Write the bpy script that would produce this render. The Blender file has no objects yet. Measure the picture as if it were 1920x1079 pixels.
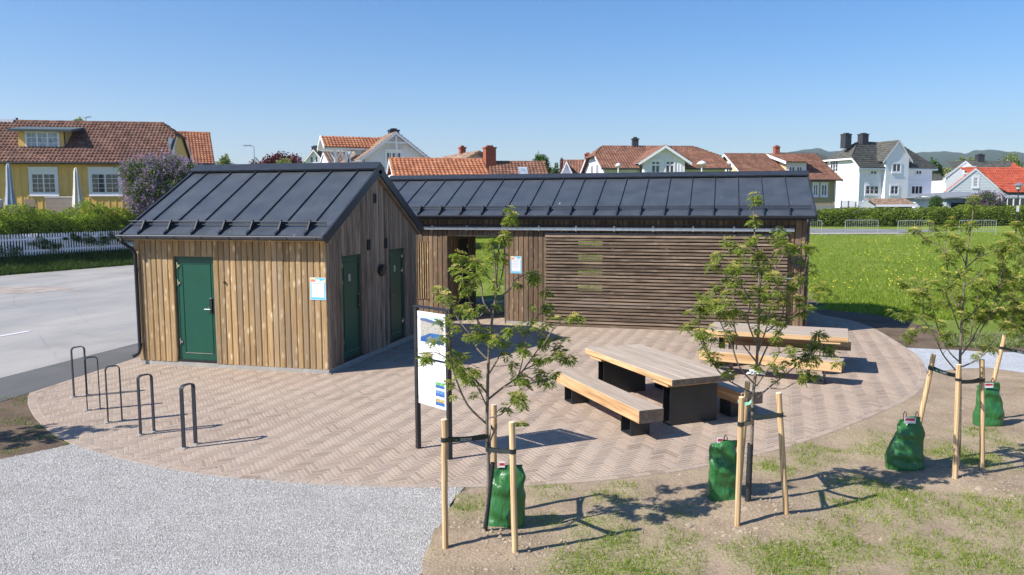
import bpy, math, random
import numpy as np
from mathutils import Vector, Matrix, noise as mnoise
R = math.radians
random.seed(7); rng = np.random.default_rng(7)

# ---------------------------------------------------------------- camera
scene = bpy.context.scene
F_PX, PITCH, YAW, ROLL, CAM_H = 1500.0, R(5.966), R(14.608), R(0.16), 3.225
cd = bpy.data.cameras.new("camera"); cam = bpy.data.objects.new("camera", cd)
scene.collection.objects.link(cam); scene.camera = cam
cd.sensor_width = 36; cd.lens = 36 * F_PX / 1920; cd.clip_start = 0.1; cd.clip_end = 20000
cam.location = (0, 0, CAM_H)
cam.matrix_world = Matrix.Translation((0, 0, CAM_H)) @ Matrix.Rotation(YAW, 4, 'Z') @ Matrix.Rotation(R(90) - PITCH, 4, 'X') @ Matrix.Rotation(-ROLL, 4, 'Z')

# ---------------------------------------------------------------- world, sun, exposure
SUN_EL, SUN_DIR = R(42), R(39)          # shadows fall towards SUN_DIR (angle from +X)
w = bpy.data.worlds.new("World"); scene.world = w; w.use_nodes = True
nt = w.node_tree; bg = nt.nodes['Background']
sky = nt.nodes.new('ShaderNodeTexSky'); sky.sky_type = 'NISHITA'; sky.sun_disc = False
sky.sun_elevation = SUN_EL
tosun = Vector((-math.cos(SUN_DIR) * math.cos(SUN_EL), -math.sin(SUN_DIR) * math.cos(SUN_EL), math.sin(SUN_EL)))
sky.sun_rotation = math.atan2(tosun.x, tosun.y)
sky.altitude = 20; sky.air_density = 1.0; sky.dust_density = 0.3; sky.ozone_density = 3.0
hs = nt.nodes.new('ShaderNodeHueSaturation'); hs.inputs['Saturation'].default_value = 1.40
nt.links.new(sky.outputs[0], hs.inputs['Color']); wb = nt.nodes.new('ShaderNodeMix'); wb.data_type = 'RGBA'; wb.blend_type = 'MULTIPLY'; wb.inputs[0].default_value = 1; wb.inputs[7].default_value = (.935, .96, 1.075, 1)
nt.links.new(hs.outputs[0], wb.inputs[6]); nt.links.new(wb.outputs[2], bg.inputs[0]); bg.inputs[1].default_value = 0.083
sd = bpy.data.lights.new("sun", 'SUN'); sd.energy = 4.5; sd.angle = R(0.53); sd.color = (1.0, 0.95, 0.87)
sun = bpy.data.objects.new("sun", sd); scene.collection.objects.link(sun)
sun.rotation_euler = tosun.to_track_quat('Z', 'Y').to_euler()
sun.location = tosun * 50
scene.view_settings.view_transform = 'Standard'; scene.view_settings.look = 'None'
scene.view_settings.exposure = 0.83; scene.view_settings.gamma = 1; scene.view_settings.use_curve_mapping = False
scene.cycles.use_denoising = True
scene.cycles.max_bounces = 6
scene.cycles.transparent_max_bounces = 8

# ---------------------------------------------------------------- frames
CY, SY = math.cos(YAW), math.sin(YAW)
def W(s, D, z=0.0):
    """camera-yaw frame (s right, D forward on the ground) -> world"""
    return Vector((CY * s - SY * D, SY * s + CY * D, z))
def ray(u, v):
    a = (u - 960) / F_PX; b = -(v - 539.5) / F_PX
    a, b = a * math.cos(ROLL) + b * math.sin(ROLL), -a * math.sin(ROLL) + b * math.cos(ROLL)
    return a, math.cos(PITCH) + math.sin(PITCH) * b, -math.sin(PITCH) + math.cos(PITCH) * b
def sz(u, v, D):
    a, y, z = ray(u, v); t = D / y
    return a * t, CAM_H + z * t
def pt(u, v, D):
    s, z = sz(u, v, D); return W(s, D, z)
def gp(u, v, z=0.0):
    a, y, zz = ray(u, v); t = (z - CAM_H) / zz
    return W(a * t, y * t, z)
def zpx(x, y, u, v):
    D = -SY * x + CY * y
    return sz(u, v, D)[1]

# ---------------------------------------------------------------- mesh helpers
COL = scene.collection
class MB:
    def __init__(s): s.v = []; s.f = []; s.m = []
    def add(s, vs, fs, m=0):
        n = len(s.v); s.v += [tuple(p) for p in vs]; s.f += [tuple(i + n for i in f) for f in fs]; s.m += [m] * len(fs); return s
    def box(s, x0, x1, y0, y1, z0, z1, m=0, bev=0.0):
        if bev <= 0:
            return s.add([(x0,y0,z0),(x1,y0,z0),(x1,y1,z0),(x0,y1,z0),(x0,y0,z1),(x1,y0,z1),(x1,y1,z1),(x0,y1,z1)],
                         [(0,3,2,1),(4,5,6,7),(0,1,5,4),(1,2,6,5),(2,3,7,6),(3,0,4,7)], m)
        b = min(bev, (x1-x0)*.45, (y1-y0)*.45, (z1-z0)*.45); vs = []
        for z, i in ((z0, b), (z0 + b, 0), (z1 - b, 0), (z1, b)):
            vs += [(x0+i+(b if i==0 else 0),y0+i,z),(x1-i-(b if i==0 else 0),y0+i,z),(x1-i,y0+i+(b if i==0 else 0),z),(x1-i,y1-i-(b if i==0 else 0),z),
                   (x1-i-(b if i==0 else 0),y1-i,z),(x0+i+(b if i==0 else 0),y1-i,z),(x0+i,y1-i-(b if i==0 else 0),z),(x0+i,y0+i+(b if i==0 else 0),z)]
        fs = []
        for r in range(3):
            for k in range(8):
                a = r*8+k; c = r*8+(k+1) % 8; fs.append((a, c, c+8, a+8))
        fs.append(tuple(reversed(range(8)))); fs.append(tuple(range(24, 32)))
        return s.add(vs, fs, m)
    def prism(s, poly, d, m=0):
        """poly: list of 3D points (planar), extruded by vector d"""
        n = len(poly); d = Vector(d); p = [Vector(q) for q in poly]
        vs = p + [q + d for q in p]
        fs = [tuple(range(n))[::-1], tuple(range(n, 2*n))] + [(i, (i+1) % n, (i+1) % n + n, i + n) for i in range(n)]
        return s.add(vs, fs, m)
    def quad(s, a, b, c, d, m=0): return s.add([a, b, c, d], [(0,1,2,3)], m)
    def tube(s, path, r, n=8, m=0, cap=True):
        path = [Vector(p) for p in path]; k = len(path); rr = r if hasattr(r, '__len__') else [r]*k
        vs = []; up = Vector((0,0,1)); prev = None
        for i, p in enumerate(path):
            t = (path[min(i+1,k-1)] - path[max(i-1,0)])
            if t.length < 1e-9: t = Vector((0,0,1))
            t.normalize()
            if prev is None:
                a = up.cross(t)
                if a.length < .05: a = Vector((1,0,0)).cross(t)
            else:
                a = prev - t * prev.dot(t)
                if a.length < 1e-6: a = up.cross(t)
            a.normalize(); prev = a; b = t.cross(a)
            for j in range(n):
                an = 2*math.pi*j/n; vs.append(p + (a*math.cos(an) + b*math.sin(an))*rr[i])
        fs = [(i*n+j, i*n+(j+1) % n, (i+1)*n+(j+1) % n, (i+1)*n+j) for i in range(k-1) for j in range(n)]
        if cap: fs += [tuple(range(n))[::-1], tuple(range((k-1)*n, k*n))]
        return s.add(vs, fs, m)
    def cone(s, c, r0, r1, h, n=12, m=0):
        c = Vector(c); return s.tube([c, c + Vector((0,0,h))], [r0, r1], n, m)
    def strip(s, path, wdt, t, m=0):
        """flat bar along a path: wdt vector across, t thickness normal handled by caller"""
        path = [Vector(p) for p in path]; wv = Vector(wdt); k = len(path); vs = []
        for i, p in enumerate(path):
            tg = (path[min(i+1,k-1)] - path[max(i-1,0)]).normalized(); nn = tg.cross(wv).normalized()*t*.5
            vs += [p-wv*.5-nn, p+wv*.5-nn, p+wv*.5+nn, p-wv*.5+nn]
        fs = [(i*4+j, i*4+(j+1) % 4, (i+1)*4+(j+1) % 4, (i+1)*4+j) for i in range(k-1) for j in range(4)]
        fs += [(3,2,1,0), tuple(range(4*k-4, 4*k))]
        return s.add(vs, fs, m)
    def mesh(s, name, mats, smooth=False, M=None):
        me = bpy.data.meshes.new(name)
        vs = s.v if M is None else [tuple(M @ Vector(p)) for p in s.v]
        me.from_pydata(vs, [], s.f)
        for mm in (mats if isinstance(mats, (list, tuple)) else [mats]): me.materials.append(mm)
        if any(s.m): me.polygons.foreach_set('material_index', s.m)
        if smooth: me.polygons.foreach_set('use_smooth', [True]*len(s.f))
        me.update(); return me
def link(name, data, parent=None, loc=None, rot=None):
    o = bpy.data.objects.new(name, data); COL.objects.link(o)
    if parent is not None: o.parent = parent
    if loc is not None: o.location = loc
    if rot is not None: o.rotation_euler = rot
    return o
def rootmat(p):
    M = Matrix.Identity(4)
    while p is not None:
        M = (Matrix.Translation(p.location) @ p.rotation_euler.to_matrix().to_4x4()) @ M; p = p.parent
    return M
def obj(name, mb, mats, parent=None, smooth=False, world=True):
    """one mesh object; with world=True the MB holds world coordinates and is brought into the parent's frame"""
    M = rootmat(parent).inverted() if (world and parent is not None) else None
    return link(name, mb.mesh(name, mats, smooth, M), parent)
def tag(o, label=None, cat=None, group=None, kind=None):
    if label: o['label'] = label
    if cat: o['category'] = cat
    if group: o['group'] = group
    if kind: o['kind'] = kind
    return o
def thing(name, label, cat, loc=(0,0,0), rotz=0.0, group=None):
    o = bpy.data.objects.new(name, None); COL.objects.link(o); o.empty_display_size = .2
    o.location = loc; o.rotation_euler = (0, 0, rotz); return tag(o, label, cat, group)
def copytree(o, parent=None):
    c = o.copy(); COL.objects.link(c)
    if parent: c.parent = parent
    for ch in [x for x in o.children]: copytree(ch, c)
    return c
def npmesh(name, V, Fc, mats, n=3, smooth=False):
    me = bpy.data.meshes.new(name); nf = len(Fc)
    me.vertices.add(len(V)); me.vertices.foreach_set('co', np.asarray(V, np.float32).ravel())
    me.loops.add(nf*n); me.loops.foreach_set('vertex_index', np.asarray(Fc, np.int32).ravel())
    me.polygons.add(nf); me.polygons.foreach_set('loop_start', np.arange(nf, dtype=np.int32)*n)
    me.polygons.foreach_set('loop_total', np.full(nf, n, np.int32))
    for mm in (mats if isinstance(mats, (list, tuple)) else [mats]): me.materials.append(mm)
    if smooth: me.polygons.foreach_set('use_smooth', [True]*nf)
    me.update(calc_edges=True); return me

# ---------------------------------------------------------------- materials
class NT:
    def __init__(s, name):
        s.m = bpy.data.materials.new(name); s.m.use_nodes = True; s.t = s.m.node_tree; s.t.nodes.clear()
        s.out = s.n('ShaderNodeOutputMaterial'); s.b = s.n('ShaderNodeBsdfPrincipled'); s.l(s.b.outputs[0], s.out.inputs[0])
    def n(s, t, **k):
        x = s.t.nodes.new(t)
        for a, b in k.items(): setattr(x, a, b)
        return x
    def l(s, a, b): s.t.links.new(a, b)
    def inp(s, node, **k):
        for a, b in k.items():
            a = a.replace('_', ' ')
            if hasattr(b, 'is_linked') or hasattr(b, 'links'): s.l(b, node.inputs[a])
            else: node.inputs[a].default_value = b
    def co(s, kind='Object'): return s.n('ShaderNodeTexCoord').outputs[kind]
    def map(s, vec, scale=(1,1,1), loc=(0,0,0)):
        m = s.n('ShaderNodeMapping'); s.l(vec, m.inputs[0]); m.inputs['Scale'].default_value = scale; m.inputs['Location'].default_value = loc; return m.outputs[0]
    def noise(s, vec, scale, detail=4, rough=.55, out='Fac', dist=0):
        x = s.n('ShaderNodeTexNoise'); s.l(vec, x.inputs['Vector']); x.inputs['Scale'].default_value = scale
        x.inputs['Detail'].default_value = detail; x.inputs['Roughness'].default_value = rough; x.inputs['Distortion'].default_value = dist; return x.outputs[out]
    def vor(s, vec, scale, feat='F1', out='Distance', rnd=1):
        x = s.n('ShaderNodeTexVoronoi'); x.feature = feat; s.l(vec, x.inputs['Vector']); x.inputs['Scale'].default_value = scale; x.inputs['Randomness'].default_value = rnd; return x.outputs[out]
    def ramp(s, fac, stops, interp='LINEAR'):
        x = s.n('ShaderNodeValToRGB'); s.l(fac, x.inputs[0]); e = x.color_ramp.elements; x.color_ramp.interpolation = interp
        while len(e) < len(stops): e.new(.5)
        for i, (p, c) in enumerate(stops):
            e[i].position = p; e[i].color = (c, c, c, 1) if not hasattr(c, '__len__') else (*c[:3], 1)
        return x.outputs[0]
    def mix(s, fac, a, b, mode='MIX'):
        x = s.n('ShaderNodeMix'); x.data_type = 'RGBA'; x.blend_type = mode
        for val, i in ((fac, 0), (a, 6), (b, 7)):
            if hasattr(val, 'links'): s.l(val, x.inputs[i])
            elif i == 0: x.inputs[0].default_value = val
            else: x.inputs[i].default_value = (*val[:3], 1)
        return x.outputs[2]
    def math(s, op, a, b=None, clamp=False):
        x = s.n('ShaderNodeMath', operation=op); x.use_clamp = clamp
        for i, val in ((0, a), (1, b)):
            if val is None: continue
            if hasattr(val, 'links'): s.l(val, x.inputs[i])
            else: x.inputs[i].default_value = val
        return x.outputs[0]
    def rnd(s):
        """random per object and per loose piece"""
        a = s.n('ShaderNodeObjectInfo').outputs['Random']; b = s.n('ShaderNodeNewGeometry').outputs['Random Per Island']
        return s.math('FRACT', s.math('ADD', a, b))
    def bump(s, h, strength=.3, dist=.01):
        x = s.n('ShaderNodeBump'); s.l(h, x.inputs['Height']); x.inputs['Strength'].default_value = strength; x.inputs['Distance'].default_value = dist
        s.l(x.outputs[0], s.b.inputs['Normal']); return x
    def col(s, c):
        if hasattr(c, 'links'): s.l(c, s.b.inputs['Base Color'])
        else: s.b.inputs['Base Color'].default_value = (*c[:3], 1)
    def set(s, rough=.6, metal=0, spec=.5):
        if hasattr(rough, 'links'): s.l(rough, s.b.inputs['Roughness'])
        else: s.b.inputs['Roughness'].default_value = rough
        s.b.inputs['Metallic'].default_value = metal; s.b.inputs['Specular IOR Level'].default_value = spec
def plain(name, c, rough=.6, metal=0, spec=.5, var=.12, vscale=6, bump=0.0, bscale=60):
    t = NT(name); n = t.noise(t.co(), vscale, 4)
    lo = tuple(x*(1-var) for x in c); hi = tuple(min(1, x*(1+var)) for x in c)
    t.col(t.ramp(n, [(.3, lo), (.7, hi)])); t.set(rough, metal, spec)
    if bump: t.bump(t.noise(t.co(), bscale, 3), bump, .004)
    return t.m
def wood(name, dark, mid, light, axis=2, knot=.35, knotcol=None, grey=None, gscale=1.0, rough=.75, varlo=.72, varhi=1.2, edge=0.0):
    t = NT(name); r = t.rnd()
    off = t.n('ShaderNodeCombineXYZ'); t.l(t.math('MULTIPLY', r, 37.0), off.inputs[0]); t.l(t.math('MULTIPLY', r, 91.0), off.inputs[1]); t.l(t.math('MULTIPLY', r, 53.0), off.inputs[2])
    ad = t.n('ShaderNodeVectorMath', operation='ADD'); t.l(t.co(), ad.inputs[0]); t.l(off.outputs[0], ad.inputs[1]); v = ad.outputs[0]
    def sc(a, b): return tuple(b if i == axis else a for i in range(3))
    g1 = t.noise(t.map(v, sc(38*gscale, 1.6*gscale)), 1, 6, .6)
    g2 = t.noise(t.map(v, sc(9*gscale, .9*gscale)), 1, 3, .5, dist=1.2)
    w1 = t.n('ShaderNodeTexWave', wave_type='BANDS', bands_direction='X' if axis != 0 else 'Y')
    t.l(t.map(v, sc(7*gscale, .55*gscale)), w1.inputs[0]); w1.inputs['Scale'].default_value = 2.2; w1.inputs['Distortion'].default_value = 7; w1.inputs['Detail'].default_value = 2
    f = t.math('ADD', t.math('MULTIPLY', g1, .5), t.math('ADD', t.math('MULTIPLY', g2, .3), t.math('MULTIPLY', w1.outputs['Fac'], .22)))
    c = t.ramp(f, [(.33, dark), (.5, mid), (.68, light)])
    k = t.vor(t.map(v, sc(9.5, 4.2)), 1)
    kk = t.ramp(k, [(.14, 1), (.36, 0)])
    if knotcol: c = t.mix(t.math('MULTIPLY', kk, t.math('MULTIPLY', knot, t.ramp(g2, [(.38, .0), (.62, .85)]))), c, knotcol)
    if grey: c = t.mix(t.ramp(t.noise(t.map(v, sc(2.5, .5)), 1, 3), [(.42, 0), (.7, .75)]), c, grey)
    br = t.math('ADD', varlo, t.math('MULTIPLY', r, varhi - varlo))
    cb = t.n('ShaderNodeCombineColor'); [t.l(br, cb.inputs[i]) for i in range(3)]
    c = t.mix(1.0, c, cb.outputs[0], 'MULTIPLY')
    t.col(c); t.set(rough, 0, .3); t.bump(g1, .35, .003); return t.m
def leafmat(name, c1, c2, c3=None, trans=.35, rough=.55):
    t = NT(name); g = t.n('ShaderNodeNewGeometry').outputs['Random Per Island']
    g = t.math('FRACT', t.math('ADD', g, t.n('ShaderNodeObjectInfo').outputs['Random']))
    stops = [(0, c1), (.6, c2)] + ([(1, c3)] if c3 else [])
    c = t.ramp(g, stops); n = t.noise(t.co(), .9, 3); c = t.mix(t.ramp(n, [(.35, .0), (.65, .35)]), c, tuple(x*.55 for x in c1))
    t.col(c); t.set(rough, 0, .35)
    tr = t.n('ShaderNodeBsdfTranslucent'); t.l(t.mix(1.0, c, (1.0, 1.1, .55), 'MULTIPLY'), tr.inputs[0])
    mx = t.n('ShaderNodeMixShader'); mx.inputs[0].default_value = trans; t.l(t.b.outputs[0], mx.inputs[1]); t.l(tr.outputs[0], mx.inputs[2]); t.l(mx.outputs[0], t.out.inputs[0])
    return t.m

M = {}
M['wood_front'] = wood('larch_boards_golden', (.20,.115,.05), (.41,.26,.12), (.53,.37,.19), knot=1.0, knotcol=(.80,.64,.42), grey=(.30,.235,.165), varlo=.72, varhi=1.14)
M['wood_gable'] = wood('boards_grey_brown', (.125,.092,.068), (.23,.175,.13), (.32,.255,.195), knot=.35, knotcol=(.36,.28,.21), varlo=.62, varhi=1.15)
M['wood_b'] = wood('boards_dark_brown', (.10,.06,.033), (.20,.125,.07), (.30,.20,.12), knot=.7, knotcol=(.5,.37,.23), grey=(.15,.11,.08), varlo=.62, varhi=1.2)
M['slat'] = wood('slat_wood', (.10,.07,.048), (.185,.132,.092), (.285,.21,.15), axis=0, knot=.5, knotcol=(.4,.31,.22), varlo=.7, varhi=1.2)
M['timber_top'] = wood('weathered_timber', (.28,.215,.16), (.41,.33,.255), (.50,.42,.34), axis=0, gscale=.8, knot=.25, knotcol=(.25,.19,.15), varlo=.95, varhi=1.05)
M['timber_side'] = wood('fresh_timber', (.36,.2,.09), (.55,.34,.17), (.68,.46,.25), axis=0, gscale=.7, knot=.3, knotcol=(.4,.22,.1), varlo=.95, varhi=1.08)
M['timber_end'] = plain('end_grain', (.15,.115,.09), .85, var=.35, vscale=14, bump=.4)
M['stake'] = wood('stake_wood', (.36,.22,.105), (.56,.38,.20), (.68,.50,.30), axis=2, gscale=.8, knot=.4, knotcol=(.36,.22,.11), varlo=.9, varhi=1.1)
M['stake_end'] = plain('cut_wood', (.75,.62,.43), .8)
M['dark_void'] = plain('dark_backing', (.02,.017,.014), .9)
M['steel_black'] = plain('black_steel', (.022,.023,.026), .42, .0, .5, var=.25, vscale=3, bump=.05)
M['steel_dark'] = plain('dark_coated_steel', (.022,.024,.032), .55, .0, .3)
M['galv'] = plain('galvanised_steel', (.42,.45,.5), .35, .7, .5, var=.15, vscale=9)
M['zinc_edge'] = plain('grey_gutter_metal', (.085,.09,.11), .48, .15, .4)
M['concrete'] = plain('concrete', (.34,.32,.29), .9, bump=.3, bscale=90)
M['green_door'] = plain('green_paint', (.006,.072,.044), .38, 0, .5, var=.1, vscale=2.5)
M['green_dark'] = plain('green_frame_shaded', (.005,.055,.035), .4, 0, .5, var=.1)  # door green darkened: shade from the reveal is put into the frame
M['chrome'] = plain('bright_metal', (.7,.7,.7), .2, 1)
M['black_plastic'] = plain('black_plastic', (.015,.015,.018), .4)
M['white_paint'] = plain('white_paint', (.79,.775,.82), .5, var=.04)
M['white_paint_dim'] = plain('cool_white_paint', (.73,.705,.775), .55, var=.05)
M['glass'] = plain('window_glass', (.025,.032,.042), .08, 0, .8, var=.4, vscale=2)
M['pale_glass'] = plain('pale_window_glass', (.28,.32,.36), .12, 0, .8, var=.5, vscale=3)  # even pale tone for panes, skylight and glass roof
M['bark'] = plain('young_bark', (.17,.135,.105), .85, var=.35, vscale=30, bump=.4)
M['bark_dark'] = plain('old_bark', (.09,.07,.055), .9, var=.3, bump=.4)
M['guard'] = plain('black_plastic_mesh', (.02,.022,.025), .6, bump=.5, bscale=200)
def roofmetal():
    t = NT('dark_sheet_metal'); co = t.co()
    n = t.noise(co, 2.2, 5); n2 = t.noise(t.map(co, (7, 1.4, 1.4)), 1, 4)
    c = t.ramp(n, [(.3, (.046,.054,.066)), (.7, (.063,.074,.09))])
    c = t.mix(t.ramp(n2, [(.5, 0), (.8, .2)]), c, (.1,.105,.115))
    d = t.noise(t.map(co, (13, 3.0, 3.0)), 1, 2, .5); d2 = t.noise(co, .9, 1)
    drop = t.math('MULTIPLY', t.ramp(d, [(.71, 0), (.78, 1)]), t.ramp(d2, [(.5, 0), (.62, .8)]))
    c = t.mix(t.math('MULTIPLY', drop, .8), c, (.45,.45,.43))
    t.col(c); t.set(t.ramp(n, [(.3, .36), (.7, .5)]), 0.0, .5); t.bump(t.noise(co, 1.3, 2), .12, .02); return t.m
M['roof_metal'] = roofmetal()
M['roof_trim'] = plain('dark_trim_metal', (.03,.034,.042), .38, 0, .5, var=.2)

def brickmat():
    t = NT('clay_paver'); r = t.rnd(); co = t.co()
    c = t.ramp(r, [(0, (.25,.19,.145)), (.2, (.325,.245,.19)), (.55, (.355,.27,.208)), (.85, (.38,.29,.226)), (1, (.30,.25,.205))])
    n = t.noise(co, .55, 3); c = t.mix(t.ramp(n, [(.4, 0), (.65, .35)]), c, (.45,.37,.295))       # sand dusted over the pavers
    n2 = t.noise(co, 70, 3); c = t.mix(t.ramp(n2, [(.45, 0), (.75, .3)]), c, (.5,.42,.33))
    t.col(c); t.set(.88, 0, .25); t.bump(n2, .35, .002); return t.m
M['brick'] = brickmat()
def sandmat():
    t = NT('joint_sand'); co = t.co(); n = t.noise(co, 120, 3); n2 = t.noise(co, .7, 3)
    c = t.ramp(n, [(.3, (.50,.42,.345)), (.7, (.63,.545,.45))]); c = t.mix(t.ramp(n2, [(.4, .0), (.6, .5)]), c, (.42,.34,.27))
    t.col(c); t.set(.95, 0, .2); return t.m
M['sand'] = sandmat()
def gravelmat(name='crushed_gravel', lo=(.235,.224,.21), hi=(.53,.51,.485)):
    t = NT(name); co = t.co()
    v = t.vor(co, 75, out='Color'); vv = t.n('ShaderNodeSeparateColor'); t.l(v, vv.inputs[0])
    d = t.vor(co, 75); n = t.noise(co, 1.1, 5, .6)
    c = t.ramp(vv.outputs[0], [(0, lo), (.5, tuple((a+b)/2 for a, b in zip(lo, hi))), (1, hi)])
    c = t.mix(t.ramp(n, [(.35, .0), (.7, .5)]), c, tuple(x*.8 for x in hi))
    nm = t.noise(co, 2.6, 5, .65); c = t.mix(t.ramp(nm, [(.38, .5), (.5, 0)]), c, tuple(x*1.3 for x in lo)); c = t.mix(t.ramp(nm, [(.55, 0), (.7, .4)]), c, tuple(x*1.05 for x in hi))
    tr_ = t.noise(t.map(co, (.35,1.6,1)), 1, 4, .6); c = t.mix(t.ramp(tr_, [(.45, 0), (.7, .35)]), c, tuple(x*1.15 for x in lo)); n3 = t.noise(co, 14, 4, .7); c = t.mix(t.ramp(n3, [(.5, 0), (.72, .5)]), c, tuple(x*.75 for x in lo))
    t.col(c); t.set(.9, 0, .25); t.bump(t.math('ADD', t.math('MULTIPLY', d, -1.0), n3), .8, .012); return t.m
M['gravel'] = gravelmat()
M['gravel_far'] = gravelmat('crushed_gravel_pale', (.3,.31,.325), (.62,.64,.67))
def asphaltmat(name, lo, hi, dusty=None):
    t = NT(name); co = t.co(); n = t.noise(co, 160, 3, .7); n2 = t.noise(co, .45, 4); n3 = t.noise(t.map(co, (.5,.12,1)), 1, 5, .6)
    c = t.ramp(n, [(.25, lo), (.75, hi)]); c = t.mix(t.ramp(t.noise(co, 22, 4, .8), [(.5, 0), (.75, .35)]), c, tuple(x*.7 for x in lo))
    if dusty:
        wv = t.noise(t.map(co, (1.4,.05,1)), 1, 4, .6); c = t.mix(t.ramp(wv, [(.5, 0), (.75, .15)]), c, tuple(x*.85 for x in lo))
        ck = t.vor(t.map(co, (.3,.3,.3)), 1, 'DISTANCE_TO_EDGE'); c = t.mix(t.ramp(ck, [(.003, .22), (.008, 0)]), c, (.08,.08,.08))
        c = t.mix(t.ramp(n3, [(.4, 0), (.68, .7)]), c, dusty); c = t.mix(t.ramp(n2, [(.52, 0), (.75, .45)]), c, tuple(x*.72 for x in lo))
    t.col(c); t.set(.9, 0, .3); t.bump(n, .5, .004); return t.m
M['asphalt'] = asphaltmat('old_asphalt', (.24,.235,.23), (.35,.34,.33), (.42,.39,.355))
M['asphalt_new'] = asphaltmat('new_asphalt', (.065,.067,.068), (.14,.14,.137), (.16,.155,.15))
M['asphalt_path'] = asphaltmat('path_asphalt', (.14,.145,.155), (.22,.225,.24), (.27,.27,.27))
def lawnmat():
    t = NT('lawn'); co = t.co()
    n = t.noise(co, .35, 5, .6); n2 = t.noise(co, 7, 4, .7); n3 = t.noise(co, 60, 2, .7)
    c = t.ramp(n2, [(.28, (.12,.175,.018)), (.5, (.21,.29,.03)), (.72, (.31,.38,.05))])
    c = t.mix(t.ramp(n, [(.42, 0), (.68, .6)]), c, (.36,.38,.10))
    c = t.mix(t.ramp(n3, [(.4, .0), (.7, .25)]), c, (.06,.11,.02)); mw = t.noise(t.map(co, (.09,.6,1)), 1, 3); c = t.mix(t.ramp(mw, [(.42, .0), (.6, .4)]), c, (.16,.23,.03))
    d = t.ramp(t.vor(co, 2.4), [(.035, 1), (.06, 0)]); c = t.mix(t.math('MULTIPLY', d, t.ramp(n, [(.45, 0), (.55, 1)])), c, (.75,.62,.03))
    t.col(c); t.set(.9, 0, .2); t.bump(t.math('ADD', n2, n3), .9, .06); return t.m
M['lawn'] = lawnmat()
def soilmat(name, dry, wet, green=True):
    t = NT(name); co = t.co(); n = t.noise(co, 1.3, 6, .65); n2 = t.noise(co, 38, 5, .7); n3 = t.noise(co, 9, 4, .7)
    c = t.ramp(n, [(.3, wet), (.58, dry)]); c = t.mix(t.ramp(n2, [(.35, .55), (.6, 0)]), c, tuple(x*.5 for x in wet))
    c = t.mix(t.ramp(n2, [(.62, 0), (.8, .4)]), c, tuple(min(1, x*1.35) for x in dry))
    if green:
        a = t.n('ShaderNodeAttribute'); a.attribute_name = 'cover'
        g = t.ramp(n2, [(.3, (.11,.155,.03)), (.7, (.27,.33,.08))])
        f = t.math('MULTIPLY', a.outputs['Fac'], t.ramp(n3, [(.36, .15), (.6, 1)])); c = t.mix(t.math('MULTIPLY', f, .8, True), c, g)
    t.col(c); t.set(.95, 0, .15); t.bump(t.math('ADD', n2, n3), .8, .02); return t.m
M['soil'] = soilmat('dry_soil', (.43,.33,.23), (.29,.215,.15))
M['soil_dark'] = soilmat('turned_soil', (.20,.145,.10), (.10,.072,.05))
def tilemat(name, c1, c2, c3, moss=None):
    t = NT(name); r = t.n('ShaderNodeNewGeometry').outputs['Random Per Island']; co = t.co()
    v = t.vor(t.map(co, (3.2,3.2,3.2)), 1, out='Color'); s = t.n('ShaderNodeSeparateColor'); t.l(v, s.inputs[0])
    c = t.ramp(s.outputs[0], [(0, c1), (.5, c2), (1, c3)]); n = t.noise(co, 1.2, 4)
    c = t.mix(t.ramp(n, [(.4, 0), (.75, .5)]), c, tuple(x*.6 for x in c1))
    if moss: c = t.mix(t.ramp(t.noise(co, 3, 5), [(.45, 0), (.7, .7)]), c, moss)
    t.col(c); t.set(.7, 0, .35); return t.m
M['tile_brown'] = tilemat('brown_pantile', (.11,.05,.036), (.18,.085,.058), (.27,.145,.10))
M['tile_orange'] = tilemat('orange_pantile', (.36,.13,.06), (.47,.185,.09), (.55,.245,.13))
M['tile_red'] = tilemat('red_pantile', (.40,.075,.04), (.50,.10,.055), (.55,.13,.07))
M['tile_rust'] = tilemat('rust_pantile', (.16,.075,.05), (.235,.11,.07), (.30,.155,.105))
M['tile_tan'] = tilemat('tan_slate', (.2,.13,.095), (.27,.18,.13), (.33,.235,.18))
M['tile_grey'] = tilemat('grey_slate', (.055,.055,.055), (.085,.083,.08), (.12,.118,.11), moss=(.12,.12,.08))
M['yellow_wall'] = plain('yellow_paint', (.74,.46,.14), .7, var=.07, vscale=2)
M['mint_wall'] = plain('mint_paint', (.66,.70,.64), .7, var=.05)
M['beige_wall'] = plain('beige_paint', (.62,.48,.27), .7, var=.05)
M['tan_and_shaded_beige'] = plain('tan_trim_shaded_beige', (.40,.30,.16), .7, var=.05)  # tan trim; also the beige house front with its shade put in
M['blue_wall'] = plain('pale_blue_paint', (.62,.65,.70), .7, var=.05)
M['grey_wall'] = plain('grey_shed_paint', (.33,.38,.4), .7, var=.08)
M['red_wall'] = plain('dark_red_paint', (.22,.02,.02), .7)
M['grey_roof_felt'] = plain('grey_roofing', (.2,.22,.24), .7)
M['red_brick'] = plain('red_chimney_brick', (.32,.085,.05), .85, var=.3, vscale=9)
M['dark_metal_box'] = plain('dark_chimney_cladding', (.035,.035,.045), .5)
M['leaf_rowan'] = leafmat('young_leaf', (.17,.24,.04), (.33,.40,.075), (.52,.56,.18), .58)
M['flower_rowan'] = leafmat('yellow_green_blossom', (.42,.38,.07), (.56,.49,.12), (.66,.57,.2), .4)
M['leaf_hedge_left'] = leafmat('lime_hedge_leaf', (.14,.22,.022), (.27,.36,.035), (.42,.48,.06), .45)
M['leaf_hedge_right'] = leafmat('hedge_leaf', (.12,.18,.022), (.25,.33,.04), (.42,.46,.09), .45)
M['leaf_dark'] = leafmat('dark_green_leaf', (.045,.09,.02), (.09,.155,.035), (.16,.23,.06), .4)
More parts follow.
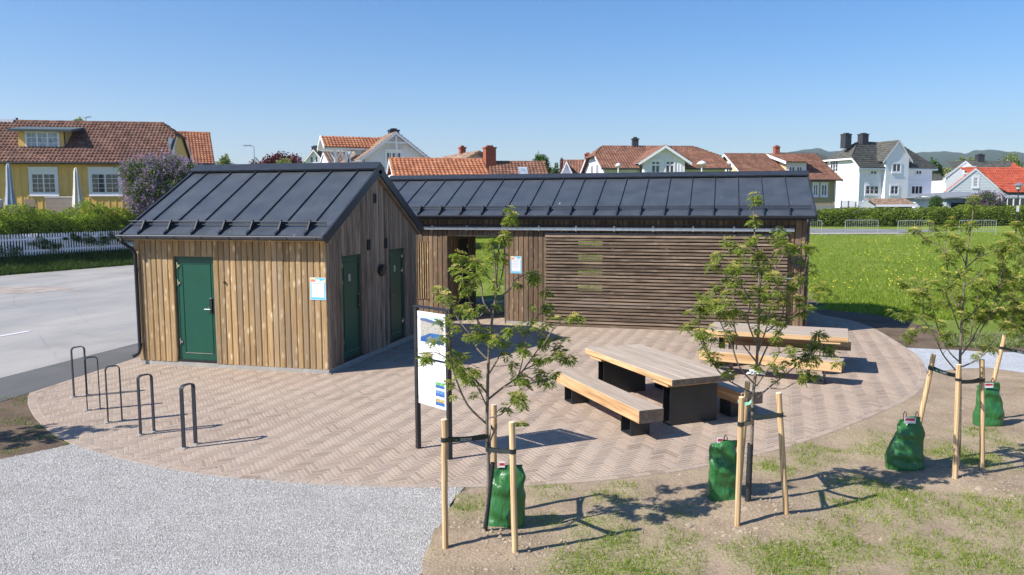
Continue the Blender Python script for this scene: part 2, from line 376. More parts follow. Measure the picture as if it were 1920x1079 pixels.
M['leaf_green'] = leafmat('green_leaf', (.04,.10,.015), (.075,.16,.025), (.13,.22,.04), .35)
M['leaf_red'] = leafmat('purple_red_leaf', (.06,.007,.012), (.13,.014,.022), (.22,.03,.04), .25)
M['leaf_pale'] = leafmat('pale_green_leaf', (.16,.21,.06), (.28,.33,.12), (.42,.44,.22), .35)
M['lilac'] = leafmat('lilac_blossom', (.27,.14,.42), (.42,.28,.57), (.62,.5,.74), .35)
M['lilac_dark'] = leafmat('purple_blossom', (.16,.06,.22), (.28,.14,.34), (.45,.34,.44), .3)
M['grass_blade'] = leafmat('grass_blade', (.17,.25,.02), (.29,.39,.035), (.44,.5,.07), .5)
M['grass_dry'] = leafmat('verge_grass_blade', (.04,.085,.012), (.07,.13,.02), (.13,.18,.04), .3)
M['leaf_core'] = plain('hedge_dark_core', (.02,.035,.01), .95)  # near-black green of the hedge core, inner shade put into the colour
# ================================================================= terrain
FA = Vector((-24.5, 39.1)); FB = Vector((-21.7, 45.0))          # picket fence line in (s, D)
fdir = (FB - FA).normalized(); fnor = Vector((-fdir.y, fdir.x))  # points left (away from the road)
def smooth(a, b, x): t = np.clip((x - a) / (b - a), 0, 1); return t * t * (3 - 2 * t)
def lin(a, b, x): return np.clip((x - a) / (b - a), 0, 1)
def gz(s, D):
    s = np.asarray(s, float); D = np.asarray(D, float)
    wr = smooth(-.30, -.12, s / np.maximum(D, 1))
    z = 0.0211 * np.clip(D - 26, 0, 48) * wr + wr * lin(76, 84, D) * 1.0
    df = (s - FA.x) * fnor.x + (D - FA.y) * fnor.y
    inside = 1 - wr
    z = z + inside * (lin(-1.9, 0, df) * .66 * smooth(20, 30, D) + smooth(2.2, 6, df) * 1.7 * smooth(20, 30, D))
    z = z + inside * smooth(52, 70, D) * .4
    return z
def gzw(x, y): return float(gz(CY*x + SY*y, -SY*x + CY*y))
S = np.concatenate([-np.geomspace(3000, 60, 14), np.arange(-54, 54.1, .6), np.geomspace(60, 3000, 14)])
Dd = np.concatenate([np.arange(-30, 20, 2.0), np.arange(20, 60, .5), np.arange(60, 110, 2), np.geomspace(112, 4200, 20)])
SS, DD = np.meshgrid(S, Dd); ZZ = gz(SS, DD) - .012
V = np.stack([CY*SS - SY*DD, SY*SS + CY*DD, ZZ], -1).reshape(-1, 3)
ns, nd = len(S), len(Dd)
ii = (np.arange(nd-1)[:, None]*ns + np.arange(ns-1)[None]).ravel()
ground = link('ground', npmesh('ground', V, np.stack([ii, ii+1, ii+ns+1, ii+ns], -1), M['lawn'], 4, True)); tag(ground, kind='structure', label='green grass lawn and surrounding ground')
def sheet(name, poly, z, mat, kind='structure', zf=None, label=None):
    mb = MB(); mb.add([(p[0], p[1], z if zf is None else zf(p[0], p[1]) + z) for p in poly], [tuple(range(len(poly)))])
    o = link(name, mb.mesh(name, mat)); tag(o, kind=kind, label=label); return o
def densify(poly, step, closed=True):
    out = []
    n = len(poly)
    for i in range(n if closed else n-1):
        a = Vector(poly[i][:2]); b = Vector(poly[(i+1) % n][:2]); k = max(1, int((b-a).length/step))
        out += [a.lerp(b, j/k) for j in range(k)]
    if not closed: out.append(Vector(poly[-1][:2]))
    return out
def catmull(P, step=.3):
    P = [Vector(p[:2]) for p in P]; out = []
    for i in range(len(P)-1):
        p0 = P[max(i-1,0)]; p1 = P[i]; p2 = P[i+1]; p3 = P[min(i+2,len(P)-1)]; k = max(1, int((p2-p1).length/step))
        for j in range(k):
            t = j/k; out.append(.5*((2*p1) + (p2-p0)*t + (2*p0-5*p1+4*p2-p3)*t*t + (3*p1-p0-3*p2+p3)*t**3))
    out.append(P[-1]); return out
edge_px = [(55,738),(52,757),(66,785),(95,812),(132,832),(250,867),(400,893),(600,909),(730,914),(850,915),(1000,911),(1100,905),(1300,880),(1500,832),(1650,775),(1715,742),(1736,712),(1736,690),(1722,668),(1700,653),(1640,617),(1590,600),(1540,591)]
edge = catmull([gp(u, v) for u, v in edge_px], .35)
endp = edge[-1]
plaza_poly = edge + [Vector((2.6, 26.6)), Vector((-4, 27.4)), Vector((-12.9, 27.0)), Vector(gp(258, 671)[:2])]
plaza_poly = [Vector(p) for p in plaza_poly]
paving = sheet('paved_plaza', plaza_poly, .004, M['sand']); tag(paving, label='rounded plaza of pinkish brown herringbone clay pavers', kind='structure')
# asphalt road with a darker fresh strip beside the plaza
def wl(u, v): return gp(u, v)
far = [W(FA.x + (FB.x-FA.x)*t, FA.y + (FB.y-FA.y)*t) - W(fnor.x, fnor.y)*1.9 for t in (-4.6, -1, 0, 1, 2, 6)]
far = [Vector(p[:2]) for p in far]
road_poly = [Vector((-13.0, 3.0)), Vector((-13.0, 11.83)), Vector((-13.15, 15.65)), Vector((-13.6, 28)), Vector((-9, 60))] + far[::-1]
sheet('road', road_poly, .004, M['asphalt'], label='sunlit old grey asphalt road left of the small cabin')
strip_poly = [Vector((-13.0, 3)), Vector((-12.1, 3)), Vector((-11.4, 10.2)), Vector(gp(55,738)[:2]), Vector(gp(258,671)[:2]), Vector((-12.9, 27.0)), Vector((-13.55, 28)), Vector((-13.15, 15.65)), Vector((-13.0, 11.83))]
sheet('asphalt_strip', [p for p in strip_poly], .008, M['asphalt_new'], label='dark strip of new asphalt along the plaza edge')
mk = MB()
for k in range(-2, 5):
    y0 = 15.35 + k*6.0; x = -17.3 + .17*k
    mk.add([(x-.06, y0-1.2 if k else y0-2.6, .012), (x+.06, y0-1.2 if k else y0-2.6, .012), (x+.22, y0+1.2, .012), (x+.10, y0+1.2, .012)], [(0,1,2,3)])
    if k == 0: break
lm = link('lane_marking', mk.mesh('lane_marking', M['white_paint'])); tag(lm, kind='structure', label='short white lane line on the grey road')
rut = [W(-18.9+math.cos(a)*1.9*(1+.15*math.sin(3*a)), 30.3+math.sin(a)*1.3) for a in np.linspace(0, 2*math.pi, 24)[:-1]]
sheet('gravel_patch', [p for p in rut], .008, plain('loose_road_gravel', (.33,.28,.24), .9, var=.3, vscale=2), label='patch of brownish loose gravel on the road')
# gravel forecourt, soil
gr = [gp(870,915), gp(845,945), gp(832,980), gp(805,1030), gp(790,1079), gp(760,1200), Vector((-1.9,-4)), Vector((-14,-4)), gp(-400,1000), gp(-150,905), gp(0,862), gp(60,850), gp(130,835)]
gpoly = [Vector(p[:2]) for p in gr]
near = [p for p in edge if gp(132,832).x <= p.x <= gp(866,915).x and p.y < 9.2]
sheet('gravel_forecourt', gpoly + near, .0035, M['gravel'], label='pale blue grey crushed gravel in the foreground')
sl = [gp(130,835), gp(60,850), gp(0,862), gp(-150,905), gp(-400,1000), Vector((-12.1,3)), Vector((-11.4,10.2)), gp(55,738)]
sleft = [p for p in edge if p.x < gp(130,832).x][::-1]
sheet('soil_corner', [Vector(p[:2]) for p in sl] + [p for p in edge[1:] if p.x < gp(130,832).x], .003, M['soil_dark'], label='dark turned soil with weeds at the left plaza tip')
# gravel path at the right
pth = [gp(1700,653), gp(1722,668), gp(1736,690), gp(1740,700), gp(1790,693), gp(1850,690), gp(1920,700), gp(2150,735), gp(2300,690), gp(2100,672), gp(1920,662), gp(1840,660), gp(1790,657)]
sheet('gravel_path', [Vector(p[:2]) for p in pth], .0065, M['gravel_far'], label='pale gravel path leaving the plaza at the right')
bs = [gp(1700,653), gp(1790,657), gp(1840,660), gp(1920,662), gp(2100,672), gp(2100,655), gp(1925,640), gp(1850,636), gp(1760,622), gp(1700,602), gp(1640,590), gp(1560,582), Vector((1.9,25.3)), Vector((2.4,24.0)), gp(1540,591), gp(1590,600), gp(1640,617)]
sheet('bare_soil_strip', [Vector(p[:2]) for p in bs], .0022, M['soil_dark'], label='strip of bare brown soil between lawn and plaza')
bs2 = [Vector((-12.9,27.0)), Vector((-4,27.4)), Vector((2.6,26.6)), Vector((2.3,25.2)), Vector((3.3,27.0)), Vector((2.9,29.3)), Vector((-4,30.2)), Vector((-12.4,29.4))]
sheet('bare_soil_behind', [bs2[i] for i in (0,1,2,4,5,6,7)], .004, M['soil_dark'], label='bare soil behind the long cabin')
sm = [gp(1745,699), gp(1790,691), gp(1850,688), gp(1920,697), gp(2200,735), gp(2200,775), gp(1920,722), gp(1800,706), gp(1745,704)]
sheet('soil_margin', [Vector(p[:2]) for p in sm], .0032, M['soil'], label='sandy soil along the near side of the right gravel path')
# far path behind the barriers
fp = [W(s, D, 0) for s, D in ((-2,64.8),(31,64.8),(34.5,66),(37,67.8),(33,69.6),(26,71.0),(16,72),(-2,72.5))]
sheet('path', fp, .03, M['asphalt_path'], zf=lambda x, y: .0211*((-SY*x+CY*y)-26), label='grey asphalt path behind the steel barriers')
fp2 = [W(s, D, 0) for s, D in ((-2,62.6),(29,62.8),(33,63.6),(31,64.8),(-2,64.8))]
sheet('path_shoulder', fp2, .02, plain('gravel_shoulder', (.36,.34,.29), .9, var=.25), zf=lambda x, y: .0211*((-SY*x+CY*y)-26), label='pale gravel shoulder of the path')

# bare dry soil at the front right with a grass cover map
def fbm(x, y, s, o=0):
    return np.array([mnoise.fractal(Vector((a*s+o, b*s, o)), 1.0, 2.0, 4) for a, b in zip(x, y)])
sx = np.arange(-4.6, 12.2, .08); sy = np.arange(-1.0, 16.6, .08)
plz = np.array([[p.x, p.y] for p in edge])
def plaza_front(x):  # y of the plaza's front edge at x
    fr = plz[(plz[:,0] > -6.2)]; k = np.argmax(fr[:,0]); fr = fr[:k+1]; return np.interp(x, fr[:,0], fr[:,1], right=16.9)
gb = np.array([[gp(u, v).x, gp(u, v).y] for u, v in ((870,915),(845,945),(832,980),(805,1030),(790,1079),(760,1200))] + [[-1.9,-4]])
def gravel_x(y): return np.interp(y, gb[::-1,1], gb[::-1,0])
XX, YY = np.meshgrid(sx, sy)
pfy = plaza_front(XX)
inside = (YY < pfy + .06) & (XX > gravel_x(YY) - .35*0)
pathlim = np.interp(XX, [gp(1740,700).x, gp(1850,690).x, gp(1920,700).x, 12.3], [gp(1740,700).y, gp(1850,690).y, gp(1920,700).y, gp(1920,700).y-1.2])
inside &= (YY < pathlim + .1)
patches = [(890,950,.5,.9),(1010,985,.45,.7),(1090,1000,.5,.6),(1150,1020,.6,.8),(1080,1060,.8,.9),(1200,1060,.8,.9),(1370,975,.4,.7),(1490,1005,.5,.6),(1500,1050,.9,1.0),(1560,1030,.7,.9),(1590,950,.7,.7),(1640,930,.8,.6),(1700,945,1.0,.7),(1780,960,.9,.7),(1850,955,1.2,.7),(1900,1010,1.0,.7),(1850,1050,1.0,.7),(1720,1040,.8,.6),(1440,880,.6,.6),(1530,850,.7,.6),(1520,865,.5,.6),(1150,925,.7,.5),(1010,920,.6,.5),(1800,860,.9,.6),(1870,830,.9,.5),(1640,850,.8,.5),(1350,950,.4,.6),(1290,960,.5,.6),(1260,1020,.5,.5),(980,1020,.3,.5)]
cov = np.zeros(XX.shape)
for u, v, r, a in patches:
    p = gp(u, v); cov = np.maximum(cov, a*np.exp(-(((XX-p.x)/(r*.62))**2 + ((YY-p.y)/(r*.75))**2)))
nz = fbm(XX.ravel(), YY.ravel(), 1.1, 3.3).reshape(XX.shape); nz2 = fbm(XX.ravel(), YY.ravel(), 4.2, 8.1).reshape(XX.shape)
cov = np.clip(cov*1.28 + nz*.42 + nz2*.38 - .17 + .13*np.clip((7.2 - YY)/2.5, 0, 1), 0, 1)
for (u, v) in ((908,1008),(1402,950),(1795,905),(1390,985),(966,1043)):      # dug tree pits stay bare
    p = gp(u, v); cov *= 1 - .9*np.exp(-(((XX-p.x)**2 + (YY-p.y)**2)/.22))
mound = np.zeros(XX.shape)
for (u, v) in ((915,1015),(1415,955),(1800,900)):
    p = gp(u, v); mound += .05*np.exp(-(((XX-p.x)**2 + (YY-p.y)**2)/.25))
zz = .004 + np.clip(nz*.02 + nz2*.012 + .01, 0, .05)*np.clip((pfy - YY)*2.5, 0, 1) + mound
nx = len(sx); idx = np.full(XX.size, -1); flat_in = inside.ravel()
jj = (np.arange(len(sy)-1)[:, None]*nx + np.arange(nx-1)[None]).ravel()
keep = flat_in[jj] | flat_in[jj+1] | flat_in[jj+nx] | flat_in[jj+nx+1]
Q = np.stack([jj, jj+1, jj+nx+1, jj+nx], -1)[keep]
uq, inv = np.unique(Q, return_inverse=True)
Pg = np.stack([XX.ravel(), YY.ravel(), zz.ravel()], -1)[uq]
# pull the rim onto the plaza / gravel borders
gxn = gravel_x(Pg[:,1]) + np.array([mnoise.noise(Vector((0, y*2.2, 1.0)))*.10 + mnoise.noise(Vector((3, y*9, 1.0)))*.04 for y in Pg[:,1]]); Pg[:,0] = np.maximum(Pg[:,0], gxn)
py = plaza_front(Pg[:,0]); Pg[:,1] = np.where((Pg[:,1] > py-.005) & (Pg[:,0] < 3.9), py-.005, Pg[:,1])
me = npmesh('soil', Pg, inv.reshape(-1, 4), M['soil'], 4, True)
at_ = me.attributes.new('cover', 'FLOAT', 'POINT'); at_.data.foreach_set('value', cov.ravel()[uq].astype(np.float32))
soil = link('soil', me); tag(soil, kind='structure', label='dry sandy soil with thin grass patches at the front right')

# ---- grass blades, weeds, stones
def blades(n_pts, X, Y, Z, hmin, hmax, wdt, lean=.5):
    n = len(X); a = rng.uniform(0, 2*np.pi, n); h = rng.uniform(hmin, hmax, n); la = rng.uniform(0, 2*np.pi, n); l = h*rng.uniform(.1, lean, n)
    dx, dy = np.cos(a)*wdt*.5, np.sin(a)*wdt*.5
    A = np.stack([X-dx, Y-dy, Z-.01], -1); B = np.stack([X+dx, Y+dy, Z-.01], -1); C = np.stack([X+np.cos(la)*l, Y+np.sin(la)*l, Z+h], -1)
    return np.stack([A, B, C], 1).reshape(-1, 3), np.arange(3*n).reshape(-1, 3)
def interp_grid(G, x, y):
    i = np.clip(((x - sx[0])/.08).astype(int), 0, len(sx)-1); j = np.clip(((y - sy[0])/.08).astype(int), 0, len(sy)-1); return G[j, i]
bx = rng.uniform(-3.2, 11, 620000); by = rng.uniform(3.5, 16, 620000)
c = interp_grid(cov, bx, by)*interp_grid(inside, bx, by)
ok = (rng.uniform(0, 1, bx.size) < np.clip(c - .18, 0, 1)**1.15*1.1) & (by < plaza_front(bx) - .05)
bx, by = bx[ok][:130000], by[ok][:130000]
V, Fc = blades(0, bx, by, interp_grid(zz, bx, by), .015, .062, .0095, 1.2)
tag(link('grass', npmesh('grass', V, Fc, M['grass_blade'])), kind='stuff', label='thin young grass sprouting on the dry soil', cat='grass')
# lawn tufts, right lawn and behind the passage
n = 150000; D_ = 22 + 42*rng.uniform(0, 1, n)**1.5; k_ = rng.uniform(-.16, .72, n); s_ = k_*D_
X_, Y_ = CY*s_ - SY*D_, SY*s_ + CY*D_
ok = (Y_ > 19.5) & ~((Y_ < 30.2) & (X_ < 3.2)) & ~((s_ < 33) & (D_ > 62.4))
bsx = np.array([[p.x, p.y] for p in (gp(1560,582), gp(1640,590), gp(1700,602), gp(1760,622), gp(1850,636), gp(1925,640), gp(2100,655))])
ok &= Y_ > np.interp(X_, np.sort(bsx[:,0]), bsx[np.argsort(bsx[:,0]),1]) + rng.normal(0, .18, n)
X_, Y_, s_, D_ = X_[ok], Y_[ok], s_[ok], D_[ok]
V, Fc = blades(0, X_, Y_, gz(s_, D_), .03, .11, .03, 1.0)
tag(link('lawn_grass', npmesh('lawn_grass', V, Fc, M['grass_blade'])), kind='stuff', label='sunlit lawn grass behind the plaza', cat='grass')
n = 620; D_ = rng.uniform(24, 62, n); s_ = rng.uniform(.2, .68, n)*D_; X_, Y_ = CY*s_-SY*D_, SY*s_+CY*D_; r_ = .019
f_ = np.array([mnoise.noise(Vector((x*.12, y*.12, 7.0))) for x, y in zip(X_, Y_)]); k_ = (f_ > .0) & (Y_ > 24); X_, Y_, z_ = X_[k_], Y_[k_], gz(s_, D_)[k_]+.075
V = np.stack([np.stack([X_+dx*r_, Y_+dy*r_, z_+dz], -1) for dx, dy, dz in ((-1,-1,0),(1,-1,.02),(1,1,.03),(-1,1,.02))], 1).reshape(-1,3)
tag(link('dandelions', npmesh('dandelions', V, np.arange(len(V)).reshape(-1,4), plain('dandelion_yellow', (.85,.66,.03), .7), 4)), kind='stuff', label='yellow dandelions dotted over the lawn', cat='dandelions')
# weeds on the soil edge at the right lawn rim
n = 9000; t_ = rng.uniform(0, 1, n); uu = 1770 + 200*t_; vv = 652 - rng.uniform(0, 22, n)
P = np.array([gp(a, b)[:] for a, b in zip(uu, vv)])
V, Fc = blades(0, P[:,0], P[:,1], np.zeros(n), .03, .13, .035, 1.2)
tag(link('weeds', npmesh('weeds', V, Fc, M['leaf_pale'])), kind='stuff', label='pale leafy weeds beside the gravel path', cat='weeds')
# road verge below the picket fence
n = 60000; t_ = rng.uniform(-1.6, 2.4, n); q_ = rng.uniform(0, 1, n)*2.0
s_ = FA.x + (FB.x-FA.x)*t_ - fnor.x*(1.95-q_); D_ = FA.y + (FB.y-FA.y)*t_ - fnor.y*(1.95-q_)
V, Fc = blades(0, CY*s_-SY*D_, SY*s_+CY*D_, gz(s_, D_), .06, .24, .035, .8)
tag(link('verge_grass', npmesh('verge_grass', V, Fc, M['grass_dry'])), kind='stuff', label='rough dark grass bank below the white picket fence', cat='grass')
n = 14000; a_ = rng.uniform(0, 1, n); uu = rng.uniform(-120, 130, n); vv = 745 + rng.uniform(0, 1, n)*(np.where(uu < 52, 118, 90))
P = np.array([gp(a, b)[:] for a, b in zip(uu, vv)]); nzz = fbm(P[:,0], P[:,1], 2.2, 5.0)
pl_in = np.array([np.interp(b, [738, 757, 785, 812, 832], [53, 50, 62, 92, 128]) for b in vv])
ok = (nzz > .10) & (uu < pl_in) & (rng.uniform(0,1,n) < .6)
V, Fc = blades(0, P[ok,0], P[ok,1], np.zeros(ok.sum()), .015, .06, .012, 1.3)
tag(link('corner_weeds', npmesh('corner_weeds', V, Fc, M['leaf_pale'])), kind='stuff', label='sparse dry weeds on the dark soil at the left tip', cat='weeds')
def stones(name, X, Y, Z, r, mat, label):
    n = len(X); base = np.array([(1,0,0),(0,1,0),(-1,0,0),(0,-1,0),(0,0,.8),(0,0,-.3)], float)
    f = np.array([(0,1,4),(1,2,4),(2,3,4),(3,0,4)])
    an = rng.uniform(0, 2*np.pi, n); ca, sa = np.cos(an), np.sin(an); scl = rng.uniform(.6, 1.2, (n,6,1))*r[:,None,None]
    b = base[None]*scl; x = b[...,0]*ca[:,None] - b[...,1]*sa[:,None]; y = b[...,0]*sa[:,None] + b[...,1]*ca[:,None]
    V = np.stack([x+X[:,None], y+Y[:,None], b[...,2]+Z[:,None]], -1).reshape(-1,3); Fc = (f[None]+6*np.arange(n)[:,None,None]).reshape(-1,3)
    tag(link(name, npmesh(name, V, Fc, mat)), kind='stuff', label=label, cat='stones')
def inpoly(px, py, poly):
    c = np.zeros(px.shape, bool); n = len(poly)
    for i in range(n):
        x1, y1 = poly[i][0], poly[i][1]; x2, y2 = poly[(i+1) % n][0], poly[(i+1) % n][1]
        c ^= ((y1 > py) != (y2 > py)) & (px < (x2-x1)*(py-y1)/((y2-y1) or 1e-9)+x1)
    return c
n = 90000; X = rng.uniform(-9.5, -1.8, n); Y = rng.uniform(4.6, 9.2, n); ok = inpoly(X, Y, gpoly + near); X, Y = X[ok], Y[ok]
tm = NT('gravel_stone'); r_ = tm.n('ShaderNodeNewGeometry').outputs['Random Per Island']; tm.col(tm.ramp(r_, [(0,(.2,.19,.18)),(.5,(.42,.405,.39)),(1,(.6,.58,.555))])); tm.set(.85,0,.3)
stones('gravel_stones', X, Y, np.full(len(X), .005), rng.uniform(.004, .011, len(X)), tm.m, 'loose grey stones of the gravel forecourt')
nb_ = 1500; X = rng.uniform(-8.5, -2.2, nb_); Y0_ = plaza_front(X) if False else np.interp(X, *zip(*sorted((p.x, p.y) for p in edge if p.y < 9.4 and p.x < -1))); Y = Y0_ + np.abs(rng.normal(0, .16, nb_)); stones('spilled_stones', X, Y, np.full(nb_, .009), rng.uniform(.003, .008, nb_), tm.m, 'gravel spilled onto the rim of the plaza')
n = 30000; X = rng.uniform(-3, 10, n); Y = rng.uniform(4, 15, n); ok = (interp_grid(inside, X, Y) > 0) & (Y < plaza_front(X)-.05); X, Y = X[ok], Y[ok]
wd_ = np.zeros(len(X))
for (u, v) in ((915,1015),(1415,955),(1800,900),(960,1045),(1385,990)):
    p = gp(u, v); wd_ = np.maximum(wd_, np.exp(-(((X-p.x)**2 + (Y-p.y)**2)/.35)))
ok = rng.uniform(0,1,len(X)) < .35 + .65*wd_; X, Y = X[ok], Y[ok]
stones('soil_clods', X, Y, interp_grid(zz, X, Y), rng.uniform(.004, .014, len(X))*(1+2*(rng.uniform(0,1,len(X))>.985))*(1+1.3*wd_[ok]), plain('soil_clod', (.33,.26,.19), .95, var=.3), 'small clods and pebbles on the dry soil')

# ================================================================= clay pavers
bl, bw = .244, .061
e1 = np.array([math.cos(R(-49)), math.sin(R(-49))]); e2 = -np.array([-e1[1], e1[0]])
inner = np.array([[p.x, p.y] for p in plaza_poly])
cen = inner.mean(0)
# inset polygon by the width of the border course
def inset(poly, d):
    n = len(poly); out = []
    for i in range(n):
        a, b, c = poly[i-1], poly[i], poly[(i+1) % n]
        t = (c-a); t = t/np.linalg.norm(t); nn = np.array([-t[1], t[0]])
        if i == 0: pass
        out.append(b + nn*d)
    return np.array(out)
area = .5*np.sum(inner[:,0]*np.roll(inner[:,1],-1) - np.roll(inner[:,0],-1)*inner[:,1])
inn = inset(inner, .115 if area > 0 else -.115)
def clip_convex(subj, win):
    """Sutherland-Hodgman: clip polygon subj by convex ccw window"""
    out = [tuple(p) for p in subj]
    m = len(win)
    for i in range(m):
        ax, ay = win[i]; bx_, by_ = win[(i+1) % m]; ex, ey = bx_-ax, by_-ay; res = []
        if not out: break
        pv = out[-1]; pd = ex*(pv[1]-ay) - ey*(pv[0]-ax)
        for q in out:
            qd = ex*(q[1]-ay) - ey*(q[0]-ax)
            if (qd >= 0) != (pd >= 0):
                t = pd/(pd-qd); res.append((pv[0]+(q[0]-pv[0])*t, pv[1]+(q[1]-pv[1])*t))
            if qd >= 0: res.append(q)
            pv, pd = q, qd
        out = res
    return out
A_X0, A_X1, A_Y0, A_Y1 = -11.425, -7.156, 13.637, 18.258
bricks = []
g = .0048
def inside_all(Pc): return inpoly(Pc[:,0], Pc[:,1], inn)
cand = []
for a in range(-400, 400):
    for b in range(-54, 54):
        for hv in (0, 1):
            x0, y0 = (a + 4*b, a - 4*b)
            if hv: y0 += 1
            cx, cy = (x0+2, y0+.5) if hv == 0 else (x0+.5, y0+2)
            p = np.array([-4.0, 16.0]) + (e1*cx + e2*cy)*bw
            if p[0] < -13.4 or p[0] > 4.8 or p[1] < 7.9 or p[1] > 27.5: continue
            cand.append((x0, y0, hv))
cand = np.array(cand)
lx = np.where(cand[:,2] == 0, 4, 1); ly = np.where(cand[:,2] == 0, 1, 4)
def cw(gx, gy): return np.array([-4.0, 16.0])[None] + (gx[:,None]*e1[None] + gy[:,None]*e2[None])*bw
gg = g/bw
cor = np.stack([cw(cand[:,0]+gg, cand[:,1]+gg), cw(cand[:,0]+lx-gg, cand[:,1]+gg), cw(cand[:,0]+lx-gg, cand[:,1]+ly-gg), cw(cand[:,0]+gg, cand[:,1]+ly-gg)][::-1], 1)
ins = inpoly(cor[...,0].ravel(), cor[...,1].ravel(), inn).reshape(-1, 4)
mid = cor.mean(1)
inA = (mid[:,0] > A_X0+.1) & (mid[:,0] < A_X1-.12) & (mid[:,1] > A_Y0+.12) & (mid[:,1] < A_Y1-.1)
inB = (mid[:,1] > 20.8) & (mid[:,1] < 25.2) & (mid[:,0] < 2.0) & ~((mid[:,0] > -8.6) & (mid[:,0] < -5.4))
use = ins.any(1) & ~inA & ~inB
polys = []
for c4, i4 in zip(cor[use], ins[use]):
    if i4.all(): polys.append([tuple(p) for p in c4])
    else:
        q = clip_convex([tuple(p) for p in inn], [tuple(p) for p in c4])
        if len(q) >= 3 and len(q) < 9: polys.append(q)
# border course: stretchers along the rim
rim = densify([(p[0], p[1]) for p in inner], 9, True)
cl = [Vector(p) for p in inner]; cl.append(cl[0]); L = [0]
for i in range(1, len(cl)): L.append(L[-1] + (cl[i]-cl[i-1]).length)
def along(d):
    i = max(0, min(len(L)-2, int(np.searchsorted(L, d))-1)); t = (d-L[i])/max(1e-6, L[i+1]-L[i]); return cl[i].lerp(cl[i+1], t)
sgn = 1 if area > 0 else -1
tot = L[-1]; kk = int(tot/.215)
for k in range(kk):
    p = along(tot*k/kk); q = along(tot*(k+1)/kk)
    if (q-p).length < .05: continue
    t = (q-p).normalized(); nn = Vector((-t.y, t.x))*sgn
    polys.append([tuple(p+t*.004+nn*.004), tuple(q-t*.004+nn*.004), tuple(q-t*.004+nn*.106), tuple(p+t*.004+nn*.106)] if sgn > 0 else [tuple(p+t*.004+nn*.106), tuple(q-t*.004+nn*.106), tuple(q-t*.004+nn*.004), tuple(p+t*.004+nn*.004)])
def brick_geo(mb, poly, z):
    n = len(poly); c = Vector((sum(p[0] for p in poly)/n, sum(p[1] for p in poly)/n))
    tp = [Vector((p[0], p[1])) for p in poly]
    ix = [p + (c-p).normalized()*.0035 for p in tp]
    tx, ty = random.gauss(0, .004), random.gauss(0, .004)
    vs = [(p.x, p.y, .001) for p in tp] + [(p.x, p.y, z-.0012+(p.x-c.x)*tx+(p.y-c.y)*ty) for p in tp] + [(p.x, p.y, z+(p.x-c.x)*tx+(p.y-c.y)*ty) for p in ix]
    fs = [(i, (i+1) % n, n+(i+1) % n, n+i) for i in range(n)] + [(n+i, n+(i+1) % n, 2*n+(i+1) % n, 2*n+i) for i in range(n)] + [tuple(range(2*n, 3*n))]
    mb.add(vs, fs)
def vis_key(poly):
    x = sum(p[0] for p in poly)/len(poly); y = sum(p[1] for p in poly)/len(poly)
    s, D = CY*x+SY*y, -SY*x+CY*y
    ok = abs(s/D) < .62 and len(poly) == 4
    # in front of cabins / trees, open to view
    return (0 if ok else 1, D - (.0 if ok else 0))
polys.sort(key=vis_key)
rest = MB()
for i, p in enumerate(polys):
    z = .0072 + random.random()*.0016
    if i < 300:
        mb = MB(); brick_geo(mb, p, z); link('paving_brick', mb.mesh('paving_brick', M['brick']), paving)
    else: brick_geo(rest, p, z)
tag(link('paving_bricks', rest.mesh('paving_bricks', M['brick']), paving), kind='stuff')
# ================================================================= cladding helpers
def board(O, ex, n, wd, z0, z1, z1b=None, t=.022, gap=.013):
    """one upright board; O = point on the wall's batten plane, ex along the wall, n outward"""
    if z1b is None: z1b = z1
    O = Vector(O); ex = Vector(ex); n = Vector(n); g = gap/2; e = .016
    pr = [(g, 0), (g, t-.009), (g+e, t), (wd-g-e, t), (wd-g, t-.009), (wd-g, 0)]
    vs = []
    for lo in (1, 0):
        for u, o in pr:
            z = z0 if lo else z1 + (z1b-z1)*u/wd
            p = O + ex*u + n*o; vs.append((p.x, p.y, z))
    fs = [(i, i+1, i+7, i+6) for i in range(5)] + [(5,4,3,2,1,0), (6,7,8,9,10,11)]
    mb = MB(); mb.add(vs, fs); return mb
def clad(root, name, mat, O, ex, n, spans, wd=.131, jit=.004):
    """spans: (u0, u1, z0, ztop) with ztop a number or a function of u"""
    O = Vector(O); ex = Vector(ex)
    for u0, u1, z0, zt in spans:
        k = max(1, round((u1-u0)/wd)); cuts = [u0 + (u1-u0)*i/k for i in range(k+1)]
        for i in range(1, k): cuts[i] += random.uniform(-jit, jit)
        for a, b in zip(cuts, cuts[1:]):
            za, zb = (zt(a), zt(b)) if callable(zt) else (zt, zt)
            bb = board(O + ex*a, ex, n, b-a, z0 - random.uniform(0, .004), za, zb, t=.022 + random.uniform(-.002, .003))
            obj(name, bb, mat, root)
def framed(O, ex, n):
    O, ex, n = Vector(O), Vector(ex).normalized(), Vector(n).normalized()
    return lambda u, z, o: (O.x + ex.x*u + n.x*o, O.y + ex.y*u + n.y*o, O.z + z)
def fbox(mb, F, u0, u1, z0, z1, o0, o1, m=0, bev=0.0):
    """box in a wall frame"""
    b = MB(); b.box(u0, u1, 0, 1, z0, z1, 0)
    c = [F(u0,z0,o0), F(u1,z0,o0), F(u1,z0,o1), F(u0,z0,o1), F(u0,z1,o0), F(u1,z1,o0), F(u1,z1,o1), F(u0,z1,o1)]
    mb.add(c, [(0,3,2,1),(4,5,6,7),(0,1,5,4),(1,2,6,5),(2,3,7,6),(3,0,4,7)], m); return mb
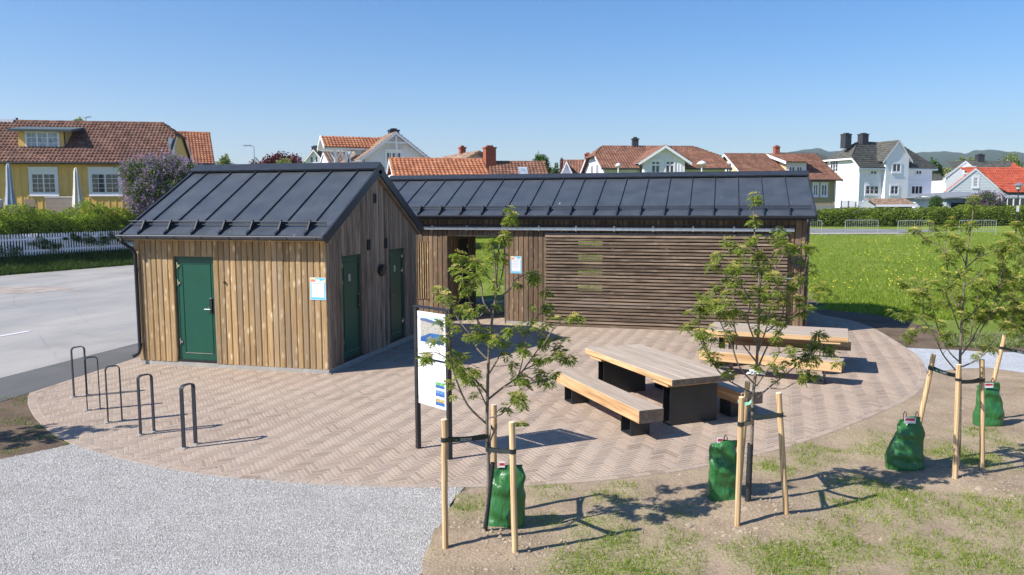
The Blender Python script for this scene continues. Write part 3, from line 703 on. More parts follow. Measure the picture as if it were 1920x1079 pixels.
def door(root, O, ex, n, wd=.88, h=2.1, hinge='L', sign=False, label=None):
    F = framed(O, ex, n); fw = .055
    leaf = MB(); fbox(leaf, F, fw+.004, wd-fw-.004, .03, h-fw-.004, -.045, -.004)
    # raised rim round the inset panel
    a, b, c, d = fw+.09, wd-fw-.03, .17, h-fw-.08
    for u0, u1, z0, z1 in ((a, b, c, c+.012), (a, b, d-.012, d), (a, a+.012, c+.0121, d-.0121), (b-.012, b, c+.0121, d-.0121)): fbox(leaf, F, u0, u1, z0, z1, -.0039, .006)
    lf = obj('door', leaf, M['green_door'], root)
    if label: lf['label'] = label
    fr = MB()
    for u0, u1, z0, z1 in ((0, fw, 0, h), (wd-fw, wd, 0, h), (fw, wd-fw, h-fw, h)): fbox(fr, F, u0, u1, z0, z1, -.06, .004)
    obj('door_frame', fr, M['green_dark'], lf)
    dr = MB(); fbox(dr, F, a+.01, b-.02, .1695-.012, .1695, .0001, .007); obj('drip_strip', dr, M['chrome'], lf)
    hx = 0 if hinge == 'L' else wd; sg = 1 if hinge == 'L' else -1
    for z in (.33, 1.52, 1.86):
        hb = MB()
        u = hx + sg*(fw-.012)
        fbox(hb, F, min(u, u+sg*.022), max(u, u+sg*.022), z, z+.12, .0045, .02)
        u2 = u + sg*.0221; fbox(hb, F, min(u2, u2+sg*.035), max(u2, u2+sg*.035), z+.03, z+.075, .002, .014)
        obj('hinge', hb, M['chrome'], lf)
    lu = (wd-fw-.062) if hinge == 'L' else (fw+.012)
    lk = MB(); fbox(lk, F, lu, lu+.05, .98, 1.27, .0, .028, 0); obj('lock_plate', lk, M['black_plastic'], lf)
    hd = MB(); hs = -1 if hinge == 'L' else 1; uu = lu + .025
    hd.tube([F(uu, 1.06, .028), F(uu, 1.06, .055)], .009, 8); hd.tube([F(uu, 1.06, .055), F(uu+hs*.13, 1.06, .055)], .009, 8)
    fbox(hd, F, lu, lu+.05, 1.271, 1.285, .0, .03)
    obj('handle', hd, M['chrome'], lf)
    sl = MB(); fbox(sl, F, -.02, wd+.02, -.02, .028, -.07, .03); obj('threshold', sl, M['black_plastic'], lf)
    if sign:
        sb = MB(); fbox(sb, F, wd*.40, wd*.40+.09, 1.58, 1.72, .0, .006); so = obj('door_sign', sb, plain('sign_plate_grey', (.42,.40,.34), .5), lf)
        gb = MB(); fbox(gb, F, wd*.40+.038, wd*.40+.052, 1.615, 1.665, .0062, .0072); c0 = F(wd*.40+.045, 1.682, .0068)
        gb.add([F(wd*.40+.045+.008*math.cos(t), 1.682+.008*math.sin(t), .0070) for t in np.linspace(0, 6.283, 9)[:-1]], [tuple(range(8))]); 
        obj('pictogram', gb, M['black_plastic'], lf)
    return lf
def vent(root, O, ex, n, wd=.12, h=.2):
    F = framed(O, ex, n); mb = MB(); 
    for u0, u1, z0, z1 in ((0,.012,0,h),(wd-.012,wd,0,h),(.012,wd-.012,0,.012),(.012,wd-.012,h-.012,h)): fbox(mb, F, u0, u1, z0, z1, 0, .02)
    fbox(mb, F, .012, wd-.012, .012, h-.012, 0, .004)
    for k in range(7):
        z = .02 + k*(h-.04)/7; fbox(mb, F, .012, wd-.012, z, z+.012, .0041, .016)
    return obj('air_vent', mb, M['steel_dark'], root)
def pitched_roof(root, x0, x1, yf, yb, ze, zr, seams, guard=True, guard_ext=0.0, gname='snow_guard'):
    ym = (yf+yb)/2; half = ym - yf; sl = math.hypot(half, zr-ze); cp, sp = half/sl, (zr-ze)/sl
    def S(side, x, t, h):   # point on slope: t up-slope distance, h above surface
        y = (yf + t*cp - h*sp) if side == 0 else (yb - t*cp + h*sp)
        return (x, y, ze + t*sp + h*cp)
    edges = [x0] + list(seams) + [x1]
    for side in (0, 1):
        for a, b in zip(edges, edges[1:]):
            mb = MB(); n = 6
            # thin pan with a faint oil-canning wave
            vs = []; fs = []
            for i in range(n+1):
                for j in range(3):
                    x = a + (b-a)*j/2; hh = random.uniform(-.0025, .0025) if (0 < i < n and j == 1) else 0
                    vs.append(S(side, x, (sl-.07)*i/n, hh))
            for i in range(n):
                for j in range(2): fs.append((i*3+j, i*3+j+1, (i+1)*3+j+1, (i+1)*3+j))
            mb.add(vs, fs)
            mb.add([S(side,a,0,0), S(side,b,0,0), S(side,b,0,-.03), S(side,a,0,-.03)], [(0,1,2,3)])
            if b != x1:
                c = [S(side, b+dx, t, h) for t in (0.0, sl-.07) for dx in (-.006, .006) for h in (.0005, .032)]
                mb.add(c, [(0,1,3,2),(4,6,7,5),(0,2,6,4),(2,3,7,6),(3,1,5,7),(1,0,4,5)])
            p = obj('roof_panel', mb, M['roof_metal'], root, smooth=False)
    # deck below, verge trims, ridge cap
    dk = MB()
    for side in (0, 1):
        c = [S(side, x, t, h) for x in (x0+.012, x1-.012) for t in (.012, sl) for h in (-.09, -.006)]
        dk.add(c, [(0,1,3,2),(4,6,7,5),(0,2,6,4),(2,3,7,6),(3,1,5,7),(1,0,4,5)])
    obj('roof_deck', dk, M['roof_trim'], root)
    for side in (0, 1):
        for xa, xb in ((x0-.02, x0+.02), (x1-.02, x1+.02)):
            tb = MB(); c = [S(side, x, t, h) for x in (xa, xb) for t in (-.012, sl+.02) for h in (-.15, .035)]
            tb.add(c, [(0,1,3,2),(4,6,7,5),(0,2,6,4),(2,3,7,6),(3,1,5,7),(1,0,4,5)])
            obj('verge_trim', tb, M['roof_trim'], root)
    rc = MB()
    prof = [S(0, 0, sl-.22, .037), S(0, 0, sl-.22, .075), S(0, 0, sl-.03, .085), (0, ym, zr+.105), S(1, 0, sl-.03, .085), S(1, 0, sl-.22, .075), S(1, 0, sl-.22, .037)]
    rc.prism([(x0-.025, p[1], p[2]) for p in prof], (x1-x0+.05, 0, 0)); obj('ridge_cap', rc, M['roof_trim'], root)
    # snow guard on the front slope
    if guard:
        sg = MB(); t0 = .33; gx0, gx1 = x0 - guard_ext, x1 - .10
        for h in (.045, .115): sg.tube([S(0, gx0, t0, h), S(0, gx1, t0, h)], .011, 6)
        for h in (.08,): sg.tube([S(0, gx0, t0, h), S(0, gx1, t0, h)], .004, 4)
        k = int((gx1-gx0)/.055)
        for i in range(k+1):
            x = gx0 + (gx1-gx0)*i/k; sg.tube([S(0, x, t0, .045), S(0, x, t0, .115)], .004, 4)
        g = obj(gname, sg, M['steel_dark'], root)
        for x in seams:
            bk = MB(); c = [S(0, x+dx, t, h) for dx in (-.012, .012) for t, h in ((.12, .033), (.44, .033), (.345, .14), (.315, .14))]
            bk.add(c, [(0,1,2,3),(7,6,5,4),(0,4,5,1),(1,5,6,2),(2,6,7,3),(3,7,4,0)])
            c = [S(0, x+dx, t, h) for dx in (-.02, .02) for t, h in ((.02, .0325), (.45, .0325), (.45, .045), (.02, .045))]
            bk.add(c, [(0,1,2,3),(7,6,5,4),(0,4,5,1),(1,5,6,2),(2,6,7,3),(3,7,4,0)])
            obj('bracket', bk, M['steel_dark'], g)
    return S
def gutter(root, x0, x1, y, z, r=.062, mat='zinc_edge', outlet=None):
    mb = MB(); n = 9; vs = []
    for x in (x0, x1):
        for rr in (r, r-.006):
            for i in range(n):
                a = math.pi*i/(n-1); vs.append((x, y - rr*math.cos(a), z - rr*math.sin(a)))
    o = 2*n; fs = []
    for i in range(n-1):
        fs += [(i, i+1, o+i+1, o+i), (n+i+1, n+i, o+n+i, o+n+i+1)]
        fs += [(i, n+i, n+i+1, i+1), (o+i, o+i+1, o+n+i+1, o+n+i)]
    fs += [(0, o, o+n, n), (n-1, 2*n-1, o+2*n-1, o+n-1)]
    mb.add(vs, fs); mb.tube([(x0, y-r, z+.004), (x1, y-r, z+.004)], .008, 6)
    for x in (x0, x1): mb.add([(x, y - r*math.cos(math.pi*i/8), z - r*math.sin(math.pi*i/8)) for i in range(9)], [tuple(range(9))])
    g = obj('gutter', mb, M[mat], root)
    k = int((x1-x0)/.62)
    for i in range(k+1):
        x = x0 + .12 + (x1-x0-.24)*i/max(1, k); b = MB(); b.strip([(x, y+r+.03, z+.012), (x, y-r-.002, z+.016)], (.025,0,0), .004)
        b.strip([(x, y-(r+.003)*math.cos(a), z-(r+.003)*math.sin(a)) for a in np.linspace(0, math.pi, 7)], (.025,0,0), .004)
        obj('gutter_bracket', b, M['steel_dark'], g)
    return g

# ================================================================= small cabin
AX0, AX1, AY0, AY1 = -11.425, -7.156, 13.637, 18.258
zc0, zE, zA = .092, 2.59, 3.82; AYM = (AY0+AY1)/2
ca = thing('small_cabin', 'small gabled cabin of golden timber boards with green doors and dark metal roof', 'cabin', (AX0, AY0, 0))
core = MB(); i_ = .075
def gab(y): return zA - .02 - abs(y-AYM)/(AYM-AY0)*(zA-zE)
core.prism([(AX0+i_, AY0+i_, .05), (AX0+i_, AY1-i_, .05), (AX0+i_, AY1-i_, gab(AY1-i_)-.02), (AX0+i_, AYM, zA-.05), (AX0+i_, AY0+i_, gab(AY0+i_)-.02)], (AX1-AX0-2*i_, 0, 0))
obj('wall', core, M['dark_void'], ca)
pl = MB(); pl.box(AX0+.05, AX1-.012, AY0+.012, AY1-.03, -.05, .088); obj('plinth', pl, M['concrete'], ca)
pl = MB(); pl.box(-9.2, AX1-.002, AY0-.012, AY0+.011, -.05, .083); pl.box(AX1-.0119, AX1+.03, AY0-.012, AY1-.03, -.05, .03); obj('plinth_ledge', pl, M['concrete'], ca)
dl = -10.494 - AX0; dwd = .88; dtop = .11 + 2.1
Of = (AX0, AY0+.022, 0); W_ = AX1-AX0
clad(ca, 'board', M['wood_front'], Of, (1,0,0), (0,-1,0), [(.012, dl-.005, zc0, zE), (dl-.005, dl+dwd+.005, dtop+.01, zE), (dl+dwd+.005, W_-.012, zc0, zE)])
for u in (.0, W_-.03):
    pass
Og = (AX1-.022, AY0, 0); ht = lambda u: gab(AY0+u)
d2, d3 = .645, 2.956; LG = AY1-AY0
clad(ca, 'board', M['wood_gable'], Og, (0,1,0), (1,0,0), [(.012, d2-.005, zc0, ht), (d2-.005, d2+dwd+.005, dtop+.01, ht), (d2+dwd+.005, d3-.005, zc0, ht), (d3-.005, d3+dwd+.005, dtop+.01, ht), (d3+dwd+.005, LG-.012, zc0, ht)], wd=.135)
bk = MB()
for k in range(28):
    a = AX0+.012 + k*(W_-.024)/28; b = board((a+ (W_-.024)/28, AY1-.022, 0), (-1,0,0), (0,1,0), (W_-.024)/28, zc0, zE); bk.add(b.v, b.f)
for k in range(30):
    u = .012+k*(LG-.024)/30; wd = (LG-.024)/30; b = board((AX0+.022, AY0+u+wd, 0), (0,-1,0), (-1,0,0), wd, zc0, ht(u+wd), ht(u)); bk.add(b.v, b.f)
tag(obj('rear_cladding', bk, M['wood_gable'], ca), kind='stuff')
door(ca, (AX0+dl, AY0+.052, .11), (1,0,0), (0,-1,0), label='sunlit green door with inset panel and black lock')
door(ca, (AX1-.052, AY0+d2, .11), (0,1,0), (1,0,0), hinge='L', sign=True, label='shaded dark green door nearest the corner')
door(ca, (AX1-.052, AY0+d3, .11), (0,1,0), (1,0,0), hinge='R', sign=True, label='shaded dark green door with bright hinges at the far end')
for (O, ex, n, mat) in (((AX0+dl, AY0, .11), (1,0,0), (0,-1,0), 'wood_front'), ((AX1, AY0+d2, .11), (0,1,0), (1,0,0), 'wood_gable'), ((AX1, AY0+d3, .11), (0,1,0), (1,0,0), 'wood_gable')):
    F = framed(O, ex, n); rv = MB()
    fbox(rv, F, -.028, -.008, -.01, 2.1, -.074, -.0225); fbox(rv, F, .888, .908, -.01, 2.1, -.074, -.0225); fbox(rv, F, -.028, .908, 2.101, 2.12, -.074, -.0225)
    obj('door_reveal', rv, M[mat], ca)
vent(ca, (AX1+.002, 15.853-.06, 3.25), (0,1,0), (1,0,0), .12, .2)
vent(ca, (AX1+.002, 15.50-.07, 2.27), (0,1,0), (1,0,0), .13, .22)
vent(ca, (AX1+.002, 16.39-.07, 2.26), (0,1,0), (1,0,0), .13, .22)
def walllamp(root, O, ex, n, r=.13):
    F = framed(O, ex, n); mb = MB(); k = 28
    for o0, o1, rr in ((0, .035, r*.72), (.0351, .075, r)):
        a = [F(rr*math.cos(t), rr*math.sin(t), o0) for t in np.linspace(0, 2*math.pi, k+1)[:-1]]; b = [F(rr*math.cos(t), rr*math.sin(t), o1) for t in np.linspace(0, 2*math.pi, k+1)[:-1]]
        mb.add(a+b, [tuple(range(k)), tuple(range(k, 2*k))[::-1]] + [(i, (i+1) % k, (i+1) % k+k, i+k) for i in range(k)])
    h = [F(r*math.cos(t), r*math.sin(t), .0752) for t in np.linspace(0, math.pi, 15)]; h2 = [F(r*math.cos(t), r*math.sin(t), .125) for t in np.linspace(0, math.pi, 15)]
    mb.add(h+h2, [tuple(range(15)), tuple(range(15, 30))[::-1]] + [(i, (i+1) % 15, (i+1) % 15+15, i+15) for i in range(15)])
    return obj('wall_lamp', mb, M['black_plastic'], root)
walllamp(ca, (AX1+.002, 16.05, 1.80), (0,1,0), (1,0,0))
cb = MB(); cb.tube([(-9.343, AY0-.001, 1.715), (-9.343, AY0-.035, 1.715)], .022, 12); obj('door_sensor', cb, M['black_plastic'], ca)
RX0, RX1 = -11.53, -7.065
seamsA = [RX0 + .40 + i*.608 for i in range(7)]
SA = pitched_roof(ca, RX0, RX1, 13.43, 18.465, 2.645, 4.02, seamsA, guard_ext=-.02)
# soffit boards and barge boards
for side, y0, y1 in ((0, 13.455, AY0-.002), (1, AY1+.002, 18.44)):
    sb = MB(); sb.box(RX0+.03, RX1-.03, y0, y1, 2.53, 2.552); obj('soffit', sb, M['wood_front'], ca)
for side in (0, 1):
    bb = MB(); sl_ = math.hypot((18.465-13.43)/2, 1.375)
    c = [SA(side, x, t, h) for x in (AX1+.003, RX1-.022) for t in (.1, sl_-.02) for h in (-.20, -.092)]
    bb.add(c, [(0,1,3,2),(4,6,7,5),(0,2,6,4),(2,3,7,6),(3,1,5,7),(1,0,4,5)]); obj('barge_board', bb, M['wood_gable'], ca)
gutter(ca, RX0-.02, RX1+.0, 13.375, 2.625)
gutter(ca, RX0-.02, RX1+.0, 18.52, 2.625)
dp = MB(); X = AX0+.10
dp.tube([(X-.14, 13.375, 2.57), (X-.14, 13.375, 2.50), (X-.03, 13.56, 2.33), (X-.01, 13.585, 2.25), (X-.01, 13.585, .33), (X-.03, 13.56, .24), (X-.10, 13.47, .18)], .036, 10)
for z in (1.95, .42): dp.tube([(X-.01, 13.585, z-.012), (X-.01, 13.585, z+.012)], .042, 10); dp.tube([(X+.03, 13.585, z), (X+.06, 13.62, z+.02)], .004, 4)
obj('downpipe', dp, M['steel_dark'], ca, smooth=True)

def poster(loc, ex, n, wd, h, label, tilt=0):
    """printed notice: blue border, coloured head band, white sheet with lines"""
    F = framed(loc, ex, n); mb = MB(); fbox(mb, F, 0, wd, 0, h, 0, .006)
    th = thing('notice_board', label, 'notice', Vector(loc)); b = obj('backing', mb, M['white_paint'], th)
    def q(u0, u1, z0, z1, o, mat, nm):
        m = MB(); m.quad(F(u0*wd,z0*h,o), F(u1*wd,z0*h,o), F(u1*wd,z1*h,o), F(u0*wd,z1*h,o)); return obj(nm, m, mat, th)
    cy = plain('print_cyan', (.12,.52,.72), .5, var=.03); 
    q(.03,.97,.02,.80,.007,cy,'border_print')
    hd = MB(); hd.add([F(.03*wd,.82*h,.0072), F(.36*wd,.82*h,.0072), F(.36*wd,.93*h,.0072), F(.03*wd,.9*h,.0072)], [(0,1,2,3)]); obj('red_print', hd, plain('print_coral', (.85,.22,.13), .5), th)
    hd = MB(); hd.add([F(.03*wd,.905*h,.0073), F(.30*wd,.94*h,.0073), F(.12*wd,.985*h,.0073), F(.03*wd,.985*h,.0073), F(.70*wd,.82*h,.0073), F(.97*wd,.82*h,.0073), F(.97*wd,.90*h,.0073)], [(0,1,2,3),(4,5,6)]); obj('yellow_print', hd, plain('print_yellow', (.9,.66,.16), .5), th)
    hd = MB(); hd.add([F(.28*wd,.985*h,.0071), F(.40*wd,.92*h,.0071), F(.64*wd,.84*h,.0071), F(.97*wd,.92*h,.0071), F(.95*wd,.985*h,.0071)], [(0,1,2,3,4)]); obj('blue_print', hd, cy, th)
    q(.36,.62,.84,.92,.0076,M['white_paint'],'title_print')
    q(.10,.90,.12,.79,.0079,M['white_paint'],'text_sheet')
    ln = MB(); rl = random.Random(3)
    for i, z in enumerate((.735,.71,.66,.60,.575,.52,.495,.44,.415,.37,.33,.18)):
        a = .2 if i in (0,1) else .16; e = .8 - (rl.random()*.18 if i not in (0,1) else .05)
        hh = .012 if i in (0,1) else .007
        u = a
        while u < e:
            l = rl.uniform(.03, .09); ln.quad(F(u*wd,z*h,.0084), F(min(e,u+l)*wd,z*h,.0084), F(min(e,u+l)*wd,(z+hh)*h,.0084), F(u*wd,(z+hh)*h,.0084)); u += l+.015
    obj('text_lines', ln, plain('print_grey', (.22,.22,.25), .6), th)
    return th
poster((-7.505, AY0-.004, 1.425), (1,0,0), (0,-1,0), .325, .425, 'blue bordered notice on the sunlit front of the small cabin')
poster((-5.425, 20.69-.004, 1.375), (1,0,0), (0,-1,0), .30, .455, 'blue bordered notice on the long cabin between doorway and slat screen')

# ================================================================= long cabin
BX0, BX1, BY0, BY1 = -9.7, 2.10, 20.69, 25.29
zbE = 2.86
cb_ = thing('long_cabin', 'long low timber cabin with dark standing seam roof and horizontal slat screen', 'cabin', (BX0, BY0, 0))
OX0, OX1, OZ = -7.217, -5.599, 2.357
PX0, PX1 = -4.462, 1.598                      # slat screen
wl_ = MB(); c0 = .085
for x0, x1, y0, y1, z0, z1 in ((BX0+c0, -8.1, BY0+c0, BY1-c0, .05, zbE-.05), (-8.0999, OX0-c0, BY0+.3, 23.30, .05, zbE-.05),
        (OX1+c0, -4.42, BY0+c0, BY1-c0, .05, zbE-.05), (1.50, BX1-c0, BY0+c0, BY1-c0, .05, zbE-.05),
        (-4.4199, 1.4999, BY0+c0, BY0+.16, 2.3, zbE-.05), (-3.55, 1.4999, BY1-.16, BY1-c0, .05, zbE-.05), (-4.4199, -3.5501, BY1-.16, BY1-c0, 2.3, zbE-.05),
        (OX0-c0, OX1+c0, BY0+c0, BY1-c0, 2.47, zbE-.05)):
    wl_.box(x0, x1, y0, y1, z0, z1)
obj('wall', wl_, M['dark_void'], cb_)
fl = MB(); fl.box(-4.4, 1.49, BY0+.1, BY1-.2, .0, .02); obj('floor', fl, M['concrete'], cb_)
pl = MB(); pl.box(BX0+.03, OX0-.03, BY0+.02, BY1-.03, -.05, .085); pl.box(OX1+.03, -4.40, BY0+.005, BY1-.03, -.05, .085); pl.box(1.5, BX1-.02, BY0+.02, BY1-.03, -.05, .085); obj('plinth', pl, M['concrete'], cb_)
# interior posts behind the screen
for x in (-4.3, -2.7, -1.35, .1, 1.4): ip = MB(); ip.box(x-.05, x+.05, BY0+.17, BY0+.27, .021, 2.299); obj('post', ip, M['wood_b'], cb_)
bs_ = MB()
for k in range(27): bs_.box(-4.4, -3.55, BY1-.10, BY1-.07, .05+k*.0865, .105+k*.0865)
tag(obj('rear_slats', bs_, M['slat'], cb_), kind='stuff')
Ob = (BX0, BY0+.022, 0); u = lambda x: x-BX0
clad(cb_, 'board', M['wood_b'], Ob, (1,0,0), (0,-1,0), [(.012, u(-8.09), zc0, zbE), (u(-8.09), u(-7.76), zc0, .62), (u(-8.09), u(-7.76), 2.20, zbE), (u(-7.76), u(OX0), zc0, zbE),
     (u(OX0), u(OX1), OZ+.03, zbE), (u(OX1), u(-4.40), zc0, zbE), (u(-4.40), u(1.60), 2.36, zbE), (u(1.60), u(BX1)-.012, zc0, zbE)], wd=.141)
# slatted window at the left of the doorway
sw = MB(); sw.box(-8.10, -7.75, BY0-.012, BY0-.001, 2.19, 2.215); sw.box(-8.10, -7.75, BY0-.012, BY0-.001, .60, .625); obj('window_trim', sw, M['wood_b'], cb_)
for k in range(5):
    x = -8.075 + k*.067; b = MB(); b.box(x, x+.034, BY0-.008, BY0+.03, .626, 2.189, bev=.004); obj('window_bar', b, M['wood_front'], cb_)
# doorway trims, side wall of the passage, ceiling
tr = MB(); tr.box(OX0-.018, OX0, BY0-.006, BY0+.09, .0, OZ+.03); tr.box(OX1, OX1+.018, BY0-.006, BY0+.09, .0, OZ+.03); tr.box(OX0+.0001, OX1-.0001, BY0-.006, BY0+.09, OZ+.005, OZ+.03); obj('doorway_trim', tr, M['slat'], cb_)
yq = BY0 + .09
Op = (OX0-.03, yq, 0); uy = lambda y: y-yq
clad(cb_, 'board', M['wood_b'], Op, (0,1,0), (1,0,0), [(0, uy(21.72), .02, 2.44), (uy(21.72), uy(22.64), 2.23, 2.44), (uy(22.64), uy(23.36), .02, 2.44)], wd=.13)
door(cb_, (OX0-.045, 21.74, .07), (0,1,0), (1,0,0), wd=.88, h=2.14, hinge='R', label='dark green door inside the covered doorway')
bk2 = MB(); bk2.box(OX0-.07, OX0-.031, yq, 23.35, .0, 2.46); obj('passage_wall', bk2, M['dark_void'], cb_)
cl2 = MB()
k = 12
for i in range(k):
    x = OX0-.02 + i*(OX1-OX0+.04)/k; cl2.box(x+.003, x+(OX1-OX0+.04)/k-.003, BY0+.1, BY1-.05, 2.445, 2.465)
tag(obj('ceiling_boards', cl2, M['wood_b'], cb_), kind='stuff')
rp = MB()
for x0, x1, y, n in ((BX0, OX0-1.4, BY1, 1), (OX1, BX1, BY1, 1)):
    kk = int((x1-x0)/.15)
    for i in range(kk):
        if -4.4 < x0+i*.15 < -3.6 and x0 > -6: continue
        b = board((x0+(i+1)*(x1-x0)/kk, BY1-.022, 0), (-1,0,0), (0,1,0), (x1-x0)/kk, zc0, zbE); rp.add(b.v, b.f)
for yy0, yy1, x, ex, n in ((BY0, BY1, OX1+.022, -1, -1),):
    kk = int((yy1-yy0)/.15)
    for i in range(kk):
        b = board((x, yy0+(i+1)*(yy1-yy0)/kk, 0), (0,-1,0), (-1,0,0), (yy1-yy0)/kk, .02, 2.44); rp.add(b.v, b.f)
ybm = (BY0+BY1)/2; zr_ = 3.98
gB = lambda y: zr_ - .10 - abs(y-ybm)/(ybm-BY0)*(zr_-.10-zbE)
kk = 30
for i in range(kk):
    wd = (BY1-BY0-.024)/kk; u0 = .012+i*wd
    b = board((BX1-.022, BY0+u0, 0), (0,1,0), (1,0,0), wd, zc0, gB(BY0+u0), gB(BY0+u0+wd)); rp.add(b.v, b.f)
    b = board((BX0+.022, BY0+u0+wd, 0), (0,-1,0), (-1,0,0), wd, zc0, gB(BY0+u0+wd), gB(BY0+u0)); rp.add(b.v, b.f)
tag(obj('rear_cladding', rp, M['wood_b'], cb_), kind='stuff')
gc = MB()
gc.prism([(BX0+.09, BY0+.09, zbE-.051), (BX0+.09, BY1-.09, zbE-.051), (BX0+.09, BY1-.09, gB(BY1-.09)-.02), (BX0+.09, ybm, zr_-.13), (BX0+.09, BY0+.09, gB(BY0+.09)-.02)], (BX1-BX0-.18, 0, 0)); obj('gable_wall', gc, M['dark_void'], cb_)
# sliding slat screen
sd_ = MB()
for x in (PX0+.02, -2.95, -1.43, .08, PX1-.08): sd_.box(x, x+.06, BY0-.075, BY0-.035, .02, 2.42)
sd_.box(PX0, PX1, BY0-.074, BY0-.036, 2.421, 2.47)
scr = obj('sliding_screen', sd_, M['steel_dark'], cb_); scr['label'] = 'wide sliding screen of horizontal wooden slats'
ns_ = 28
for k in range(ns_):
    z = .012 + k*(2.434-.012)/ns_; b = MB()
    x = PX0; nseg = 4; cuts = [PX0, -2.42, -.93, .62, PX1] if k % 3 else [PX0, -1.4, PX1]
    dy = random.uniform(-.002, .002); b.box(PX0, PX1, BY0-.122+dy, BY0-.0755, z+.005, z+.060, bev=.003)
    obj('slat', b, M['slat'], scr)
hb = MB(); hb.tube([(1.48, BY0-.135, 1.39), (1.72, BY0-.135, 1.39)], .014, 8); hb.box(1.66, 1.76, BY0-.16, BY0-.1, 1.36, 1.42, bev=.01); obj('latch', hb, M['galv'], scr)
rl_ = MB(); rl_.box(-8.1, 1.75, BY0-.13, BY0-.09, 2.655, 2.685); rl_.box(-8.1, 1.75, BY0-.09, BY0-.001, 2.668, 2.676); obj('rail_cover', rl_, M['steel_dark'], cb_)
rail = MB(); rail.box(-8.1, 1.74, BY0-.125, BY0-.07, 2.53, 2.615, bev=.006); rr_ = obj('sliding_rail', rail, M['galv'], cb_)
for k in range(10):
    x = -7.6 + k*.99; b = MB(); b.box(x-.02, x+.02, BY0-.132, BY0-.1255, 2.52, 2.652); b.box(x-.02, x+.02, BY0-.1254, BY0-.001, 2.62, 2.65); obj('bracket', b, M['galv'], rr_)
walllamp(cb_, (1.83, BY0-.002, 1.80), (1,0,0), (0,-1,0), .155)
BR0, BR1 = -9.8, 2.215
seamsB = [BR1 - .60 - i*.6 for i in range(19)][::-1]
SB = pitched_roof(cb_, BR0, BR1, 20.475, 25.505, 2.925, 3.995, seamsB, guard_ext=.0)
for y0, y1 in ((20.50, BY0-.002), (BY1+.002, 25.48)):
    sb = MB(); sb.box(BR0+.03, BR1-.03, y0, y1, 2.80, 2.825); obj('soffit', sb, M['roof_trim'], cb_)
gutter(cb_, BR0-.02, BR1+.02, 20.41, 2.905, mat='steel_dark')
dp = MB(); dp.tube([(2.02, 20.41, 2.85), (2.02, 20.41, 2.74), (2.02, 20.60, 2.56), (2.03, 20.63, 2.46), (2.03, 20.63, .12)], .035, 10)
for z in (2.1, .7): dp.tube([(2.03, 20.63, z-.012), (2.03, 20.63, z+.012)], .042, 10)
obj('downpipe', dp, M['steel_dark'], cb_, smooth=True)
# ================================================================= bike hoops
def hoop(px_f, px_b, wdt, label):
    a = gp(*px_f); b = gp(*px_b); c = (a+b)/2; ang = math.atan2(b.y-a.y, b.x-a.x)
    t = thing('bike_hoop', label, 'bike hoop', (c.x, c.y, .012), ang, 'flat steel bike hoops in a slanting row')
    L = (b-a).length/2; r = .055; h = .84; path = [(-L, 0, 0), (-L, 0, h-r)]
    path += [(-L+r-r*math.cos(q), 0, h-r+r*math.sin(q)) for q in np.linspace(0, math.pi/2, 6)[1:]]
    path += [(L-r+r*math.sin(q), 0, h-r+r*math.cos(q)) for q in np.linspace(0, math.pi/2, 6)]
    path += [(L, 0, 0)]
    m = MB(); m.strip(path, (0, .062, 0), .012); obj('bar', m, M['steel_dark'], t, world=False)
    for x in (-L, L): q = MB(); q.box(x-.05, x+.05, -.05, .05, -.006, .006); obj('foot_plate', q, M['concrete'], t, world=False)
    return t
hoop((345,842),(367,834),.06,'right-hand bike hoop, nearest to the camera in the slanting row')
hoop((264,817),(289,811),.06,'bike hoop second from the right in the slanting row')
hoop((203,794),(229,790),.06,'middle one of the five bike hoops')
hoop((164,771),(188,768),.06,'bike hoop second from the left in the slanting row')
hoop((139,746),(163,742),.06,'left-hand bike hoop, farthest out towards the road')

# ================================================================= picnic tables and benches
def timber_block(name, L, wd, z0, z1, parent, planks=1):
    """beam with weathered top, fresh side and end grain faces"""
    for k in range(planks):
        y0 = wd*k/planks + (.001 if k else 0); y1 = wd*(k+1)/planks - (.002 if k < planks-1 else 0)
        mb = MB(); mb.box(0, L, y0, y1, z0, z1, bev=.006)
        me = mb.mesh(name, [M['timber_top'], M['timber_side'], M['timber_end']])
        for p in me.polygons:
            n = p.normal; p.material_index = 0 if n.z > .6 else (2 if abs(n.x) > .7 else 1)
        link(name, me, parent)
def tube_foot(name, x0, x1, y0, y1, h, parent, t=.012):
    """rectangular steel tube running across under the timber, open at its ends"""
    m = MB(); m.box(x0, x0+t, y0, y1, 0, h); m.box(x1-t, x1, y0, y1, 0, h); m.box(x0+t+.0001, x1-t-.0001, y0, y1, 0, t); m.box(x0+t+.0001, x1-t-.0001, y0, y1, h-t, h)
    link(name, m.mesh(name, M['steel_black']), parent)
def bench(loc, ang, L, wd, label, zt=.45, group='heavy timber benches'):
    t = thing('timber_bench', label, 'bench', (loc[0], loc[1], .013), ang, group)
    timber_block('seat', L, wd, zt-.20, zt-.013, t)
    for x in (.30, L-.58): tube_foot('leg', x, x+.28, .04, wd-.04, zt-.2005, t)
    return t
def table(loc, ang, L, wd, label, zt=.75):
    t = thing('picnic_table', label, 'table', (loc[0], loc[1], .013), ang, 'heavy timber picnic tables')
    timber_block('tabletop', L, wd, zt-.013-.095, zt-.013, t, planks=5)
    for x in (.24, L-.24-.20):
        tube_foot('leg', x, x+.20, .13, wd-.13, zt-.108-.045, t)
        m = MB(); m.box(x-.10, x+.30, .02, wd-.02, zt-.1079-.0449, zt-.1081); link('crossbar', m.mesh('crossbar', M['timber_side']), t)
    return t
K = .97
T1 = Vector((-2.282, 13.903))*K; a1 = R(-53.8)
table(T1, a1, 2.71, 1.07, 'nearer picnic table with wide weathered top, standing in the middle of the plaza')
bench((-2.628, 12.920), R(-54.6), 2.80, .384, 'long sunlit bench in front of the nearer picnic table')
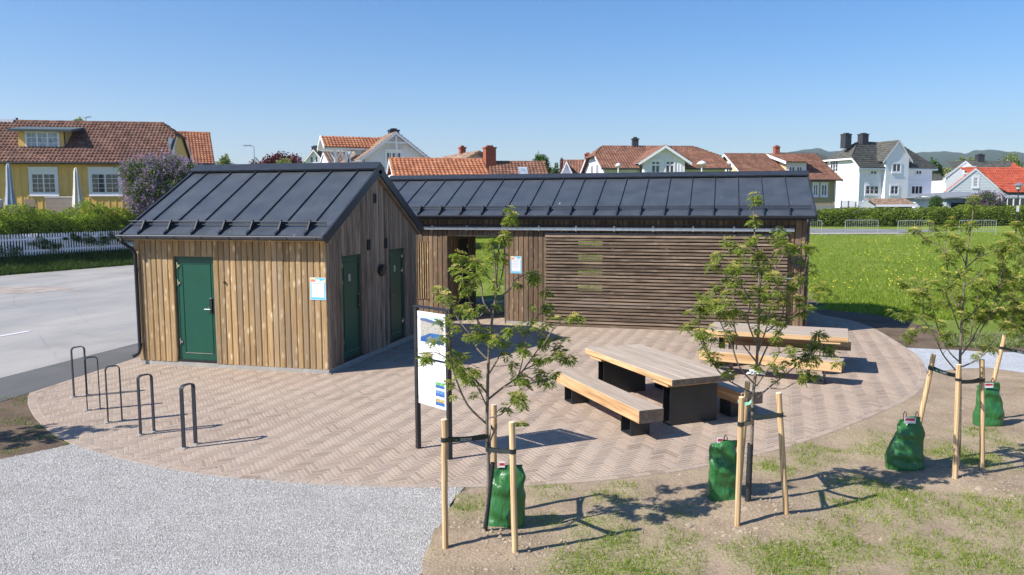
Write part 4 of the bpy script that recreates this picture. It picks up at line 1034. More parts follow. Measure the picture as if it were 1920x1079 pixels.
br = gp(1431, 733.6, .45); dr_ = Vector((math.cos(R(-54.2)), math.sin(R(-54.2)))); nrm = Vector((-dr_.y, dr_.x)); o3 = Vector(br[:2]) - dr_*2.78 - nrm*.384
bench(o3, R(-54.2), 2.78, .384, 'bench mostly hidden behind the nearer picnic table')
table((-.24, 16.05), R(-7.5), 2.60, 1.15, 'farther picnic table standing close to the slat screen')
bench((-.353, 15.427), R(-14), 2.54, .384, 'front bench of the farther picnic table, end toward the gravel path')
bench((.06, 17.30), R(-5), 2.54, .384, 'rear bench half hidden behind the farther picnic table')

# ================================================================= information board
b0 = Vector((-3.81, 9.68, .012)); b1 = Vector((-3.26, 9.35, .012)); ex = (b1-b0).normalized(); nn = Vector((ex.y, -ex.x, 0)); Wb = (b1-b0).length
ib = thing('information_board', 'narrow information board of two white printed panels between black posts', 'information board', (b0+b1)/2)
F = framed(b0, ex, nn)
for k, x in enumerate((0, Wb)):
    m = MB(); fbox(m, F, x-.022, x+.022, -.01, 1.885, -.03, .03); obj('post', m, M['steel_black'], ib)
m = MB(); fbox(m, F, -.035, Wb+.035, 1.8855, 1.905, -.035, .04); obj('top_cap', m, M['steel_dark'], ib)
for z0, z1 in ((1.245, 1.84), (.62, 1.215)):
    m = MB(); fbox(m, F, .035, Wb-.035, z0, z1, .004, .012); pn = obj('panel', m, M['white_paint'], ib)
    for x in (.0221, Wb-.0351):
        for z in (z0+.06, z1-.1):
            c = MB(); fbox(c, F, x, x+.013, z, z+.04, -.006, .02); obj('clamp', c, M['steel_dark'], pn)
    u0, u1 = .035, Wb-.035; wU = u1-u0
    def pq(a, b, c, d, nm, mat, o=.0125):
        q = MB(); q.quad(F(u0+a*wU, z0+c*(z1-z0), o), F(u0+b*wU, z0+c*(z1-z0), o), F(u0+b*wU, z0+d*(z1-z0), o), F(u0+a*wU, z0+d*(z1-z0), o)); return obj(nm, q, mat, pn)
    txt = plain('board_text_grey', (.42,.43,.46), .6)
    def lines(a, b, zs, hh):
        q = MB()
        for z in zs:
            x = a
            while x < b:
                l = random.uniform(.03, .08); e = min(b, x+l)
                q.quad(F(u0+x*wU, z0+z*(z1-z0), .0126), F(u0+e*wU, z0+z*(z1-z0), .0126), F(u0+e*wU, z0+(z+hh)*(z1-z0), .0126), F(u0+x*wU, z0+(z+hh)*(z1-z0), .0126)); x += l+.015
        obj('text_lines', q, txt, pn)
    if z0 > 1:
        t = NT('photo_print'); g = t.co('Generated'); sp = t.n('ShaderNodeSeparateXYZ'); t.l(g, sp.inputs[0])
        v = t.vor(g, 38, out='Color'); town = t.mix(.28, t.ramp(t.noise(g, 18, 4), [(.35,(.12,.14,.09)),(.65,(.5,.42,.36))]), v)
        pq(.10, .92, .34, .56, 'lake_print', plain('print_lake', (.03,.11,.32), .4, var=.3))
        pq(.10, .92, .84, .92, 'sky_print', plain('print_sky', (.45,.62,.82), .4))
        t.col(town); t.set(.5)
        q = MB(); z_ = lambda c: z0+c*(z1-z0); q.add([F(u0+.10*wU, z_(.43), .0128), F(u0+.45*wU, z_(.55), .0128), F(u0+.92*wU, z_(.56), .0128), F(u0+.92*wU, z_(.74), .0128), F(u0+.10*wU, z_(.80), .0128)], [(0,1,2,3,4)]); obj('town_print', q, t.m, pn)
        q = MB(); q.add([F(u0+.10*wU, z_(.801), .01285), F(u0+.92*wU, z_(.741), .01285), F(u0+.92*wU, z_(.85), .01285), F(u0+.6*wU, z_(.83), .01285), F(u0+.3*wU, z_(.86), .01285), F(u0+.10*wU, z_(.85), .01285)], [(0,1,2,3,4,5)]); obj('hill_print', q, plain('print_hill', (.08,.12,.22), .5), pn)
        lines(.1, .6, (.955,), .02); lines(.1, .9, (.27,.24,.21,.18,.12), .008)
    else:
        pq(.10, .58, .06, .60, 'text_box', plain('board_grey_box', (.62,.65,.67), .6, var=.03))
        lines(.12, .56, [.09+.035*i for i in range(14)], .006); lines(.1, .9, (.93,.9,.86,.83,.8,.76,.73,.70), .006)
        for k, (c, d, col) in enumerate(((.44,.60,(.16,.36,.12)), (.26,.42,(.10,.2,.42)), (.06,.24,(.42,.32,.12)))):
            q = pq(.62, .94, c, d, 'picture_print', plain('print_picture', col, .5, var=.6, vscale=25))
            pq(.62, .94, c, c+(d-c)*.4, 'water_print', plain('print_water', (.04,.12,.36), .5, var=.4, vscale=20), .0127)
            pq(.62, .94, c+(d-c)*.8, d, 'sky_print', plain('print_pale', (.5,.62,.8), .5), .0127)

# ================================================================= young trees
def leaf_cluster_mesh(seed, flower=True):
    r = random.Random(seed); mb = MB()
    nl = r.randint(8, 12)
    for k in range(nl):
        an = k*2.4 + r.uniform(-.4, .4); el = r.uniform(-1.05, .35); ln = r.uniform(.05, .085)
        d = Vector((math.cos(an)*math.cos(el), math.sin(an)*math.cos(el), math.sin(el)))
        up = Vector((0,0,1)); side = d.cross(up).normalized(); nrm = side.cross(d).normalized()
        st = d*r.uniform(.02, .05)
        # pinnate / palmate leaf: leaflets along a drooping midrib
        seg = 4; prev = st
        for i in range(seg):
            q = st + d*ln*(i+1)/seg + Vector((0,0,-.38*ln*((i+1)/seg)**2))
            wd = .036*math.sin(math.pi*(i+.9)/(seg+.8)) + .013
            for sg in (-1, 1):
                a = prev; tip = q + side*sg*wd*1.25 + nrm*r.uniform(-.006, .008) + d*.010
                m1 = (a+tip)/2 + d*.019 + nrm*.005; m2 = (a+tip)/2 - d*.015
                mb.add([a, m2, tip, m1], [(0,1,2,3)], 0)
            prev = q
        mb.add([prev, prev+side*.011+d*.012, prev+d*.034-Vector((0,0,.008)), prev-side*.011+d*.012], [(0,1,2,3)], 0)
    if flower:
        for q in range(r.randint(1, 3)):
            c = Vector((r.uniform(-.03,.03), r.uniform(-.03,.03), r.uniform(.01,.035)))
            for k in range(22):
                p = c + Vector((r.gauss(0,.024), r.gauss(0,.024), abs(r.gauss(.010,.008)))); s = r.uniform(.006,.011)
                mb.add([p+Vector((s,0,0)), p+Vector((-.5*s,.87*s,0)), p+Vector((-.5*s,-.87*s,0)), p+Vector((0,0,s))], [(0,1,3),(1,2,3),(2,0,3)], 1)
    return mb.mesh('leaf_cluster', [M['leaf_rowan'], M['flower_rowan']])
CL = [leaf_cluster_mesh(i, i % 5 != 4) for i in range(8)]
GT = 'young staked trees with yellow green blossom'
def young_tree(label, D0, trunk, branches, guard=None, seed=1, extra=0, dens=1.0, base=None):
    """trunk / branches: polylines of photo points with a depth offset for the branch tip"""
    r = random.Random(seed); p0 = gp(*trunk[0]) if base is None else base
    t = thing('young_tree', label, 'tree', (p0.x, p0.y, 0), 0, GT)
    n = len(trunk); tp = [pt(u, v, D0) if i else p0 for i, (u, v) in enumerate(trunk)]
    tp = smoothline(tp); k = len(tp)
    m = MB(); m.tube(tp, [.018*(1-i/(k-1))**.7*.92+.003 for i in range(k)], 8); obj('trunk', m, M['bark'], t, smooth=True)
    cl = []
    def put(p, s):
        o = link('leaf_cluster', CL[r.randrange(len(CL))], t); o.location = p - t.location
        o.rotation_euler = (r.uniform(-.35,.35), r.uniform(-.35,.35), r.uniform(0, 6.28)); o.scale = (s, s, s)
    for br in branches:
        pts, dd, r0 = br
        m_ = len(pts); P = []
        for i, (u, v) in enumerate(pts): P.append(pt(u, v, D0 + dd*(i/(m_-1))**.8))
        P = smoothline(P); kk = len(P); mb = MB(); mb.tube(P, [r0*(1-i/(kk-1))**.8 + .0025 for i in range(kk)], 6)
        # side twigs
        L = sum((P[i+1]-P[i]).length for i in range(kk-1)); acc = 0
        tw = []
        for i in range(kk-1):
            sg = (P[i+1]-P[i]); acc += sg.length
            if acc > L*.26 and r.random() < sg.length*9.5*dens:
                d = sg.normalized(); sd_ = Vector((r.gauss(0,1), r.gauss(0,1), r.uniform(0,.9))); sd_ -= d*sd_.dot(d); sd_.normalize()
                ln = r.uniform(.05, .20); e = P[i] + (d*.5+sd_*.8).normalized()*ln; mb.tube([P[i], e], [.0035, .0018], 5, cap=False); tw.append(e)
        obj('branch', mb, M['bark'], t, smooth=True)
        put(P[-1], r.uniform(.65, .9)); put(P[int(kk*.8)], r.uniform(.45, .65))
        for e in tw: put(e, r.uniform(.4, .78))
    for f in np.linspace(.55, .97, 5): put(tp[int(f*(k-1))] + Vector((r.gauss(0,.02), r.gauss(0,.02), 0)), r.uniform(.55,.85))
    put(tp[-1], .8)
    if guard:
        g0, g1, gr = guard; mb = MB(); a = p0 + Vector((0,0,.0)); b = pt(*g1, D0)
        kk = 9; vs = []
        mb.tube([a.lerp(b, i/5) for i in range(6)], [gr*(1.08-.1*i/5) for i in range(6)], 12, cap=False)
        for j in range(8): mb.tube([a.lerp(b, (j+.5)/8)-Vector((0,0,.006)), a.lerp(b, (j+.5)/8)+Vector((0,0,.006))], gr*1.1, 12, cap=False)
        obj('trunk_guard', mb, M['guard'], t, smooth=True)
    return t, tp
def smoothline(P, n=4):
    out = []; k = len(P)
    for i in range(k-1):
        a, b, c, d = P[max(i-1,0)], P[i], P[i+1], P[min(i+2,k-1)]
        for j in range(n):
            t = j/n; out.append(.5*((2*b)+(c-a)*t+(2*a-5*b+4*c-d)*t*t+(3*b-a-3*c+d)*t**3))
    out.append(P[-1]); return out
def cz(z, o, s): return [(o[0]+x/s, o[1]+y/s) for x, y in z]
c1 = lambda *z: cz(z, (800,380), 2.57)      # measured on enlarged crops
c2 = lambda *z: cz(z, (1270,350), 2.57)
c3 = lambda *z: cz(z, (1670,380), 3.372)
D1 = 7.48; D2_ = 8.27; D3_ = 9.26
br1 = [ (c1((297,760),(240,700),(210,640),(150,560),(110,480),(60,420)), .25, .007),
        (c1((292,1070),(200,980),(145,860),(118,760),(108,650),(112,560),(90,450)), -.25, .009),
        (c1((292,920),(230,850),(180,800),(130,770)), .3, .008),
        (c1((292,1040),(360,1020),(420,960),(440,930)), -.2, .006),
        (c1((295,950),(370,890),(440,840),(500,760),(560,690),(640,710)), .25, .008),
        (c1((440,840),(480,800),(600,760),(690,750)), .2, .005),
        (c1((370,890),(440,880),(520,870),(590,860)), -.15, .005),
        (c1((297,830),(350,740),(370,660),(400,600)), -.3, .006),
        (c1((440,720),(500,600),(560,520),(585,500)), .3, .005),
        (c1((330,470),(400,420),(430,370),(500,340),(520,350)), .2, .006),
        (c1((318,540),(275,480),(262,390),(230,340),(170,270),(160,255)), .15, .006),
        (c1((300,640),(240,560),(210,480),(170,370)), -.25, .006),
        (c1((335,400),(330,300),(320,210),(300,190)), -.1, .005),
        (c1((345,430),(372,300),(375,190),(385,130),(405,80),(420,60)), .0, .007),
        (c1((330,500),(290,520),(250,560),(240,640)), -.3, .005),
        (c1((560,690),(620,600),(680,575),(720,550)), .1, .004),
        (c1((297,1000),(250,900),(200,830),(180,820)), -.35, .005),
        (c1((440,840),(460,770),(470,700)), -.3, .005),
        (c1((340,400),(290,350),(250,280),(225,285)), .1, .004),
        (c1((120,760),(80,740),(30,720),(0,740)), -.15, .004)]
tr1, tp1 = young_tree('leftmost young tree, beside the information board', D1, [(908,1008),(916,900),(913,810),(914,745),(916,676),(922,606),(929,560),(931,520),(935,470),(945,440)], br1, ((908,1008),(924,868),.022), 11, dens=1.05)
br2 = [ (c2((385,850),(330,780),(280,700),(270,560),(285,450),(270,370)), .2, .007),
        (c2((380,960),(300,870),(260,760),(210,660),(180,560),(190,480)), -.2, .007),
        (c2((370,1000),(240,930),(170,850),(110,740),(80,660),(60,610)), .2, .007),
        (c2((170,850),(130,760),(110,700)), -.2, .004),
        (c2((110,640),(60,600),(130,590)), .1, .004),
        (c2((385,770),(340,650),(350,560),(310,480),(240,440),(190,330)), -.25, .006),
        (c2((388,700),(395,560),(390,440),(350,370),(290,290),(250,260)), .3, .006),
        (c2((388,800),(430,680),(450,580),(480,520),(470,430)), -.3, .006),
        (c2((385,880),(440,760),(500,690),(540,640),(590,560),(590,430)), .2, .007),
        (c2((382,960),(430,890),(490,800),(470,720)), -.2, .006),
        (c2((375,1030),(440,970),(530,900),(600,840),(640,820)), .15, .007),
        (c2((440,970),(510,975),(560,950),(650,910)), -.15, .005),
        (c2((600,840),(660,800),(700,770),(740,800)), .1, .004),
        (c2((640,800),(650,740),(680,710)), .2, .003),
        (c2((590,560),(620,380),(640,290)), .1, .004),
        (c2((540,640),(620,590),(640,520),(700,480)), -.1, .004),
        (c2((390,560),(410,420),(470,310),(500,220)), .1, .005),
        (c2((400,500),(450,430),(530,300),(540,290)), -.2, .005),
        (c2((390,420),(380,300),(370,240)), .0, .005),
        (c2((330,640),(240,600),(200,560)), -.3, .004),
        (c2((430,700),(500,640),(520,560),(560,480)), .3, .005)]
tr2, tp2 = young_tree('young tree in front of the picnic benches, white ribbon on its trunk', D2_, [(1402,950),(1408,860),(1411,780),(1412,740),(1418,690),(1421,640),(1423,590),(1424,540),(1421,490),(1414,430),(1413,395),(1415,366)], br2, ((1402,950),(1407,832),.03), 23, dens=1.15)
br3 = [ (c3((430,1005),(360,930),(300,800),(265,670),(240,600),(220,500)), .25, .007),
        (c3((410,1060),(330,960),(280,850),(200,740),(130,720),(50,710)), -.2, .006),
        (c3((300,800),(250,780),(180,780),(110,840)), .1, .005),
        (c3((210,740),(205,620),(215,560),(110,520),(70,530)), .1, .004),
        (c3((432,800),(390,680),(355,580),(370,490)), -.2, .006),
        (c3((440,700),(380,560),(360,430),(330,290),(230,240),(160,180)), .2, .007),
        (c3((465,480),(400,400),(350,340),(350,180),(390,110)), .1, .005),
        (c3((475,390),(430,300),(395,220)), -.2, .005),
        (c3((440,970),(510,880),(560,780),(620,700)), .2, .007),
        (c3((450,1040),(580,970),(690,810),(730,770)), -.2, .007),
        (c3((440,770),(520,700),(600,620),(660,540),(740,490)), .25, .006),
        (c3((470,530),(560,460),(640,420)), -.2, .005),
        (c3((480,410),(560,345),(660,310),(760,290)), .1, .005),
        (c3((520,880),(610,740),(680,560),(700,440),(720,320)), .2, .005),
        (c3((500,900),(520,760),(560,560),(580,500)), -.25, .004),
        (c3((445,700),(430,630),(440,610)), .3, .004),
        (c3((620,740),(700,640),(760,600)), .2, .004), (c3((690,810),(760,720),(820,680)), .1, .004)]
tr3, tp3 = young_tree('young tree at the right with its three stakes beside the plaza rim', D3_, [(1796,888),(1799,820),(1800,740),(1800,690),(1801,650),(1804,590),(1808,530),(1812,490),(1818,440),(1824,405),(1826,372)], br3, None, 37, dens=1.25)
# fourth tree: trunk just outside the frame, crown reaching in
br4 = [([(1962,650),(1930,600),(1900,560),(1880,500),(1880,455)], .2, .007), ([(1962,690),(1920,640),(1885,590),(1870,540)], -.2, .006), ([(1960,560),(1935,500),(1915,440),(1905,420)], .1, .006),
       ([(1962,640),(1925,560),(1895,520),(1872,470)], .3, .006), ([(1962,600),(2000,560),(2040,520)], .1, .006), ([(1962,560),(1930,520),(1905,470),(1890,440)], -.3, .006),
       ([(1962,700),(1930,650),(1905,610),(1895,570)], .3, .006), ([(1962,660),(2000,600),(2020,540)], -.2, .006), ([(1962,500),(1940,470),(1925,430)], 0, .005), ([(1962,620),(1920,590),(1900,540),(1905,500)], 0, .006),
       ([(1962,540),(1930,480),(1912,455)], .25, .005), ([(1962,680),(1910,630),(1893,600)], 0, .005), ([(1962,560),(1920,545),(1890,530)], .1, .005), ([(1962,590),(1930,570),(1912,520)], -.25, .005)]
tr4, tp4 = young_tree('young tree reaching in at the right edge, its trunk outside the picture', 11.6, [(1965,800),(1962,700),(1962,600),(1960,500),(1958,400)], br4, None, 41, dens=2.2, base=Vector(W(11.6*1005/1500, 11.6)))

sh5 = lambda pts: [(u-2245, v-14) for u, v in pts]
br5 = [(sh5(p), d, r) for p, d, r in br3]
tr5, tp5 = young_tree('young tree standing left of the picture, casting leafy shadow on the hoops', 9.85, [(u-2245, v-14) for u, v in [(1796,888),(1799,820),(1800,740),(1800,690),(1801,650),(1804,590),(1808,530),(1812,490),(1818,440),(1824,405),(1826,372)]], br5, None, 59, dens=1.25, base=gp(-449, 874))

def stake(top, D, base, label, r=.029):
    a = base; b = pt(*top, D)
    t = thing('wooden_stake', label, 'stake', (a.x, a.y, 0), 0, 'round wooden tree stakes')
    m = MB(); P = [a.lerp(b, i/8)+Vector((random.gauss(0,.0015), random.gauss(0,.0015), 0)) for i in range(9)]; P[0] = a - (b-a)*.05
    m.tube(P, r, 14, cap=False); obj('shaft', m, M['stake'], t, smooth=True)
    c = MB(); d = (b-a).normalized(); c.tube([P[-1]-d*.002, P[-1]+d*.003], [r, r*.93], 14); obj('cut_top', c, M['stake_end'], t)
    return t, a, b
def Dof(p): return -SY*p.x + CY*p.y
sA = stake((833,787), Dof(gp(835,1036)), gp(835,1036), 'front left stake of the leftmost young tree')
sB = stake((960,792), Dof(gp(966,1043)), gp(966,1043), 'front right stake of the leftmost young tree')
sC = stake((926,760), 8.05, Vector(W(8.05*(-36)/1500, 8.05)), 'rear stake of the leftmost young tree, behind the green bag')
sD = stake((1391,745), Dof(gp(1382,990)), gp(1382,990), 'front left stake of the tree before the picnic benches')
sE = stake((1460,737), Dof(gp(1475,973)), gp(1475,973), 'right leaning stake of the tree before the picnic benches')
sF = stake((1402,716), 8.72, Vector(W(8.72*438/1500, 8.72)), 'rear stake behind the front left stake, before the picnic benches')
sG = stake((1798,684), Dof(gp(1790,905)), gp(1790,905), 'front middle stake of the tree beside the plaza rim')
sH = stake((1841,675), Dof(gp(1842,882)), gp(1842,882), 'right stake of the tree beside the plaza rim')
sI = stake((1751,665), 9.55, Vector(W(9.55*768/1500, 9.55)), 'left leaning stake rising from the green bag beside the plaza rim')
sJ = stake((1884,628), 11.6, Vector(W(11.6*905/1500, 11.6)), 'far right leaning stake at the picture edge')
def strap(a, b, label, logo=True, wdt=.042, sag=.012, hide=False, tagside=0, mat=None):
    """flat rubber strap wrapped round a stake (a) and a trunk (b)"""
    a = Vector(a); b = Vector(b); t = thing('tree_strap', label, 'strap', a, 0, 'black rubber tree straps')
    d = (b-a); d.z = 0; d.normalize(); s = Vector((-d.y, d.x, 0)); wv = Vector((0,0,wdt)); mat = mat or M['strap']
    m = MB(); 
    for sg in (-1, 1):
        P = []
        for i in range(9):
            f = i/8; off = (.031*(1-f)+.016*f)*sg*(1-.55*math.sin(math.pi*f)); P.append(a.lerp(b, f) + s*off + Vector((0,0,-sag*math.sin(math.pi*f))))
        m.strip(P, wv, .003)
    m.strip([a + s*.032*math.cos(q) - d*.032*math.sin(q) for q in np.linspace(0, math.pi, 10)], wv, .003)
    m.strip([b + s*.017*math.cos(q) + d*.017*math.sin(q) for q in np.linspace(0, math.pi, 10)], wv, .003)
    so = obj('band', m, mat, t)
    if logo:
        L = (b-a).length; camd = Vector((0,0,CAM_H)) - a; sg = 1 if camd.dot(s) > 0 else -1
        q = MB(); q2 = MB()
        for i, (u0, u1, z0, z1) in enumerate(((.34,.62,.002,.012), (.34,.60,-.013,-.003))):
            x = u0
            while x < u1:
                l = .028; e = min(u1, x+l); P = []
                for f, z in ((x, z0), (e, z0), (e, z1), (x, z1)):
                    off = (.031*(1-f)+.016*f)*sg*(1-.55*math.sin(math.pi*f)) + sg*.0035; P.append(a.lerp(b, f) + s*off + Vector((0,0,z-sag*math.sin(math.pi*f))))
                q.add(P, [(0,1,2,3)]); x += l+.012
        f = .24; c = a.lerp(b, f) + s*((.031*(1-f)+.016*f)*sg*(1-.55*math.sin(math.pi*f))+sg*.0036) + Vector((0,0,-sag*math.sin(math.pi*f)))
        P = []
        for k in range(10):
            rr = .013 if k % 2 == 0 else .006; an = math.pi*k/5 + .3; P.append(c + d*rr*math.cos(an) + Vector((0,0,rr*math.sin(an))))
        q2.add(P, [tuple(range(10))])
        obj('white_print', q, plain('strap_print', (.45,.5,.48), .5), t); obj('leaf_print', q2, plain('strap_green_print', (.03,.35,.2), .5), t)
    return t
M['strap'] = plain('black_rubber', (.012,.02,.019), .35, var=.2)
def onl(st, v, D=None):   # point on a stake's axis at photo height v
    _, a, b = st; lo, hi = 0., 1.
    for _i in range(30):
        m = (lo+hi)/2; p = a.lerp(b, m); D_ = Dof(p); 
        s_, z_ = sz(960, v, D_)
        if p.z < z_: lo = m
        else: hi = m
    return a.lerp(b, lo)
def onT(u, v, D): return pt(u, v, D)
strap(onl(sA, 824), onT(913,818,D1), 'logo strap from the front left stake to the leftmost young tree')
strap(onl(sB, 846), onT(914,842,D1), 'strap from the front right stake to the leftmost young tree', logo=False)
strap(onl(sC, 800), onT(915,832,D1), 'strap from the rear stake to the leftmost young tree', logo=False)
strap(onl(sD, 796), onT(1410,790,D2_), 'short strap from the front left stake to the tree before the picnic benches')
strap(onl(sE, 779), onT(1411,782,D2_), 'strap from the right leaning stake to the tree before the picnic benches', logo=False)
strap(onl(sF, 752), onT(1411,768,D2_), 'strap from the rear stake to the tree before the picnic benches', logo=False)
strap(onl(sI, 692), onT(1799,706,D3_), 'logo strap from the left leaning stake to the tree beside the plaza rim')
strap(onl(sH, 715), onT(1800,716,D3_), 'strap from the right stake to the tree beside the plaza rim', logo=False)
strap(onl(sG, 714), onT(1800,708,D3_), 'narrow grey strap around the front middle stake beside the plaza rim', logo=False, wdt=.03)
strap(onl(sJ, 655), onT(1962,668,11.6), 'logo strap at the picture edge from the far right stake')
# white ribbon and mint ribbon on the second tree
rb = MB(); c = pt(1414, 700, D2_-.05)
rb.strip([c+Vector((-.03,0,0)), c+Vector((.05,0,.012)), c+Vector((.11,-.01,.003))], (0,0,.032), .002)
rb.strip([c+Vector((-.02,0,.01)), c+Vector((-.07,0,-.005)), c+Vector((-.10,0,-.055))], (0,0,.024), .002)
rb.strip([c+Vector((-.01,-.01,0)), c+Vector((.0,-.02,.03)), c+Vector((-.05,-.02,.035)), c+Vector((-.04,-.01,.0))], (0,0,.02), .002)
tag(obj('ribbon', rb, plain('white_cloth', (.8,.8,.85), .8), None), 'white cloth ribbon tied round the tree before the picnic benches', 'ribbon')
rb = MB(); c = pt(1400, 757, D2_+.02)
rb.strip([c+Vector((-.09,0,.02)), c+Vector((-.02,0,-.005)), c+Vector((.02,0,.0)), c+Vector((.05,-.01,.035))], (0,0,.035), .002)
rb.strip([c+Vector((.04,0,.03)), c+Vector((.06,0,-.02))], (.01,0,.05), .002)
tag(obj('ribbon', rb, plain('mint_cloth', (.32,.68,.48), .7), None), 'mint green ribbon below the white ribbon on the same tree', 'ribbon')

# ================================================================= watering bags
def bagmat():
    t = NT('green_tarpaulin'); n = t.noise(t.co(), 3, 3); t.col(t.ramp(n, [(.3,(.026,.125,.032)),(.7,(.036,.155,.045))])); t.set(.33, 0, .5)
    t.bump(t.noise(t.map(t.co(), (1.6,1.6,.7)), 6, 3, .5, dist=1.5), .6, .03); return t.m
M['bag'] = bagmat()
def bag(base, h, wb, wt, depth, label, lean=0.0, ang=0.0, seed=1, lab=True, mirror=1):
    r = random.Random(seed); t = thing('watering_bag', label, 'watering bag', (base.x, base.y, .0), YAW+ang, 'green watering bags at the tree stakes')
    nu, nv = 44, 40; vs = []; 
    for j in range(nv+1):
        f = j/nv; 
        hw = (wb*(1-f)**.9*.5 + wt*.5*(1-(1-f)**.9))*(1+.10*math.sin(math.pi*f)) * (1 if f > .05 else .93+.07*f/.05)
        dp = depth*.5*(1-f**2.6)*(1) + .008
        for i in range(nu):
            a = 2*math.pi*i/nu; ca, sa = math.cos(a), math.sin(a)
            x = hw*(abs(ca)**.75)*(1 if ca > 0 else -1); y = dp*(abs(sa)**.85)*(1 if sa > 0 else -1)
            P = Vector((x*3.2, y*3.2+seed*3.1, f*3.0)); 
            fold = mnoise.noise(Vector((P.x*1.2+P.z*.9, P.y*1.5, P.z*.8+seed)))*.032 + mnoise.noise(P*2.6)*.013
            fold += .012*math.sin(5*f*math.pi + 3*a + seed)*f
            nx, ny = ca, sa; x += nx*fold*(.3+f); y += ny*fold*1.3
            z = h*f*(1 - .06*(ca*mirror < -.2)*f) + .01*mnoise.noise(P*1.7)
            vs.append((x + lean*f*f, y, max(.002, z)))
    fs = [(j*nu+i, j*nu+(i+1) % nu, (j+1)*nu+(i+1) % nu, (j+1)*nu+i) for j in range(nv) for i in range(nu)] + [tuple(range(nv*nu, nv*nu+nu)), tuple(range(nu))[::-1]]
    m = MB(); m.add(vs, fs); obj('bag_body', m, M['bag'], t, smooth=True, world=False)
    for sx_ in ((-.28, .28) if lab else (.1,)):
        c = Vector((lean + sx_*wt, -.0, h)); lp = MB()
        lp.strip([c+Vector((-.012,0,-.05)), c+Vector((-.018,0,.03)), c+Vector((0,0,.062)), c+Vector((.018,0,.03)), c+Vector((.012,0,-.05))], (0,.016,0), .004); obj('loop_handle', lp, M['black_plastic'], t, world=False)
    q = MB(); lx = lean*.85 - .02*mirror; 
    if lab:
        q.box(lx-.075, lx+.055, -depth*.30-.012, -depth*.30-.004, h*.90, h*.90+.07); lb = obj('label_tag', q, M['white_paint'], t, world=False)
        q = MB(); q.box(lx-.065, lx+.045, -depth*.30-.0135, -depth*.30-.0121, h*.90+.032, h*.90+.062); obj('red_print', q, plain('label_red', (.5,.04,.06), .5), lb, world=False)
    else:
        q.box(lx-.06, lx-.0, -.03, -.024, h*.97, h*1.06); lb = obj('label_tag', q, M['white_paint'], t, world=False)
        q = MB(); q.box(lx-.055, lx-.005, -.0315, -.0301, h*1.0, h*1.04); obj('red_print', q, plain('label_red', (.5,.04,.06), .5), lb, world=False)
    return t
def wb_(u, D): return Vector(W(D*(u-960)/1500, D))
bag(wb_(946, 7.72), .65, .37, .33, .26, 'green watering bag at the leftmost young tree', .02, 0, 2, lab=False)
bag(wb_(1369, 8.42), .68, .33, .28, .24, 'green watering bag left of the tree before the picnic benches', -.02, .1, 5, lab=False)
bag(wb_(1716, 9.45), .66, .44, .25, .22, 'green watering bag slumped at the stake by the plaza rim', .05, -.1, 9)
bag(wb_(1873, 11.35), .645, .40, .30, .22, 'green watering bag farthest right, partly behind a stake', -.05, .05, 13)
# fallen sprig on the paving
fs_ = link('fallen_sprig', CL[0]); fs_.location = gp(975, 794, .03); fs_.scale = (1.1,1.1,.5); tag(fs_, 'small leafy sprig lying on the paving behind a stake', 'sprig')
# ================================================================= houses
def tile_roof(root, name, P0, P1, P2, P3, mat, tw=.26, th=.36, lmin=None, lmax=None, thick=.09, trim='white_paint', relief=.06, label=None):
    """tiled slope: P0 eave left, P1 eave right, P2 ridge right, P3 ridge left (house-local).
    lmin / lmax: functions f(t)->0..1 limiting the width (for hips)."""
    P0, P1, P2, P3 = map(Vector, (P0, P1, P2, P3)); ex = P1-P0; L = ex.length; ex.normalize()
    up = (P3+P2)/2 - (P0+P1)/2; up -= ex*up.dot(ex); H = up.length; up.normalize(); n = ex.cross(up).normalized()
    if n.z < 0: n = -n
    a3 = (P3-P0).dot(ex); a2 = (P2-P0).dot(ex)
    rows = max(2, round(H/th)); cols = max(2, round(L/tw)); sub = 4
    prof = np.array([0, .55, 1.0, .6]); V = []; Fq = []
    xs = np.arange(cols*sub+1)/sub; hh = np.array([prof[i % sub] for i in range(cols*sub+1)])*relief
    for r_ in range(rows):
        t0, t1 = r_/rows, (r_+1)/rows
        def rng_(t):
            lo = a3*t; hi = L + (a2-L)*t
            if lmin: lo = max(lo, lmin(t)*L)
            if lmax: hi = min(hi, lmax(t)*L)
            return lo, hi
        base = len(V)
        for t, lift in ((t0, .055), (t1, .0)):
            lo, hi = rng_(t)
            for x, h in zip(xs*L/cols, hh):
                x = min(max(x, lo), hi); q = P0 + ex*x + up*(H*t) + n*(h+lift+.01); V.append(q)
        m = cols*sub+1
        for t, lift in ((t0, -.0),):
            lo, hi = rng_(t)
            for x, h in zip(xs*L/cols, hh): x = min(max(x, lo), hi); V.append(P0 + ex*x + up*(H*t) + n*(.0))
        lo0, hi0 = rng_(t0); lo1, hi1 = rng_(t1)
        for i in range(m-1):
            x = (xs[i]+.5/sub)*L/cols
            if x < min(lo0, lo1)-L/cols or x > max(hi0, hi1)+L/cols: continue
            Fq.append((base+i, base+i+1, base+m+i+1, base+m+i)); Fq.append((base+2*m+i, base+2*m+i+1, base+i+1, base+i))
    me = npmesh(name, np.array([tuple(v) for v in V]), np.array(Fq), mat, 4)
    o = link(name, me, root)
    if label: o['label'] = label
    return o
def deck(mb, P0, P1, P2, P3, th=.10, m=0):
    P = [Vector(p) for p in (P0, P1, P2, P3)]; n = (P[1]-P[0]).cross(P[3]-P[0]).normalized()
    if n.z < 0: n = -n
    mb.prism(P, -n*th, m)
